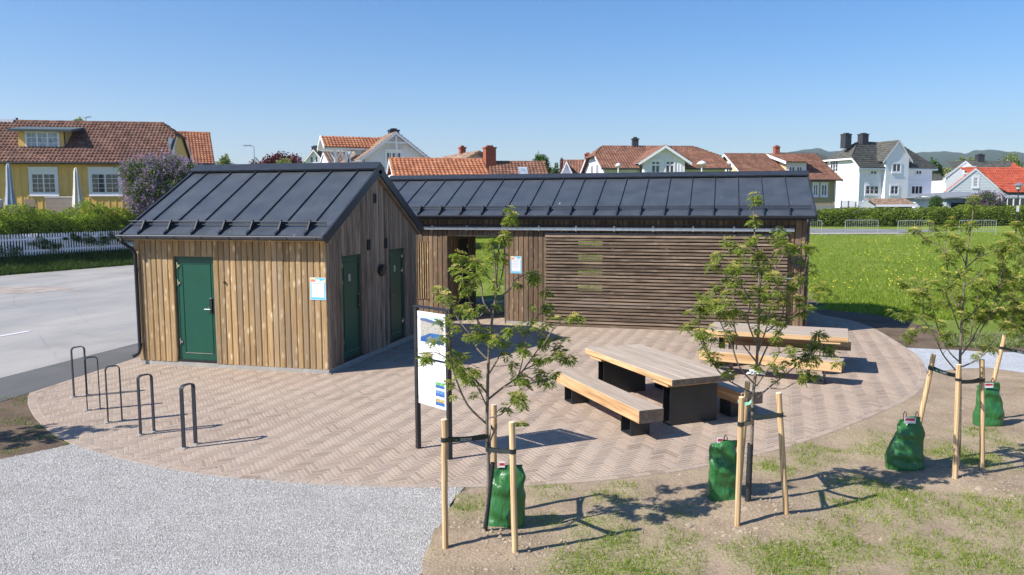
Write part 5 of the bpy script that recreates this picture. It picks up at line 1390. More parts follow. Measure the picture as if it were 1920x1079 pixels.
def win(root, O, ex, n, wd, h, nx=2, nz=2, casing=.10, frame='white_paint', glass='glass', sashes=1, head=0.0, sill=True, casing_mat=None):
    F = framed(O, ex, n); m = MB(); c = casing
    for u0, u1, z0, z1 in ((-c, 0, -c, h+c+head), (wd, wd+c, -c, h+c+head), (0, wd, -c, 0), (0, wd, h, h+c+head)): fbox(m, F, u0, u1, z0, z1, .0, .045)
    if head > 0: fbox(m, F, -c-.05, wd+c+.05, h+c+head, h+c+head+.05, .0, .10)
    f = obj('window', m, casing_mat or M[frame], root, world=False)
    sw_ = wd/sashes; fr = MB(); bt = .045
    for s in range(sashes):
        a, b = s*sw_, (s+1)*sw_
        for u0, u1, z0, z1 in ((a, a+bt, 0, h), (b-bt, b, 0, h), (a+bt, b-bt, 0, bt), (a+bt, b-bt, h-bt, h)): fbox(fr, F, u0, u1, z0, z1, .002, .035)
        for i in range(1, nx): u = a + (b-a)*i/nx; fbox(fr, F, u-.014, u+.014, bt, h-bt, .004, .03)
        for k in range(1, nz): z = h*k/nz; fbox(fr, F, a+bt, b-bt, z-.014, z+.014, .0041, .0301)
    obj('frame', fr, M['white_paint'], f, world=False)
    g = MB(); g.quad(F(0.0,0.0,.008), F(wd,0.0,.008), F(wd,h,.008), F(0.0,h,.008)); obj('pane', g, M[glass], f, world=False)
    if sill: s_ = MB(); fbox(s_, F, -c-.03, wd+c+.03, -c-.05, -c, .0, .09); obj('sill', s_, M['white_paint'], f, world=False)
    return f
class House:
    def __init__(s, name, label, cat, u0, D0, zbase, ang=0.0, group=None):
        s.a = R(ang); s.D0 = D0; s.s0 = (u0-960)/1500*D0; s.zb = zbase
        loc = W(s.s0, D0, zbase); s.r = thing(name, label, cat, loc, YAW+s.a, group)
    def x_at(s, u, y=0.0):
        k = (u-960)/1500; ca, sa = math.cos(s.a), math.sin(s.a); S0 = s.s0 - sa*y; D0 = s.D0 + ca*y
        return (k*D0 - S0)/(ca - k*sa)
    def z_at(s, u, v, y=0.0):
        x = s.x_at(u, y); D = s.D0 + math.sin(s.a)*x + math.cos(s.a)*y
        return sz(u, v, D)[1] - s.zb
    def y_at(s, u, x=0.0):
        """depth along an end wall at local x for photo column u"""
        k = (u-960)/1500; ca, sa = math.cos(s.a), math.sin(s.a); S0 = s.s0 + ca*x; D0 = s.D0 + sa*x
        return (S0 - k*D0)/(sa + k*ca)
    def z_end(s, u, v, x=0.0):
        y = s.y_at(u, x); D = s.D0 + math.sin(s.a)*x + math.cos(s.a)*y; return sz(u, v, D)[1] - s.zb
    def box(s, nm, mat, *b, **k): m = MB(); m.box(*b, **k); return obj(nm, m, M[mat] if isinstance(mat, str) else mat, s.r, world=False)
    def poly(s, nm, mat, pts, d): m = MB(); m.prism(pts, d); return obj(nm, m, M[mat] if isinstance(mat, str) else mat, s.r, world=False)
    def win(s, uL, vT, uR, vB, y=0.0, **k):
        x0, x1 = s.x_at(uL, y), s.x_at(uR, y); z1, z0 = s.z_at(uL, vT, y), s.z_at(uL, vB, y)
        return win(s.r, (x0, y-.003, z0), (1,0,0), (0,-1,0), x1-x0, z1-z0, **k)
    def battens(s, x0, x1, z0, z1, mat, y=0.0, step=.3, skip=()):
        k = int((x1-x0)/step); m = MB()
        for i in range(k+1):
            x = x0+i*step
            if any(a < x < b for a, b in skip): continue
            m.box(x-.025, x+.025, y-.022, y-.001, z0, z1)
        o = obj('battens', m, M[mat], s.r, world=False); tag(o, kind='stuff'); return o
def gable_roof(h, x0, x1, y0, y1, ze, zr, mat, ov=.35, gov=.3, tw=.28, th=.36, trim='white_paint', axis='x', hipL=0, hipR=0, hh=.72, gutterm='steel_dark', back=True):
    """x-axis ridge; half hips cut the ridge ends by hipL / hipR metres above the fraction hh of the slope"""
    r = h.r; ym = (y0+y1)/2; half = ym-y0; sl = (zr-ze)/half
    X0, X1 = x0-gov, x1+gov; Y0, Y1 = y0-ov, y1+ov; zE_ = ze - ov*sl
    if axis == 'x':
        lmin = (lambda t: max(0, (t-hh)/(1-hh))*hipL/(X1-X0)) if hipL else None
        lmax = (lambda t: 1-max(0, (t-hh)/(1-hh))*hipR/(X1-X0)) if hipR else None
        tile_roof(r, 'roof', (X0,Y0,zE_), (X1,Y0,zE_), (X1,ym,zr), (X0,ym,zr), mat, tw, th, lmin, lmax)
        if back: tile_roof(r, 'roof', (X1,Y1,zE_), (X0,Y1,zE_), (X0,ym,zr), (X1,ym,zr), mat, tw*2, th, (lambda t: lmax and 1-lmax(t) or 0) if hipR else None, (lambda t: 1-lmin(t)) if hipL else None)
        zh = zE_ + (zr-zE_)*hh; yh0 = Y0 + (ym-Y0)*hh; yh1 = Y1 - (Y1-ym)*hh
        if hipL: tile_roof(r, 'hip_roof', (X0,yh1,zh), (X0,yh0,zh), (X0+hipL,ym-.01,zr), (X0+hipL,ym+.01,zr), mat, tw, th)
        if hipR: tile_roof(r, 'hip_roof', (X1,yh0,zh), (X1,yh1,zh), (X1-hipR,ym+.01,zr), (X1-hipR,ym-.01,zr), mat, tw, th)
        m = MB()
        for (a, b, hp) in ((X0, X0+.05, hipL), (X1-.05, X1, hipR)):
            e = hh if hp else 1.0
            for (ya, yb) in ((Y0, ym), (Y1, ym)):
                yy = ya + (yb-ya)*e; zz_ = zE_ + (zr-zE_)*e
                m.prism([(a, ya, zE_+.02), (a, yy, zz_+.02), (a, yy, zz_-.17), (a, ya, zE_-.17)], (b-a, 0, 0))
        obj('barge_board', m, M[trim], r, world=False)
        rt = MB(); k = max(2, int((X1-X0-hipL-hipR)/.4)); xa, xb = X0+hipL, X1-hipR
        for i in range(k): rt.tube([(xa+(xb-xa)*i/k, ym, zr+.03), (xa+(xb-xa)*(i+1)/k+.02, ym, zr+.045)], [.09, .075], 8)
        tag(obj('ridge_tiles', rt, mat, r, world=False), kind='stuff')
        g = MB(); g.tube([(X0+.03, Y0-.05, zE_-.02), (X1-.03, Y0-.05, zE_-.02)], .06, 8); obj('gutter', g, M[gutterm], r, world=False)
    return dict(X0=X0, X1=X1, Y0=Y0, Y1=Y1, ym=ym, zE=zE_, zr=zr, sl=sl)
def walls(h, x0, x1, y0, y1, ze, zr, mat, ridge='x', hipz=None, name='wall'):
    m = MB(); ym = (y0+y1)/2; xm = (x0+x1)/2; zz_ = zr-.08
    if ridge == 'x':
        if hipz: f = (zz_-hipz)/(zz_-ze); P = [(x0,y0,0),(x0,y1,0),(x0,y1,ze),(x0,ym+(y1-ym)*f,hipz),(x0,ym-(ym-y0)*f,hipz),(x0,y0,ze)]
        else: P = [(x0,y0,0),(x0,y1,0),(x0,y1,ze),(x0,ym,zz_),(x0,y0,ze)]
        m.prism(P, (x1-x0,0,0))
    else: m.prism([(x0,y0,0),(x0,y0,ze),(xm,y0,zz_),(x1,y0,ze),(x1,y0,0)], (0,y1-y0,0))
    return obj(name, m, M[mat], h.r, world=False)
def cross_gable_roof(h, x0, x1, yf, yb, ze, zr, mat, trim='white_paint', ov=.25, fov=.35, tw=.28, th=.36):
    """ridge along y, gable facing the viewer"""
    xm = (x0+x1)/2; sl = (zr-ze)/(xm-x0); X0, X1 = x0-ov, x1+ov; zE_ = ze-ov*sl; Yf = yf-fov
    tile_roof(h.r, 'roof', (X0,yb,zE_), (X0,Yf,zE_), (xm,Yf,zr), (xm,yb,zr), mat, tw, th)
    tile_roof(h.r, 'roof', (X1,Yf,zE_), (X1,yb,zE_), (xm,yb,zr), (xm,Yf,zr), mat, tw, th)
    m = MB(); 
    for a in (X0, X1):
        m.prism([(a, Yf, zE_+.02), (xm, Yf, zr+.03), (xm, Yf, zr-.20), (a, Yf, zE_-.2)], (0, .05, 0))
    obj('barge_board', m, M[trim], h.r, world=False)
    s_ = MB(); deck(s_, (X0,yb,zE_-.005), (X0,Yf+.051,zE_-.005), (xm-.001,Yf+.051,zr-.005), (xm-.001,yb,zr-.005), .05); deck(s_, (X1,Yf+.051,zE_-.005), (X1,yb,zE_-.005), (xm+.001,yb,zr-.005), (xm+.001,Yf+.051,zr-.005), .05); obj('roof_deck', s_, M[trim], h.r, world=False)
def chimney(h, x, y, z0, z1, w=.6, d=.6, mat='red_brick', cap=True, bricks=False, name='chimney'):
    m = MB(); m.box(x-w/2, x+w/2, y-d/2, y+d/2, z0, z1)
    c = obj(name, m, M[mat], h.r, world=False)
    if cap: k = MB(); k.box(x-w/2-.05, x+w/2+.05, y-d/2-.05, y+d/2+.05, z1+.001, z1+.10); k.box(x-w*.3, x+w*.3, y-d*.3, y+d*.3, z1+.101, z1+.22); obj('chimney_cap', k, M['dark_metal_box'] if mat == 'dark_metal_box' else M[mat], c, world=False)
    return c

# ---- 1 yellow house on the left
h = House('yellow_house', 'long yellow board house with brown pantile roof behind the left hedge', 'house', -190, 50.2, 2.4, 11.0)
xr = h.x_at(318); ze = h.z_at(100, 299); dY = 8.4; 
zr = h.z_at(100, 229, dY/2)
walls(h, 0, xr, 0, dY, ze, zr, 'yellow_wall', hipz=ze+(zr-ze)*.70)
q = gable_roof(h, 0, xr, 0, dY, ze+.05, zr, M['tile_brown'], ov=.45, gov=.25, tw=.235, th=.36, hipR=1.15, hh=.68, trim='white_paint_dim')
bt_skip = [(h.x_at(a), h.x_at(b)) for a, b in ((-20,5),(61,117),(172,236))]
for i in range(int(xr/.40)+1):
    x = .02 + i*.40; 
    if any(a < x < b for a, b in bt_skip):
        h.box('batten', 'yellow_wall', x-.03, x+.03, -.022, -.001, h.z_at(88,312)+.12, ze-.2); h.box('batten', 'yellow_wall', x-.03, x+.03, -.022, -.001, 0, h.z_at(88,368)-.1); continue
    h.box('batten', 'yellow_wall', x-.03, x+.03, -.022, -.001, 0, ze-.2)
h.box('frieze_board', 'white_paint_dim', 0, xr, -.03, -.001, ze-.19, ze-.02)
for (a, b) in ((-25,1),(68,112),(179,230)):
    h.win(a, 326, b, 362, sashes=2, nx=2, nz=4, casing=.17, head=.22, casing_mat=M['white_paint'])
# dormer
xa, xb = h.x_at(48, 1.2), h.x_at(134, 1.2); zt_, zb_ = h.z_at(90, 244, 1.2), h.z_at(90, 281, 1.2)
h.box('dormer', 'yellow_wall', xa, xb, 1.15, 3.6, zb_-.3, zt_)
h.win(63, 248, 122, 278, y=1.15, sashes=3, nx=2, nz=3, casing=.07, glass='pale_glass')
m = MB(); deck(m, (xa-.45, .75, zt_+.02), (xb+.55, .75, zt_+.02), (xb+.55, 4.0, zt_+.48), (xa-.45, 4.0, zt_+.48), .15); obj('dormer_roof', m, plain('dormer_felt', (.09,.12,.13), .6), h.r, world=False)
m = MB(); m.tube([(xb+.05, .95, zt_), (xb+.05, 1.05, zb_-.2), (xb+.0, .6, zb_-.65)], .04, 6); obj('downpipe', m, M['steel_dark'], h.r, world=False)
chimney(h, h.x_at(30, dY/2), dY/2, zr-.3, zr+.12, .9, .5, 'white_paint_dim', cap=False)
h.box('roof_pipe', 'steel_dark', h.x_at(43,4), h.x_at(43,4)+.12, 4.2, 4.32, zr-.2, zr+.25)
a_ = MB(); x_ = h.x_at(175, dY/2); a_.tube([(x_, dY/2, zr), (x_, dY/2, zr+.35), (x_+.3, dY/2, zr+.45)], .02, 5); a_.tube([(x_-.2, dY/2, zr+.3), (x_+.4, dY/2, zr+.36)], .012, 4); obj('antenna', a_, M['steel_dark'], h.r, world=False)
h.box('hatch_panel', 'pale_glass', xr+.02, xr+.15, 1.0, 2.2, ze+.35, ze+1.55)
# ---- 2 orange roofed house right behind it
h = House('white_house', 'house with bright orange-red tiled roof right of the yellow house', 'house', 288, 64.0, 2.6, 24)
xr = h.x_at(403); ze = h.z_at(350, 303); zr = h.z_at(350, 249, 4.0)
walls(h, 0, xr, 0, 8, ze, zr, 'white_paint_dim'); gable_roof(h, 0, xr, 0, 8, ze, zr, M['tile_orange'], ov=.3, gov=.25, tw=.24, th=.33, trim='tile_brown')
h.box('corner_board', 'tan_and_shaded_beige', xr+.002, xr+.03, 0, .25, 0, ze-.2)
# ---- 3 small white gable behind the red maple
h = House('white_house', 'small white gable house with dark chimney behind the dark red tree', 'house', 570, 112.0, 2.6, -2)
xr = h.x_at(622); xm = h.x_at(594); zr = h.z_at(594, 281); ze = h.z_at(594, 312)
m = MB(); m.prism([(-1.5,0,0),(-1.5,0,ze-1.6),(xm,0,zr-.1),(xr+1.0,0,ze-1.6),(xr+1.0,0,0)], (0,8,0)); obj('wall', m, M['white_paint'], h.r, world=False)
cross_gable_roof(h, -1.5, 2*xm+1.5, 0, 8, ze-1.6, zr, M['tile_rust'], tw=.3)
h.win(587, 294, 592, 305, nx=1, nz=1, casing=.08); h.win(596, 294, 601, 305, nx=1, nz=1, casing=.08)
chimney(h, xm-.6, 3, zr-1.0, zr+.55, .9, .9, 'dark_metal_box')
# ---- 4 white villa with the orange roofed balcony wing
h = House('white_villa', 'white villa with tan roof and orange tiled balcony wing above the small cabin ridge', 'house', 657, 62.0, 2.4, 22)
xm = h.x_at(744); xr = 2*xm - h.x_at(672); xl = h.x_at(676); zr = h.z_at(744, 249); sl_ = (zr - h.z_at(676, 300))/(xm-xl)
ze = zr - (xm-xl)*sl_; xr = xm + (xm-xl)
m = MB(); m.prism([(xl+.4,0,0),(xl+.4,0,ze-.1+.4*sl_),(xm,0,zr-.15),(xr-.4,0,ze-.1+.4*sl_),(xr-.4,0,0)], (0,9,0)); obj('wall', m, M['white_paint_dim'], h.r, world=False)
m = MB()
for i in range(int((xr-xl-.8)/.22)):
    x = xl+.45+i*.22; zt = zr-.2-abs(x-xm)*sl_
    m.box(x-.03, x+.03, -.02, -.001, 0, zt)
tag(obj('battens', m, M['white_paint_dim'], h.r, world=False), kind='stuff')
cross_gable_roof(h, xl+.25, xr-.25, 0, 9, ze+.25*sl_, zr, M['tile_tan'], trim='white_paint_dim', fov=.55, tw=.3, th=.3)
m = MB(); zc = h.z_at(744, 268); m.box(xm-1.25, xm+1.25, -.50, -.42, zc-.08, zc+.04); m.box(xm-.07, xm+.07, -.51, -.41, zc-.55, zr-.3)
for sg in (-1, 1): m.tube([(xm+sg*.9, -.46, zc), (xm+sg*.1, -.46, zc+.55)], .05, 4)
obj('gable_ornament', m, M['white_paint'], h.r, world=False)
h.win(728, 286, 755, 311, sashes=3, nx=1, nz=2, casing=.13, head=.08)
chimney(h, xm+.45, 2.2, zr-1.0, zr+.30, .75, .75, 'dark_metal_box')
m = MB(); xg = xl+.3; m.tube([(xg, -.5, ze+.1), (xg+.1, -.3, ze-.25), (xg+.9, -.06, ze-.45), (xg+.9, -.06, 0)], .045, 6); obj('downpipe', m, M['steel_dark'], h.r, world=False)
# wing
wy = 3.2
xw0, xw1 = h.x_at(612, wy-1.5), xm-.3; zwr = h.z_at(640, 257, wy); zwe = h.z_at(640, 277, wy-1.6)
tile_roof(h.r, 'wing_roof', (xw0,wy-1.7,zwe), (xw1,wy-1.7,zwe), (xw1,wy,zwr), (xw0,wy,zwr), M['tile_orange'], .26, .36)
tile_roof(h.r, 'wing_roof', (xw1,wy+1.7,zwe), (xw0,wy+1.7,zwe), (xw0,wy,zwr), (xw1,wy,zwr), M['tile_orange'], .4, .36)
m = MB()
for ya in (wy-1.75, wy+1.75): m.prism([(xw0-.03, ya, zwe+.05), (xw0-.03, wy, zwr+.08), (xw0-.03, wy, zwr-.13), (xw0-.03, ya, zwe-.16)], (.06,0,0))
m.box(xw0+.1, xw1, wy-1.62, wy-1.55, zwe-.17, zwe-.04); obj('barge_board', m, M['white_paint'], h.r, world=False)
m = MB(); deck(m, (xw0,wy-1.68,zwe-.02), (xw1,wy-1.68,zwe-.02), (xw1,wy-.001,zwr-.02), (xw0,wy-.001,zwr-.02), .05); deck(m, (xw1,wy+1.68,zwe-.02), (xw0,wy+1.68,zwe-.02), (xw0,wy+.001,zwr-.02), (xw1,wy+.001,zwr-.02), .05); obj('wing_deck', m, M['white_paint_dim'], h.r, world=False)
for x in (xw0+.9, xw0+1.75):
    for y in (wy-1.4,):
        m = MB(); m.box(x-.09, x+.09, y-.09, y+.09, 0, zwe-.18); m.tube([(x, y, zwe-1.0), (x-.45, y, zwe-.25)], .06, 4); m.tube([(x, y, zwe-1.0), (x+.45, y, zwe-.25)], .05, 4); obj('post', m, M['white_paint'], h.r, world=False)
h.box('wing_wall', 'white_paint_dim', xw0+3.0, xl+1.5, wy-1.3, wy+1.3, 0, zwe+.2)
h.box('balcony_floor', 'white_paint', xw0+.5, xw0+3.0, wy-1.5, wy+1.5, zwe-3.2, zwe-3.0)
h.win(653, 292, 660, 311, y=wy-1.3, nx=1, nz=1, casing=.06)
# rear tan roof seen under the wing
h2 = House('small_house', 'small tan roof seen between the villa balcony posts', 'house', 622, 74.0, 2.6, 22)
xr = h2.x_at(665); zr = h2.z_at(650, 287, 3); ze = h2.z_at(640, 306)
walls(h2, 0, xr, 0, 6, ze, zr, 'white_paint_dim'); gable_roof(h2, 0, xr, 0, 6, ze, zr, M['tile_tan'], ov=.2, gov=.1)
# ---- 5 orange roof close behind the long cabin
h = House('white_cottage', 'cottage with bright orange pantile roof and white gable right behind the cabins', 'house', 741, 47.0, 1.6, 14)
xr = h.x_at(912); y2 = 5.0; zr = h.z_at(745, 299, y2/2); ze = h.z_at(820, 331.5)-.15
walls(h, .35, xr, 0, y2, ze, zr, 'red_wall'); gable_roof(h, .3, xr, 0, y2, ze+.1, zr, M['tile_orange'], ov=.35, gov=.35, tw=.25, th=.35, trim='white_paint')
m = MB(); m.box(-.02, .36, 1.2, 3.9, ze+.05, ze+.22); m.box(.02, .34, 1.5, 3.6, ze+.221, ze+.32); obj('porch_trim', m, M['white_paint'], h.r, world=False)
# ---- 6 brown gable with two brick chimneys, skylight roof
h = House('brown_house', 'house with brown gable and two brick chimneys behind the orange cottage', 'house', 866, 58.0, 2.0, 24)
xm = h.x_at(897); xl = h.x_at(862); zr = h.z_at(897, 284); ze = h.z_at(862, 306); xr = h.x_at(945); ze2 = zr-(xr-xm)*(zr-ze)/(xm-xl)
m = MB(); m.prism([(xl,0,0),(xl,0,ze-.2),(xm,0,zr-.15),(xr,0,ze2-.1),(xr,0,0)], (0,7,0)); obj('wall', m, M['white_paint_dim'], h.r, world=False)
tile_roof(h.r, 'roof', (xl-.2,7,ze-.1), (xl-.2,-.3,ze-.1), (xm,-.3,zr), (xm,7,zr), M['tile_tan'], .3, .36)
tile_roof(h.r, 'roof', (xr+.2,-.3,ze2-.1), (xr+.2,7,ze2-.1), (xm,7,zr), (xm,-.3,zr), M['tile_rust'], .3, .36)
m = MB(); m.prism([(xl-.2,-.34,ze-.1),(xm,-.34,zr+.03),(xm,-.34,zr-.18),(xl-.2,-.34,ze-.3)], (0,.05,0)); m.prism([(xr+.2,-.34,ze2-.1),(xm,-.34,zr+.03),(xm,-.34,zr-.18),(xr+.2,-.34,ze2-.3)], (0,.05,0)); obj('barge_board', m, M['tan_and_shaded_beige'], h.r, world=False)
c = chimney(h, h.x_at(868.5, 3), 3.0, ze-1, h.z_at(868, 279, 3), .42, .42, 'red_brick'); c['label'] = 'slim weathered brick chimney'
c = chimney(h, h.x_at(919, -.9), -.9, ze2-2, h.z_at(919, 279, -.9), .78, .55, 'red_brick'); c['label'] = 'wide red brick chimney'
h = House('low_house', 'low house with rust pantile roof and skylight, right of the wide brick chimney', 'house', 925, 56.0, 2.0, 6)
xr = h.x_at(1028); zr = h.z_at(980, 305, 2.4); ze = h.z_at(980, 329)-.3
walls(h, 0, xr, 0, 4.8, ze, zr, 'white_paint_dim'); gable_roof(h, 0, xr, 0, 4.8, ze, zr, M['tile_rust'], ov=.2, gov=.15, tw=.25, th=.33, trim='tile_rust')
x0_, x1_ = h.x_at(972, 1.2), h.x_at(989, 1.2); zz0 = ze + (zr-ze)*.12; zz1 = ze + (zr-ze)*.6
m = MB(); m.prism([(x0_, .3+.0, zz0+.10), (x1_, .3, zz0+.10), (x1_, 1.45, zz1+.12), (x0_, 1.45, zz1+.12)], (0,-.02,.04)); obj('skylight', m, M['pale_glass'], h.r, world=False)
# ---- 7 small red roofs left of the mint house
h = House('white_house', 'small white house with rust roof and brick chimney left of the mint green house', 'house', 1049, 74.0, 2.3, -4)
xr = h.x_at(1104); zr = h.z_at(1075, 302, 3); ze = h.z_at(1075, 326)
walls(h, .3, xr, 0, 6, ze, zr, 'white_paint'); gable_roof(h, .6, xr, 0, 6, ze, zr, M['tile_rust'], ov=.2, gov=.3, tw=.28)
xg0, xg1 = h.x_at(1048, -1), h.x_at(1072, -1); xm_ = h.x_at(1062, -1); zg = h.z_at(1062, 303, -1)
m = MB(); m.prism([(xg0,-1.2,0),(xg0,-1.2,ze-.4),(xm_,-1.2,zg-.1),(2*xm_-xg0,-1.2,ze-.4),(2*xm_-xg0,-1.2,0)], (0,3,0)); obj('porch_wall', m, M['white_paint'], h.r, world=False)
cross_gable_roof(h, xg0, 2*xm_-xg0, -1.2, 2, ze-.4, zg, M['tile_rust'], tw=.3, fov=.3)
chimney(h, h.x_at(1101, 2), 2, ze, h.z_at(1101, 291, 2), .55, .55, 'red_brick')
# ---- 8 mint house
h = House('mint_house', 'pale mint house with brown-red roof and central white gable above the long cabin', 'house', 1133, 63.0, 2.2, 5)
xr = h.x_at(1356); ze = h.z_at(1180, 313); zr = h.z_at(1180, 276, 4.3)
walls(h, 0, xr, 0, 8.6, ze, zr, 'mint_wall', hipz=ze+(zr-ze)*.55)
gable_roof(h, 0, xr, 0, 8.6, ze+.05, zr, M['tile_rust'], ov=.5, gov=.4, tw=.22, th=.30, hipL=1.0, hipR=1.6, hh=.55, trim='white_paint', gutterm='dark_metal_box')
m = MB(); m.prism([(-.03,0,0),(-.03,8.6,0),(-.03,8.6,ze),(-.03,6.3,ze+(zr-ze)*.5),(-.03,2.3,ze+(zr-ze)*.5),(-.03,0,ze)], (.028,0,0)); obj('end_wall', m, M['white_paint'], h.r, world=False)  # white slab over the mint end, full sun put into its colour
for (y0, y1) in ((2.2, 3.2), (4.6, 5.6)): win(h.r, (-.035, y1, ze-1.7), (0,-1,0), (-1,0,0), y1-y0, 2.0, nx=1, nz=2, sashes=2, casing=.12)
xa, xb = h.x_at(1204, -.9), h.x_at(1281, -.9); xm = h.x_at(1243, -.9); zg = h.z_at(1243, 273.5, -.9); zge = h.z_at(1204, 299, -.9); xh = (xb-xa)/2
m = MB(); m.prism([(xm-xh,-.9,0),(xm-xh,-.9,zge),(xm,-.9,zg-.12),(xm+xh,-.9,zge),(xm+xh,-.9,0)], (0,3.5,0)); obj('gable_wall', m, M['white_paint'], h.r, world=False)
cross_gable_roof(h, xm-xh, xm+xh, -.9, 4.1, zge, zg, M['tile_rust'], fov=.4, ov=.45, tw=.22, th=.3)
h.battens(xm-xh+.1, xm+xh-.1, 0, zge-.3, 'white_paint', y=-.9, step=.24, skip=[(h.x_at(1217,-.9), h.x_at(1263,-.9))])
m = MB()
for i in range(int(xr/.22)):
    x = .1+i*.22
    if xm-xh-.1 < x < xm+xh+.1: continue
    m.box(x-.02, x+.02, -.02, -.001, 0, ze-.15)
tag(obj('battens', m, M['mint_wall'], h.r, world=False), kind='stuff')
for (a, b) in ((1219.5,1234.5),(1246,1261)):
    h.win(a, 303, b, 324, y=-.9, sashes=2, nx=1, nz=1, casing=.10, head=.05, sill=False)
    x0_, x1_ = h.x_at(a, -.9), h.x_at(b, -.9); z_ = h.z_at(a, 309.5, -.9); h.box('transom', 'white_paint', x0_, x1_, -.94, -.904, z_-.06, z_+.06)
chimney(h, h.x_at(1188.5, 4.3), 4.3, zr-.3, h.z_at(1188, 262.5, 4.3), .48, .48, 'dark_metal_box')
m = MB(); m.tube([(xm-xh-.2, -.7, zge-.3), (xm-xh-.05, -.3, ze-.5), (xm-xh-.05, -.1, 0)], .05, 6); obj('downpipe', m, M['dark_metal_box'], h.r, world=False)
# ---- 9 beige house
h = House('beige_house', 'beige house with brown-red roof and long shed dormer left of the big white house', 'house', 1401, 78.0, 2.3, 10)
xl, xm = h.x_at(1357), h.x_at(1372.5)
xr = h.x_at(1561); zr = h.z_at(1420, 290, 4.5); ze = h.z_at(1545, 334)
walls(h, 0, xr, 0, 9, ze, zr, 'tan_and_shaded_beige'); gable_roof(h, 0, xr, 0, 9, ze+.05, zr, M['tile_rust'], ov=.5, gov=.55, tw=.22, th=.28, trim='white_paint')
m = MB(); m.prism([(-.03,0,0),(-.03,9,0),(-.03,9,ze),(-.03,4.5,zr-.15),(-.03,0,ze)], (.028,0,0)); obj('end_wall', m, M['beige_wall'], h.r, world=False)  # end wall in the lit beige, front walls in the shaded copy
win(h.r, (-.035, 4.9, ze+.35), (0,-1,0), (-1,0,0), 1.1, 1.3, nx=1, nz=2, sashes=2, casing=.12)
h.battens(.1, xr, 0, ze-.2, 'tan_and_shaded_beige', step=.24, skip=[(h.x_at(1515), h.x_at(1552))])
for (a, b) in ((1521.5,1529),(1536.5,1546)): h.win(a, 347, b, 367, sashes=2, nx=1, nz=2, casing=.13, head=.08)
h.box('corner_board', 'white_paint', xr-.001, xr+.12, -.03, .12, 0, ze-.2); h.box('plinth', 'concrete', 0, xr, -.04, -.001, 0, h.z_at(1545, 384))
ya = 1.0; xa, xb = h.x_at(1470, ya), h.x_at(1507, ya); zt_ = h.z_at(1490, 305, ya); zb_ = h.z_at(1490, 326, ya)
h.box('dormer', 'white_paint_dim', xa, xb, ya, 4.5, zb_-.6, zt_)
h.poly('dormer_side', 'beige_wall', [(xa-.02, ya, zt_), (xa-.02, ya, zb_-.6), (xa-.02, 4.0, zt_-.1)], (.019,0,0))
tile_roof(h.r, 'dormer_roof', (xa-.4, ya-.6, zt_+.02), (xb+.5, ya-.6, zt_+.02), (xb+.5, 4.6, zr+.05), (xa-.4, 4.6, zr+.05), M['tile_rust'], .22, .3)
m = MB(); m.prism([(xa-.44, ya-.65, zt_+.06), (xa-.44, 4.6, zr+.12), (xa-.44, 4.6, zr-.16), (xa-.44, ya-.65, zt_-.2)], (.05,0,0)); obj('barge_board', m, M['white_paint'], h.r, world=False)
h.win(1475, 313, 1485, 324, y=ya, nx=1, nz=1, sashes=2, casing=.08); h.win(1489, 313, 1499, 324, y=ya, nx=1, nz=1, sashes=2, casing=.08)
c = chimney(h, h.x_at(1450.5, 4.5), 4.5, zr-.3, h.z_at(1450, 277, 4.5), .5, .5, 'red_brick')
# ---- 10 grey roof behind
h = House('grey_roofed_house', 'low grey slate roof glimpsed between the beige and the big white house', 'house', 1478, 120.0, 2.6, 8)
xr = h.x_at(1556); zr = h.z_at(1510, 288, 5); ze = h.z_at(1510, 302)
walls(h, 0, xr, 0, 10, ze, zr, 'white_paint_dim'); gable_roof(h, 0, xr, 0, 10, ze, zr, M['tile_grey'], tw=.35, th=.4)
# ---- 11 big white house
h = House('big_white_house', 'big white two storey house with grey slate roof and two dark chimneys', 'house', 1606, 92.0, 1.7, 17)
xr = h.x_at(1741); dY = 10.0; ze = h.z_at(1620, 316); zr = h.z_at(1600, 266, dY/2)
zsl = ze+.05
dY = h.y_at(1537, 0)-.45; zr = h.z_at(1600, 266, dY/2); zS = h.z_end(1560, 299); fS = (zS-zsl)/(zr-zsl); yS = -.45+fS*(dY/2+.45)
m = MB(); m.prism([(0,0,0),(0,0,ze),(0,yS,zS-.1),(0,dY,zS-.1),(0,dY,0)], (xr-.4,0,0)); m.box(xr-.3999, xr, 0, dY, 0, ze); obj('wall', m, M['white_paint'], h.r, world=False)
def slope(P, **k): tile_roof(h.r, 'roof', *P, M['tile_grey'], .3, .34, relief=.045, **k)
ov = .45; hx = 2.6
xR_ = xr+ov; XL = -ov
Lr = xR_-XL; slope(((XL,-ov,zsl),(xR_,-ov,zsl),(xR_-3.0,dY/2,zr),(XL,dY/2,zr)), lmin=lambda t: max(0,(t-fS)/(1-fS))*hx/Lr); slope(((xR_,dY+ov,zsl),(XL,dY+ov,zsl),(XL,dY/2,zr),(xR_-3.0,dY/2,zr)), lmax=lambda t: 1-max(0,(t-fS)/(1-fS))*hx/Lr)
slope(((XL,dY-yS,zS),(XL,yS,zS),(XL+hx,dY/2-.01,zr),(XL+hx,dY/2+.01,zr))); slope(((xR_,-ov,zsl),(xR_,dY+ov,zsl),(xR_-3.0,dY/2+.01,zr),(xR_-3.0,dY/2-.01,zr)))
h.box('eave_board', 'white_paint', XL+.03, xR_-.03, -ov+.03, 0, zsl-.22, zsl-.03); m = MB(); m.prism([(XL-.02,-ov,zsl-.03),(XL-.02,yS,zS-.03),(XL-.02,yS,zS-.22),(XL-.02,-ov,zsl-.24)], (.05,0,0)); m.box(XL-.02, XL+.03, yS+.001, dY, zS-.22, zS-.02); obj('barge_board', m, M['white_paint'], h.r, world=False)
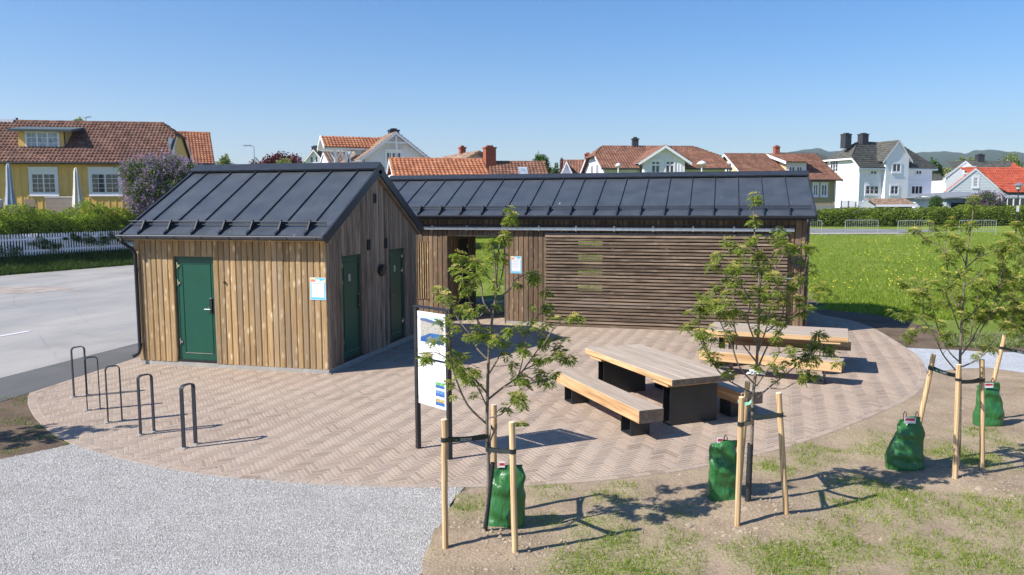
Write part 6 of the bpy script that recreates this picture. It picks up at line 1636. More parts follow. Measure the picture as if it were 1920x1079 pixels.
xa, xb, xm = h.x_at(1654.5,-.52), h.x_at(1697,-.52), h.x_at(1678.5,-.52); zg = h.z_at(1679, 263.5,-.52); zge = h.z_at(1655, 294,-.52); xm = (xa+xb)/2
m = MB(); m.prism([(xa,-.52,0),(xa,-.52,zge),(xm,-.52,zg-.15),(xb,-.52,zge),(xb,-.52,0)], (0,4.8,0)); obj('gable_wall', m, M['white_paint'], h.r, world=False)
cross_gable_roof(h, xa, xb, -.52, dY/2, zge, zg, M['tile_grey'], fov=.15, ov=.45, tw=.3, th=.34)
h.win(1667.5, 307.5, 1681.5, 322, y=-.52, nx=1, nz=1, sashes=2, casing=.16)
for a, b in ((1626.5,1637.5),(1711,1721)): h.win(a, 320.5, b, 327, sashes=2, nx=1, nz=1, casing=.08)
for a, b, s_ in ((1619,1642,3),(1665.5,1679,2),(1704,1724,3)):
    h.win(a, 349, b, 364, y=-.52 if a == 1665.5 else 0, sashes=s_, nx=1, nz=2 if a < 1700 else 1, casing=.14)
win(h.r, (-.003, h.y_at(1552, 0), h.z_end(1552, 323)), (0,-1,0), (-1,0,0), h.y_at(1552,0)-h.y_at(1566,0), 1.3, sashes=3, nx=1, nz=3, casing=.1)
for u in (1577.5, 1609): chimney(h, h.x_at(u, dY/2), dY/2-.1, zr-.8, h.z_at(u, 253.5, dY/2), .85, .85, 'dark_metal_box')
m = MB(); x_ = h.x_at(1648.5); m.tube([(x_, -.06, zsl-.1), (x_, -.06, 0)], .05, 6); m.tube([(-.05, -.05, zsl-.1), (-.05, -.05, 0)], .05, 6); obj('downpipe', m, M['white_paint_dim'], h.r, world=False)
m = MB(); z_ = h.z_at(1640, 338); m.box(-.015, xr+.01, -.03, -.001, z_-.03, z_+.03); obj('string_course', m, M['white_paint_dim'], h.r, world=False)
# ---- 12 small houses right of it
h = House('low_house', 'low white house with grey roof right of the big white house', 'house', 1738, 118.0, 2.2, 3)
xr = h.x_at(1775); zr = h.z_at(1750, 328, 3); ze = h.z_at(1750, 349)
walls(h, 0, xr, 0, 6, ze, zr, 'white_paint'); gable_roof(h, 0, xr, 0, 6, ze, zr, M['tile_grey'], tw=.35, th=.4)
h.win(1743, 352, 1747.5, 362, nx=1, nz=1, casing=.06); h.win(1749, 352, 1753, 362, nx=1, nz=1, casing=.06)
h = House('orange_roofed_house', 'sliver of bright orange roof beside the big white house', 'house', 1735, 150.0, 2.6, 2)
xr = h.x_at(1775); zr = h.z_at(1750, 321, 3); ze = h.z_at(1750, 331)
walls(h, 0, xr, 0, 6, ze, zr, 'white_paint'); gable_roof(h, 0, xr, 0, 6, ze, zr, M['tile_orange'], tw=.4, th=.4)
h = House('white_gable_house', 'white house with grey roof dormers and dark chimney behind the red roofed house', 'house', 1768, 104.0, 2.0, 0)
xm = h.x_at(1802); xl = h.x_at(1761); zr = h.z_at(1802, 302); ze = zr-(xm-xl)*.80; xr = 2*xm-xl
m = MB(); m.prism([(xl+.5,0,0),(xl+.5,0,ze+.4),(xm,0,zr-.15),(xr-.5,0,ze+.4),(xr-.5,0,0)], (0,.5,0)); m.box(xl+.5, xr-.5, .501, 9, 0, ze-.2); obj('wall', m, M['white_paint'], h.r, world=False)
cross_gable_roof(h, xl+.2, xr-.2, 0, .06, ze+.15, zr, M['tile_grey'], ov=.2, tw=.35, th=.4, fov=.08)
h.win(1801, 316, 1811, 325, sashes=2, nx=1, nz=2, casing=.1)
h.box('balcony', 'white_paint', h.x_at(1796), h.x_at(1816), -.8, -.001, h.z_at(1800, 314), h.z_at(1800, 312.5))
xr2 = h.x_at(1885, 6)
zrr = h.z_at(1840, 303, 6)
tile_roof(h.r, 'rear_roof', (xm+.5, 1.5, zrr-2.2), (xr2, 1.5, zrr-2.2), (xr2, 6, zrr), (xm+.5, 6, zrr), M['tile_grey'], .35, .4)
for u in (1828, 1862):
    x = h.x_at(u, 1.4); m = MB(); m.prism([(x, 1.2, zrr-1.5), (x+2.4, 1.2, zrr-1.95), (x+2.4, 1.2, zrr-2.1), (x, 1.2, zrr-1.7)], (0,.1,0)); obj('barge_board', m, M['white_paint'], h.r, world=False)
chimney(h, h.x_at(1828, 6), 6, zrr-.5, h.z_at(1828, 292, 6), .85, .85, 'dark_metal_box')
# ---- 13 pale blue house with red roof
h = House('pale_blue_house', 'pale blue clad house with bright red tiled roof at the right edge', 'house', 1758, 89.0, 1.6, 3)
xm = h.x_at(1821); xl = h.x_at(1763); zr = h.z_at(1821, 316); ze = h.z_at(1763, 364); xr = h.x_at(1879.5); sl_ = (zr-ze)/(xm-xl)
m = MB(); m.prism([(xl+.6,0,0),(xl+.6,0,ze+.35),(xm,0,zr-.12),(xr-.6,0,ze+.35),(xr-.6,0,0)], (0,.4,0)); m.box(xl+.6, xr-.6, .401, 6, 0, ze-.2); obj('wall', m, M['blue_wall'], h.r, world=False)
m = MB()
k = int((zr-.3)/.17)
for i in range(k):
    z = .1+i*.17; lo = xl+.62; hi = xr-.62
    if z > ze+.3: dx = (z-ze-.3)/sl_; lo += dx; hi -= dx
    if hi-lo < .3: break
    m.add([(lo,-.025,z),(hi,-.025,z),(hi,-.002,z+.168),(lo,-.002,z+.168)], [(0,1,2,3)]); m.add([(lo,-.025,z),(hi,-.025,z),(hi,-.002,z),(lo,-.002,z)], [(3,2,1,0)])
tag(obj('cladding', m, M['blue_wall'], h.r, world=False), kind='stuff')
cross_gable_roof(h, xl+.1, xr-.1, 0, .06, ze+.08, zr, M['tile_red'], fov=.08, ov=.15, tw=.26, th=.33)
xe = h.x_at(2010); zR = h.z_at(1870, 313.5, 1.5)
tile_roof(h.r, 'roof', (xm+.0, -.8, ze+.12), (xe, -.8, ze+.12), (xe, 3.2, zR), (xm+.0, 3.2, zR), M['tile_red'], .25, .34, lmin=lambda t: max(0,((xr-.35)-xm)*(1-t))/(xe-xm))
h.box('wing_wall', 'grey_wall', xr-.4, xe, .3, 5, 0, ze+.0); h.box('eave_shadow_board', 'dark_metal_box', xr-.3, xe, -.7, .29, ze-.18, ze+.0)
tile_roof(h.r, 'rear_roof', (h.x_at(1880,8), 8, zR-.4), (xe, 8, zR-.4), (xe, 11, h.z_at(1900,303,11)), (h.x_at(1890,11), 11, h.z_at(1900,303,11)), M['tile_red'], .3, .36)
h.win(1819, 333.5, 1827, 350, nx=1, nz=1, casing=.17)
h.box('corner_board', 'white_paint', xr-.75, xr-.35, -.05, .2, 0, ze+.1)
# conservatory panes
for i in range(5):
    u0 = 1884+i*12; x0_, x1_ = h.x_at(u0, -1.2), h.x_at(u0+11, -1.2); z1_ = h.z_at(1890, 372, -1.2)
    win(h.r, (x0_, -1.2, .3), (1,0,0), (0,-1,0), x1_-x0_, z1_-.3, nx=1, nz=2, casing=.03, sill=False)
m = MB(); deck(m, (h.x_at(1882,-1.3), -1.3, h.z_at(1890,371,-1.2)), (xe, -1.3, h.z_at(1890,371,-1.2)), (xe, .28, h.z_at(1890,371,-1.2)+.8), (h.x_at(1882,-1.3), .28, h.z_at(1890,371,-1.2)+.8), .04); obj('glass_roof', m, M['pale_glass'], h.r, world=False)

# ---- sheds and garages
def shed(name, label, u0, u1, D, vtop, mat, depth=4, ang=0, roof=None, base=1.7, hgt=None):
    h = House(name, label, 'shed', u0, D, base, ang); xr = h.x_at(u1); z = h.z_at(u0, vtop)
    h.box('wall', mat, 0, xr, 0, depth, 0, z); k = int(xr/.2); m = MB()
    for i in range(k+1): x = i*xr/k; m.box(x-.03, x+.03, -.025, -.001, 0, z-.02)
    tag(obj('battens', m, M[mat], h.r, world=False), kind='stuff'); return h, xr, z
h, xr, z = shed('garden_shed', 'grey boarded shed with low brown roof in front of the big white house', 1643, 1706, 79, 385, 'grey_wall', 4)
tile_roof(h.r, 'roof', (-.35,-.4,z-.02), (xr+.3,-.4,z-.02), (xr+.3,2,z+.62), (-.35,2,z+.62), M['tile_tan'], .3, .4); h.box('barge_board', 'white_paint', -.35, xr+.3, -.47, -.41, z-.16, z+.05)
h.poly('gable_end', 'grey_wall', [(0,0,z),(0,4,z),(0,2,z+.55)], (xr,0,0))
h, xr, z = shed('garage', 'pale grey garage with flat dark roof right of the brown roofed shed', 1713, 1775, 82, 374, 'blue_wall', 5)
h.box('roof', 'dark_metal_box', -.3, xr+.2, -.4, 5, z+.01, z+.12); h.box('fascia', 'grey_roof_felt', -.35, xr+.2, -.45, -.41, z+.0, z+.22)
h, xr, z = shed('carport', 'long grey carport with a dark opening beside the purple shrub', 1771, 1836, 80, 372, 'grey_wall', 5)
h.box('opening', 'dark_void', h.x_at(1779), h.x_at(1830), -.06, -.03, h.z_at(1800, 389.5), h.z_at(1800, 380.5)); h.box('post', 'grey_wall', h.x_at(1805), h.x_at(1807), -.09, -.061, h.z_at(1800, 390), h.z_at(1800, 380))  # flat dark slab on the solid wall stands in for the shaded inside
m = MB(); deck(m, (-.4,-.5,z+.05), (xr+.5,-.5,z+.35), (xr+.5,5,z+.75), (-.4,5,z+.45), .12); obj('roof', m, M['grey_roof_felt'], h.r, world=False)
# red car sliver between shed and garage
pc = thing('parked_car', 'sliver of a red car between the shed and the garage', 'car', W(85.5*(1712-960)/1500, 85.5, 1.95), YAW+R(90))
m = MB(); m.prism([(-2,-.85,.35),(2,-.85,.35),(2.1,-.85,.75),(1.2,-.85,.95),(.6,-.85,1.45),(-1.2,-.85,1.5),(-1.9,-.85,1.0),(-2.1,-.85,.7)], (0,1.7,0)); obj('body', m, plain('red_car_paint', (.55,.012,.02), .25), pc, world=False)
for x in (-1.3, 1.3):
    for y in (-.86, .68): m = MB(); m.tube([(x, y, .33), (x, y+.18, .33)], .33, 14); obj('wheel', m, M['black_plastic'], pc, world=False)
m = MB(); m.prism([(.62,-.86,1.0),(.35,-.86,1.38),(-1.1,-.86,1.4),(-1.6,-.86,1.0)], (0,1.72,0)); obj('window', m, M['glass'], pc, world=False)

# ================================================================= fences
pf = thing('picket_fence', 'white picket fence along the road below the left hedge', 'fence', W(FA.x, FA.y, float(gz(FA.x, FA.y))))
def fp_(t, out=0.0): s = FA.x+(FB.x-FA.x)*t - fnor.x*out; D = FA.y+(FB.y-FA.y)*t - fnor.y*out; return W(s, D, float(gz(s, D)))
FL = (FB-FA).length; npk = int(FL*3.9/.145)
for i in range(npk):
    t = -1.35 + 3.9*i/npk; a = fp_(t); b = fp_(t+.03); d = (b-a); d.z = 0; d.normalize(); n_ = Vector((d.y,-d.x,0)); hh = 1.16+random.uniform(-.01,.01)
    lean = d*random.gauss(0,.006); m = MB(); P = [a-d*.036+Vector((0,0,.04)), a+d*.036+Vector((0,0,.04)), a+d*.036+lean+Vector((0,0,hh-.04)), a+lean+Vector((0,0,hh)), a-d*.036+lean+Vector((0,0,hh-.04))]
    m.prism([p+n_*.02 for p in P], n_*.02); obj('picket', m, M['white_paint'], pf)
for z in (.30, .88):
    m = MB(); m.strip([fp_(t)+Vector((0,0,z)) for t in np.linspace(-1.36, 2.56, 12)], (0,0,.09), .035); obj('rail', m, M['white_paint'], pf)
for i in range(14): p = fp_(-1.3+i*.29, -.05); m = MB(); m.box(p.x-.05, p.x+.05, p.y-.05, p.y+.05, p.z-.05, p.z+1.05); obj('post', m, M['white_paint'], pf)
m = MB(); m.strip([fp_(t, -.02)+Vector((0,0,-.03)) for t in np.linspace(-1.36, 2.56, 12)], (0,0,.22), .12); obj('base_wall', m, M['concrete'], pf)

# ================================================================= foliage helpers
def leafcloud(name, P, size, mat, parent=None, up=.35, asp=.6):
    n = len(P); th = rng.uniform(0, 2*np.pi, n); nz_ = rng.normal(0, 1, (n,3)); nz_[:,2] = np.abs(nz_[:,2])+up; nz_ /= np.linalg.norm(nz_, axis=1)[:,None]
    t1 = np.cross(nz_, np.array([[.3,.2,1.0]])+rng.normal(0,.5,(n,3))); t1 /= np.linalg.norm(t1, axis=1)[:,None]; t2 = np.cross(nz_, t1)
    s = size*rng.uniform(.6, 1.3, n)[:,None]
    V = np.stack([P - t1*s*.5, P + t2*s*asp*.5, P + t1*s*.5, P - t2*s*asp*.5], 1)
    V[:,2] -= np.array([0,0,1])*s*.15; V[:,0] -= np.array([0,0,1])*s*.1
    if parent is not None: V = V - np.array(parent.location)[None,None]
    return link(name, npmesh(name, V.reshape(-1,3), np.arange(4*n).reshape(-1,4), mat, 4), parent)
def lump(n, c, r, seed, shell=.55):
    """points filling the outer part of an irregular ellipsoid"""
    d = rng.normal(0, 1, (n,3)); d /= np.linalg.norm(d, axis=1)[:,None]; rad = rng.uniform(shell**3, 1, n)**(1/3)
    nn_ = np.array([mnoise.noise(Vector(x)*2.3+Vector((seed*3.7,seed,0)))*.42 + mnoise.noise(Vector(x)*5.5+Vector((seed,0,seed)))*.2 for x in d])
    return np.array(c)[None] + d*np.array(r)[None]*(rad*(1+nn_))[:,None]
def bush_tree(name, label, cat, u, D, vtop, width_px, mat, n, leaf, base, seed, crown_frac=.75, blossom=None, nb=0, group=None, trunk=True, vbase=None):
    top = pt(u, vtop, D); w_ = width_px/1500*D/2; loc = Vector((top.x, top.y, base)); t = thing(name, label, cat, loc, 0, group)
    H = top.z-base; ch = H*crown_frac; cz_ = top.z - ch/2
    if trunk:
        m = MB(); m.tube([loc, loc+Vector((.05,0,H*.4)), loc+Vector((0,.05,H*.8))], [.05+.02*H, .04+.012*H, .03], 8); obj('trunk', m, M['bark_dark'], t)
        for k in range(5): an = k*1.26+seed; m = MB(); m.tube([loc+Vector((0,0,H*.3)), loc+Vector((math.cos(an)*w_*.4, math.sin(an)*w_*.4, H*.55)), loc+Vector((math.cos(an)*w_*.6, math.sin(an)*w_*.6, H*.8))], [.03+.01*H,.03,.01], 6); obj('limb', m, M['bark_dark'], t)
    rs = random.Random(seed); parts = [lump(n//2, (top.x, top.y, cz_), (w_*.82, w_*.82, ch*.46), seed)]
    k = 9
    for i in range(k):
        an = i*2.4; f = rs.uniform(-.35,.38); rr = w_*.62*math.sqrt(max(.05,1-(2*f)**2)) 
        parts.append(lump(n//2//k, (top.x+math.cos(an)*rr, top.y+math.sin(an)*rr, cz_+f*ch), (w_*.42, w_*.42, ch*.2), seed+i*.7, .3))
    P = np.concatenate(parts); P = P[P[:,2] > base+.1]
    leafcloud('crown', P, leaf, mat, t)
    if blossom is not None:
        Q = np.concatenate([lump(nb//2, (top.x, top.y, cz_), (w_*.86, w_*.86, ch*.49), seed, .85)] + [lump(nb//2//k, (top.x+math.cos(i*2.4)*w_*.5, top.y+math.sin(i*2.4)*w_*.5, cz_+rs.uniform(-.3,.35)*ch), (w_*.45,w_*.45,ch*.22), seed+i, .8) for i in range(k)])
        Q = np.repeat(Q[Q[:,2] > base+.3], 14, 0); Q = Q + rng.normal(0, 1, Q.shape)*np.array([[leaf*.45, leaf*.45, leaf*.9]])
        leafcloud('blossom', Q, leaf*.62, blossom, t)
    return t
def hedge(name, label, pts, width, h0, h1, mat, n, leaf, zbase, seed=1, over=0.0):
    """pts: ground polyline (world) of the hedge axis"""
    loc = Vector(pts[0]); loc.z = zbase(pts[0]); t = thing(name, label, 'hedge', loc)
    P = [Vector(p[:2]) for p in pts]; segL = [(P[i+1]-P[i]).length for i in range(len(P)-1)]; tot = sum(segL)
    d = rng.uniform(0, tot, n); idx = np.searchsorted(np.cumsum(segL), d); idx = np.minimum(idx, len(segL)-1)
    st = np.concatenate([[0], np.cumsum(segL)])[idx]; f = (d-st)/np.array(segL)[idx]
    A = np.array([P[i][:] for i in range(len(P))]); B = A[1:][idx]; A0 = A[:-1][idx]; c = A0+(B-A0)*f[:,None]; tg = (B-A0)/np.linalg.norm(B-A0, axis=1)[:,None]; nr = np.stack([-tg[:,1], tg[:,0]], -1)
    an = rng.uniform(-.15, np.pi+.15, n); rr = 1 - rng.uniform(0, 1, n)**2*.35
    nz_ = np.array([mnoise.noise(Vector((x*.55, y*.55, a*1.0+seed)))*.30 + mnoise.noise(Vector((x*1.7, y*1.7, a*2+seed)))*.16 for (x, y), a in zip(c, an)])
    rr = rr*(1+nz_); off = np.cos(an)*width/2*rr; off = np.sign(off)*np.minimum(np.abs(off)*1.25, width*.62)
    H = h0+(h1-h0)*d/tot; zb = np.array([zbase((x, y)) for x, y in c])
    z = zb + H*np.clip(np.where(np.sin(an) > 0, np.sin(an)**.55, 0)*rr, 0.03, 1.4)
    V = np.stack([c[:,0]+nr[:,0]*off, c[:,1]+nr[:,1]*off, z], -1)
    leafcloud('foliage', V, leaf, mat, t)
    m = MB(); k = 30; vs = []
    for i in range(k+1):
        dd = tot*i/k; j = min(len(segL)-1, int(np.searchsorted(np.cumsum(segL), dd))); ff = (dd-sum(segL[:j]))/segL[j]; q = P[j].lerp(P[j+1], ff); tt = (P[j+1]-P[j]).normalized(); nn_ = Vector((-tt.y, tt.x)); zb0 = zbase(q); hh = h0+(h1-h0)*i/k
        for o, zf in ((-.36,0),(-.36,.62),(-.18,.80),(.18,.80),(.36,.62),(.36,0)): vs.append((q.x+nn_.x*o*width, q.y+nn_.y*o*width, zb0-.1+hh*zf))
    m.add(vs, [(i*6+j, i*6+j+1, (i+1)*6+j+1, (i+1)*6+j) for i in range(k) for j in range(5)] + [(0,1,2,3,4,5)[::-1], tuple(k*6+j for j in range(6))]); obj('dark_core', m, M['leaf_core'], t)  # solid dark body fills the hedge in place of shaded depth
    return t
zg_ = lambda p: gzw(p[0], p[1])
hl = [fp_(t, -1.55) for t in (-1.6, -.6, .3, 1.2, 2.6)]
hedge('lime_hedge', 'tall lime green hedge behind the white picket fence on the left', hl, 2.5, 2.35, 2.35, M['leaf_hedge_left'], 125000, .10, lambda p: .62, 3)
vn = thing('climbing_plant', 'leafy shoots growing through the white picket fence', 'climbing plant', fp_(0))
Q = []
for t, z, r_ in ((-.15,.6,.3),(.0,.35,.35),(.22,.75,.3),(.32,.5,.3),(.62,.8,.28),(.75,.65,.35),(.85,.9,.25),(1.0,.75,.3),(1.12,.8,.25),(1.25,.9,.35),(-.5,.6,.4),(.5,.95,.2)):
    p = fp_(t, .06); Q.append(lump(320, (p.x, p.y, p.z+z), (r_*.8, r_*.8, r_*1.0), t*9, .1)); q2 = fp_(t+.05, .06); Q.append(lump(220, (q2.x, q2.y, q2.z+z*.8+.1), (r_*.5, r_*.9, r_*.6), t*5, .1)); q2 = fp_(t-.06, .06); Q.append(lump(160, (q2.x, q2.y, q2.z+z*.9), (r_*.4, r_*1.0, r_*.35), t*7, .1))
leafcloud('foliage', np.concatenate(Q), .075, M['leaf_green'], vn)
hr = [W(s, D) for s, D in ((20, 76.5), (30, 76), (40, 76.5), (50, 77.5), (60, 79))]
hedge('beech_hedge', 'clipped green hedge running behind the steel barriers', hr, 1.7, 1.62, 1.75, M['leaf_hedge_right'], 70000, .16, zg_, 8)

# ================================================================= far trees
bush_tree('lilac_bush', 'big lilac bush in bloom beside the yellow house', 'shrub', 302, 47.5, 291, 158, M['leaf_dark'], 30000, .13, 2.0, 4, .92, M['lilac'], 2300)
bush_tree('purple_maple', 'dark red leaved tree behind the small cabin roof', 'tree', 528, 76, 284, 86, M['leaf_red'], 14000, .20, 2.6, 6, .75)
bush_tree('purple_shrub', 'lower dark red crown left of the dark red tree', 'tree', 480, 77, 296, 46, M['leaf_red'], 6000, .20, 2.6, 7, .75)
bush_tree('pale_shrub', 'yellow green shrub below the dark red tree', 'shrub', 532, 70, 301, 58, M['leaf_pale'], 6000, .18, 2.6, 8, .7)
bush_tree('green_tree', 'round dark green tree between the low rust roof and the mint house', 'tree', 1012, 96, 289, 44, M['leaf_green'], 8000, .26, 2.6, 9, .7)
bush_tree('green_shrub', 'thin pale tree right of the round green tree', 'tree', 1040, 90, 309, 22, M['leaf_dark'], 2500, .2, 2.6, 19, .7)
bush_tree('purple_tree', 'dark purple tree left of the small rust roofed house', 'tree', 1056, 82, 299, 18, M['leaf_red'], 2500, .2, 2.6, 29, .7)
bush_tree('garden_tree', 'green garden tree right of the big white house', 'tree', 1752, 125, 298, 32, M['leaf_green'], 6000, .32, 2.6, 12, .8)
bush_tree('white_blossom_tree', 'whitish blossoming tree above the orange roof sliver', 'tree', 1770, 132, 311, 40, M['leaf_pale'], 5000, .32, 2.6, 13, .75)
bush_tree('pale_tree', 'pale blossoming tree above the red roof at the right edge', 'tree', 1893, 112, 290, 60, M['leaf_pale'], 8000, .3, 2.6, 14, .8)
bush_tree('small_tree', 'olive tree top behind the white gable house chimney', 'tree', 1812, 124, 297, 40, M['leaf_pale'], 4000, .3, 2.6, 15, .8)
bush_tree('thuja', 'upright green thuja in front of the grey garage', 'shrub', 1755, 77.8, 366, 26, M['leaf_green'], 9000, .14, 1.0, 16, .95)
bush_tree('purple_lilac', 'purple lilac bush in front of the grey carport', 'shrub', 1847, 78.4, 361, 68, M['leaf_dark'], 6000, .17, 1.0, 17, .95, M['lilac_dark'], 700)
bush_tree('garden_shrub', 'small green tree top above the yellow house ridge', 'tree', 150, 66, 219, 26, M['leaf_pale'], 1500, .25, 2.6, 31, .3)
bush_tree('blossom_shrub', 'pale shrub right of the orange-red roofed house', 'shrub', 420, 78, 290, 34, M['leaf_pale'], 3500, .22, 2.6, 33, .8)
k_ = 0
for s_, D, vt, wp in ((-70,150,318,60),(-40,160,320,70),(-12,165,322,60),(14,150,322,60),(42,170,322,70),(58,165,322,60),(80,180,318,70),(100,190,312,80),(118,185,316,80)):
    k_ += 1; u = 960+s_/D*1500
    bush_tree('distant_tree', ('distant green tree behind the houses, %s of its row from the left' % ('first second third fourth fifth sixth seventh eighth ninth'.split()[k_-1])), 'tree', u, D, vt, wp, M['leaf_green'], 2600, .5, 2.6, 50+k_, .85, group='distant trees behind the houses')

# ================================================================= barriers
def barrier(u0, u1, D, vtop, label, first=[None]):
    s0, s1 = (u0-960)/1500*D, (u1-960)/1500*D; L = s1-s0; z = float(gz(s0, D)); t = thing('crowd_barrier', label, 'barrier', W(s0, D, z), YAW, 'galvanised crowd barriers beside the path')
    h = 1.1; r = .10; m = MB(); m.tube([(0,0,0),(0,0,h-r),(r*.3,0,h-r*.3),(r,0,h),(L-r,0,h),(L-r*.3,0,h-r*.3),(L,0,h-r),(L,0,0)], .024, 8); m.tube([(0,0,.24),(L,0,.24)], .018, 6); obj('frame', m, M['barrier_metal'], t, world=False)
    k = 15
    for i in range(1, k): m = MB(); m.tube([(L*i/k,0,.24),(L*i/k,0,h)], .009, 5); obj('bar', m, M['barrier_metal'], t, world=False)
    for x in (0, L): m = MB(); m.box(x-.03, x+.03, -.28, .28, 0, .03); obj('foot', m, M['barrier_metal'], t, world=False)
M['barrier_metal'] = plain('barrier_metal', (.40,.42,.45), .45, .3)
barrier(1478, 1540, 62.5, 415, 'crowd barrier half hidden behind the long cabin corner')
barrier(1584, 1645, 63, 415, 'crowd barrier standing alone on the path, next right from the cabin corner')
barrier(1682.5, 1748, 62, 416, 'crowd barrier in front of the thuja')
barrier(1797, 1866, 62, 417, 'crowd barrier in front of the purple lilac')
# lamp posts
def lamp(kind, label, u, D, vtop, base, hr=.3):
    t = thing('street_lamp', label, 'street lamp', W((u-960)/1500*D, D, base), YAW); zt = sz(u, vtop, D)[1]-base
    if kind == 'lantern':
        m = MB(); m.tube([(0,0,0),(0,0,.5)], [.09,.07], 10); m.tube([(0,0,.5),(0,0,zt-.62)], [.055,.045], 10); obj('pole', m, M['steel_black'], t, world=False)
        m = MB(); m.tube([(0,0,zt-.62),(0,0,zt-.55),(0,0,zt-.5)], [.05,.13,.15], 12); o = obj('lamp_holder', m, M['steel_black'], t, world=False)
        m = MB(); m.tube([(0,0,zt-.5),(0,0,zt-.2)], [.15,.2], 12); obj('lamp_glass', m, plain('lamp_glass', (.42,.44,.46), .15), o, world=False)
        m = MB(); m.tube([(0,0,zt-.2),(0,0,zt-.16),(0,0,zt-.04),(0,0,zt)], [.34,.34,.14,.04], 14); obj('lamp_hood', m, M['galv'], o, world=False)
        m = MB(); m.box(-.10,.10,-.07,-.06,1.75,2.2); obj('sign_plate', m, M['white_paint_dim'], t, world=False)
    elif kind == 'mushroom':
        m = MB(); m.tube([(0,0,0),(0,0,zt-.25)], .04, 8); obj('pole', m, M['white_paint_dim'], t, world=False)
        m = MB(); m.tube([(0,0,zt-.28),(0,0,zt-.22),(0,0,zt-.17),(0,0,zt-.07),(0,0,zt)], [.05,hr*.5,hr,hr*.65,hr*.15], 14); obj('lamp_shade', m, M['white_paint_dim'], t, world=False, smooth=True)
    else:
        m = MB(); m.tube([(0,0,0),(0,0,zt-.05),(-.15,0,zt),(-.35,0,zt+.02)], .035, 8); obj('pole', m, M['galv'], t, world=False)
        m = MB(); m.box(-.9,-.3,-.1,.1,zt-.02,zt+.08); obj('lamp_head', m, M['galv'], t, world=False)
lamp('lantern', 'black lantern lamp post beside the hedge at the right edge', 1903.5, 62, 343, .78)
lamp('mushroom', 'white mushroom street lamp in front of the left part of the mint house', 1158, 48, 306, 1.0, .20)
lamp('mushroom', 'white mushroom street lamp in front of the right part of the mint house', 1313, 44, 302, 1.0)
lamp('arm', 'thin street lamp left of the dark red tree', 483, 70, 274, 2.2)
lamp('arm', 'small street lamp above the ridge, left of the first dark red crown', 437, 90, 299, 2.2)
# white lattice fences, A-sign, patio furniture
wf = thing('lattice_fence', 'white lattice fence in front of the big white house', 'fence', W(84*(1575-960)/1500, 84, 1.9), YAW+R(4))
L_ = 84*(1645-1575)/1500; z1 = sz(1580, 377, 84)[1]-1.9
for k in range(12): m = MB(); m.box(0, L_, -.02, .02, .1+k*(z1-.1)/12, .1+k*(z1-.1)/12+.07); obj('slat', m, M['white_paint'], wf, world=False)
for k in range(6): m = MB(); m.box(k*L_/5-.05, k*L_/5+.05, .021, .12, -.3, z1+.05); obj('post', m, M['white_paint'], wf, world=False)
wf = thing('garden_fence', 'long low pale fence above the hedge right of the cabin', 'fence', W(80*(1515-960)/1500, 80, 1.6), YAW+R(0))
L_ = 80*(1640-1515)/1500; z1 = sz(1580, 390, 80)[1]-1.6
m = MB(); m.box(0, L_, -.02, .02, .05, z1); obj('panel', m, M['white_paint_dim'], wf, world=False)
for k in range(14): m = MB(); m.box(k*L_/13-.04, k*L_/13+.04, -.06, -.021, -.3, z1+.05); obj('post', m, M['white_paint'], wf, world=False)
as_ = thing('a_frame_sign', 'dark A-shaped stand beside the lamp post at the right edge', 'sign stand', W(78*(1891-960)/1500, 78, 1.9), YAW)
for sg in (-1, 1): m = MB(); m.tube([(sg*.38,0,0),(0,0,1.05)], .07, 5); obj('leg', m, M['black_plastic'], as_, world=False)
def parasol(u, D, vtop, label, mat):
    zb = 2.5; z = pt(u, vtop, D).z-zb; t = thing('closed_parasol', label, 'parasol', W((u-960)/1500*D, D, zb), 0, 'closed parasols in front of the yellow house')
    m = MB(); m.tube([(0,0,0),(0,0,.9)], .03, 8); obj('pole', m, M['white_paint_dim'], t, world=False)
    m = MB(); n = 14; vs = []; zs = (.55,.9,1.4,1.9,z-.25,z-.05,z)
    for j, (zz_, r_) in enumerate(zip(zs, (.28,.26,.21,.17,.12,.08,.01))):
        for i in range(n): a = 2*math.pi*i/n; rr = r_*(1+.22*(i % 2)); vs.append((rr*math.cos(a), rr*math.sin(a), zz_))
    m.add(vs, [(j*n+i, j*n+(i+1) % n, (j+1)*n+(i+1) % n, (j+1)*n+i) for j in range(6) for i in range(n)]); obj('canopy', m, mat, t, world=False)
parasol(26, 50, 306.5, 'closed grey blue parasol near the left edge', plain('blue_grey_cloth', (.30,.34,.44), .8))
parasol(151, 50, 314.5, 'closed beige parasol between two windows of the yellow house', plain('beige_cloth', (.58,.54,.5), .8))
wk = plain('brown_wicker', (.20,.15,.11), .8, var=.3, vscale=20)
ch = thing('wicker_chair', 'brown wicker armchair with high back above the hedge', 'chair', W(49*(58-960)/1500, 49, 2.5), YAW)
m = MB(); 
m.prism([(-.28,.2,.0),(-.28,.2,.75),(-.36,.2,1.0),(-.26,.2,1.13),(-.1,.2,1.09),(.1,.2,1.09),(.26,.2,1.13),(.36,.2,1.0),(.28,.2,.75),(.28,.2,0)], (0,.07,0)); obj('backrest', m, wk, ch, world=False)
m = MB(); m.box(-.3,.3,-.35,.199,.25,.42,bev=.03); obj('seat', m, wk, ch, world=False)
for x in (-.36,.3): m = MB(); m.box(x,x+.06,-.35,.199,.0,.62,bev=.02); obj('armrest', m, wk, ch, world=False)
tb = thing('garden_sofa', 'low brown wicker sofa left of the high backed armchair', 'sofa', W(49*(34-960)/1500, 49, 2.5), YAW)
m = MB(); m.box(-.65,.5,0,.12,.0,.72,bev=.03); obj('backrest', m, wk, tb, world=False); m = MB(); m.box(-.65,.5,-.55,-.001,.2,.4,bev=.03); obj('seat', m, wk, tb, world=False)
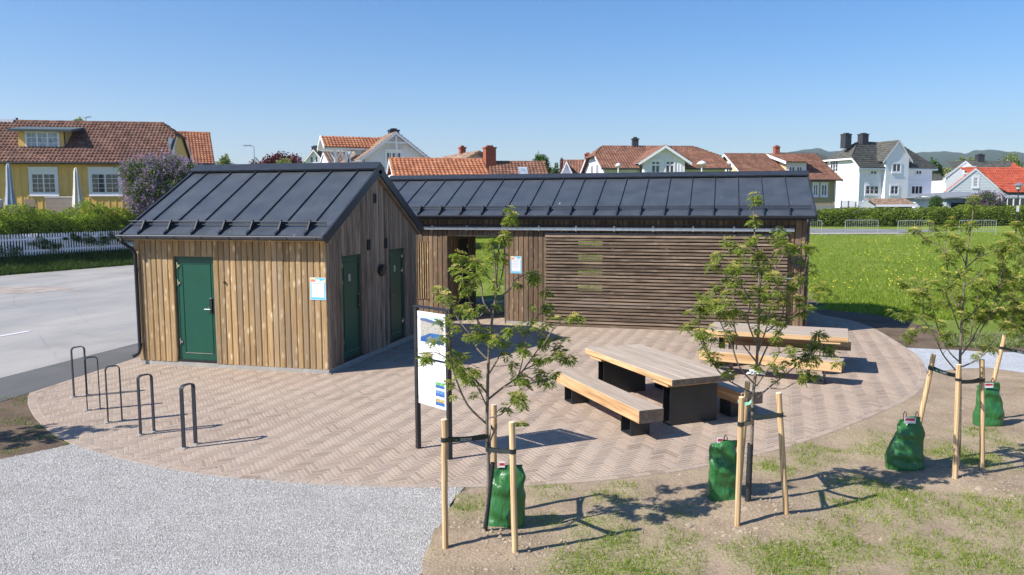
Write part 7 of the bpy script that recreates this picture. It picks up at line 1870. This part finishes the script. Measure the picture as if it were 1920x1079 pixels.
sc_ = thing('patio_screen', 'low grey brown screen wall in front of the yellow house', 'screen', W(50.5*(91-960)/1500, 50.5, 2.5), YAW)
L_ = 50.5*58/1500; z1 = sz(100, 370.5, 50.5)[1]-2.5
for k in range(5): m = MB(); m.box(0, L_, -.02, .02, .0+k*z1/5, (k+1)*z1/5-.01); obj('board', m, plain('weathered_screen', (.22,.18,.16), .8), sc_, world=False)
m = MB(); m.box(-.02, L_+.02, -.05, .05, z1, z1+.04); obj('cap_board', m, M['white_paint_dim'], sc_, world=False)
pl_ = thing('garden_lantern', 'pale garden lantern at the left edge on the patio', 'lantern', W(49*(5-960)/1500, 49, 2.5), YAW)
m = MB(); m.tube([(0,0,0),(0,0,.55),(0,0,.6)], [.2,.2,.1], 10); obj('base', m, wk, pl_, world=False); m = MB(); m.tube([(0,0,.6),(0,0,.95),(0,0,1.05),(0,0,1.15)], [.14,.2,.22,.05], 12); obj('lamp_globe', m, plain('pale_globe', (.5,.52,.54), .3), pl_, world=False)

# ================================================================= hills
prof = [(-400,300),(0,303),(380,305),(425,303),(445,308),(520,312),(700,308),(900,318),(1040,325),(1120,322),(1250,300),(1340,296),(1370,291),(1400,288),(1440,290),(1480,286),(1510,281),(1535,280),(1560,285),(1600,284),(1650,286),(1710,287),(1745,284),(1785,283),(1810,288),(1830,282),(1850,280),(1875,282),(1895,285),(1925,286),(2000,280),(2300,300)]
Dh = 2600.0; us = np.arange(-400, 2300, 6.0); vv = np.interp(us, [p[0] for p in prof], [p[1] for p in prof])
rows = [(1300, .0), (1500, .25), (1800, .5), (2200, .8), (2600, 1.0), (3300, .6)]
V = []
for D, f in rows:
    for i, (u, v) in enumerate(zip(us, vv)):
        s_, zt = sz(u, v, Dh); s_ = s_*D/Dh; z = 3 + (zt*1.0-3)*f + (mnoise.noise(Vector((s_*.004, D*.004, 0)))*18*f*(1 if D != 2600 else .25)) + mnoise.noise(Vector((s_*.03, D*.02, 3)))*5*(f > 0); V.append(tuple(W(s_, D, z)))
k = len(us); Fq = [(j*k+i, j*k+i+1, (j+1)*k+i+1, (j+1)*k+i) for j in range(len(rows)-1) for i in range(k-1)]
t = NT('forest_hills'); n = t.noise(t.co(), .02, 6, .7); t.col(t.ramp(n, [(.35,(.018,.04,.018)),(.6,(.04,.075,.03)),(.75,(.09,.13,.05))])); t.set(.95, 0, .1); t.bump(t.noise(t.co(), .06, 4, .7), 1.0, 12)
hills = link('hills', npmesh('hills', np.array(V), np.array(Fq), t.m, 4, True)); tag(hills, kind='structure', label='forested blue green hills on the horizon')
# ================================================================= air
m = MB(); m.box(-3600, 3600, -700, 4300, -2.0, 330)
t = bpy.data.materials.new('air'); t.use_nodes = True; tt = t.node_tree; tt.nodes.clear(); o_ = tt.nodes.new('ShaderNodeOutputMaterial'); v_ = tt.nodes.new('ShaderNodeVolumePrincipled')
v_.inputs['Color'].default_value = (.88,.94,1,1); v_.inputs['Density'].default_value = .00019; v_.inputs['Anisotropy'].default_value = .2; tt.links.new(v_.outputs[0], o_.inputs['Volume'])
hz = link('haze', m.mesh('haze', t)); tag(hz, kind='stuff', label='thin blue air haze over the far hills', cat='haze')
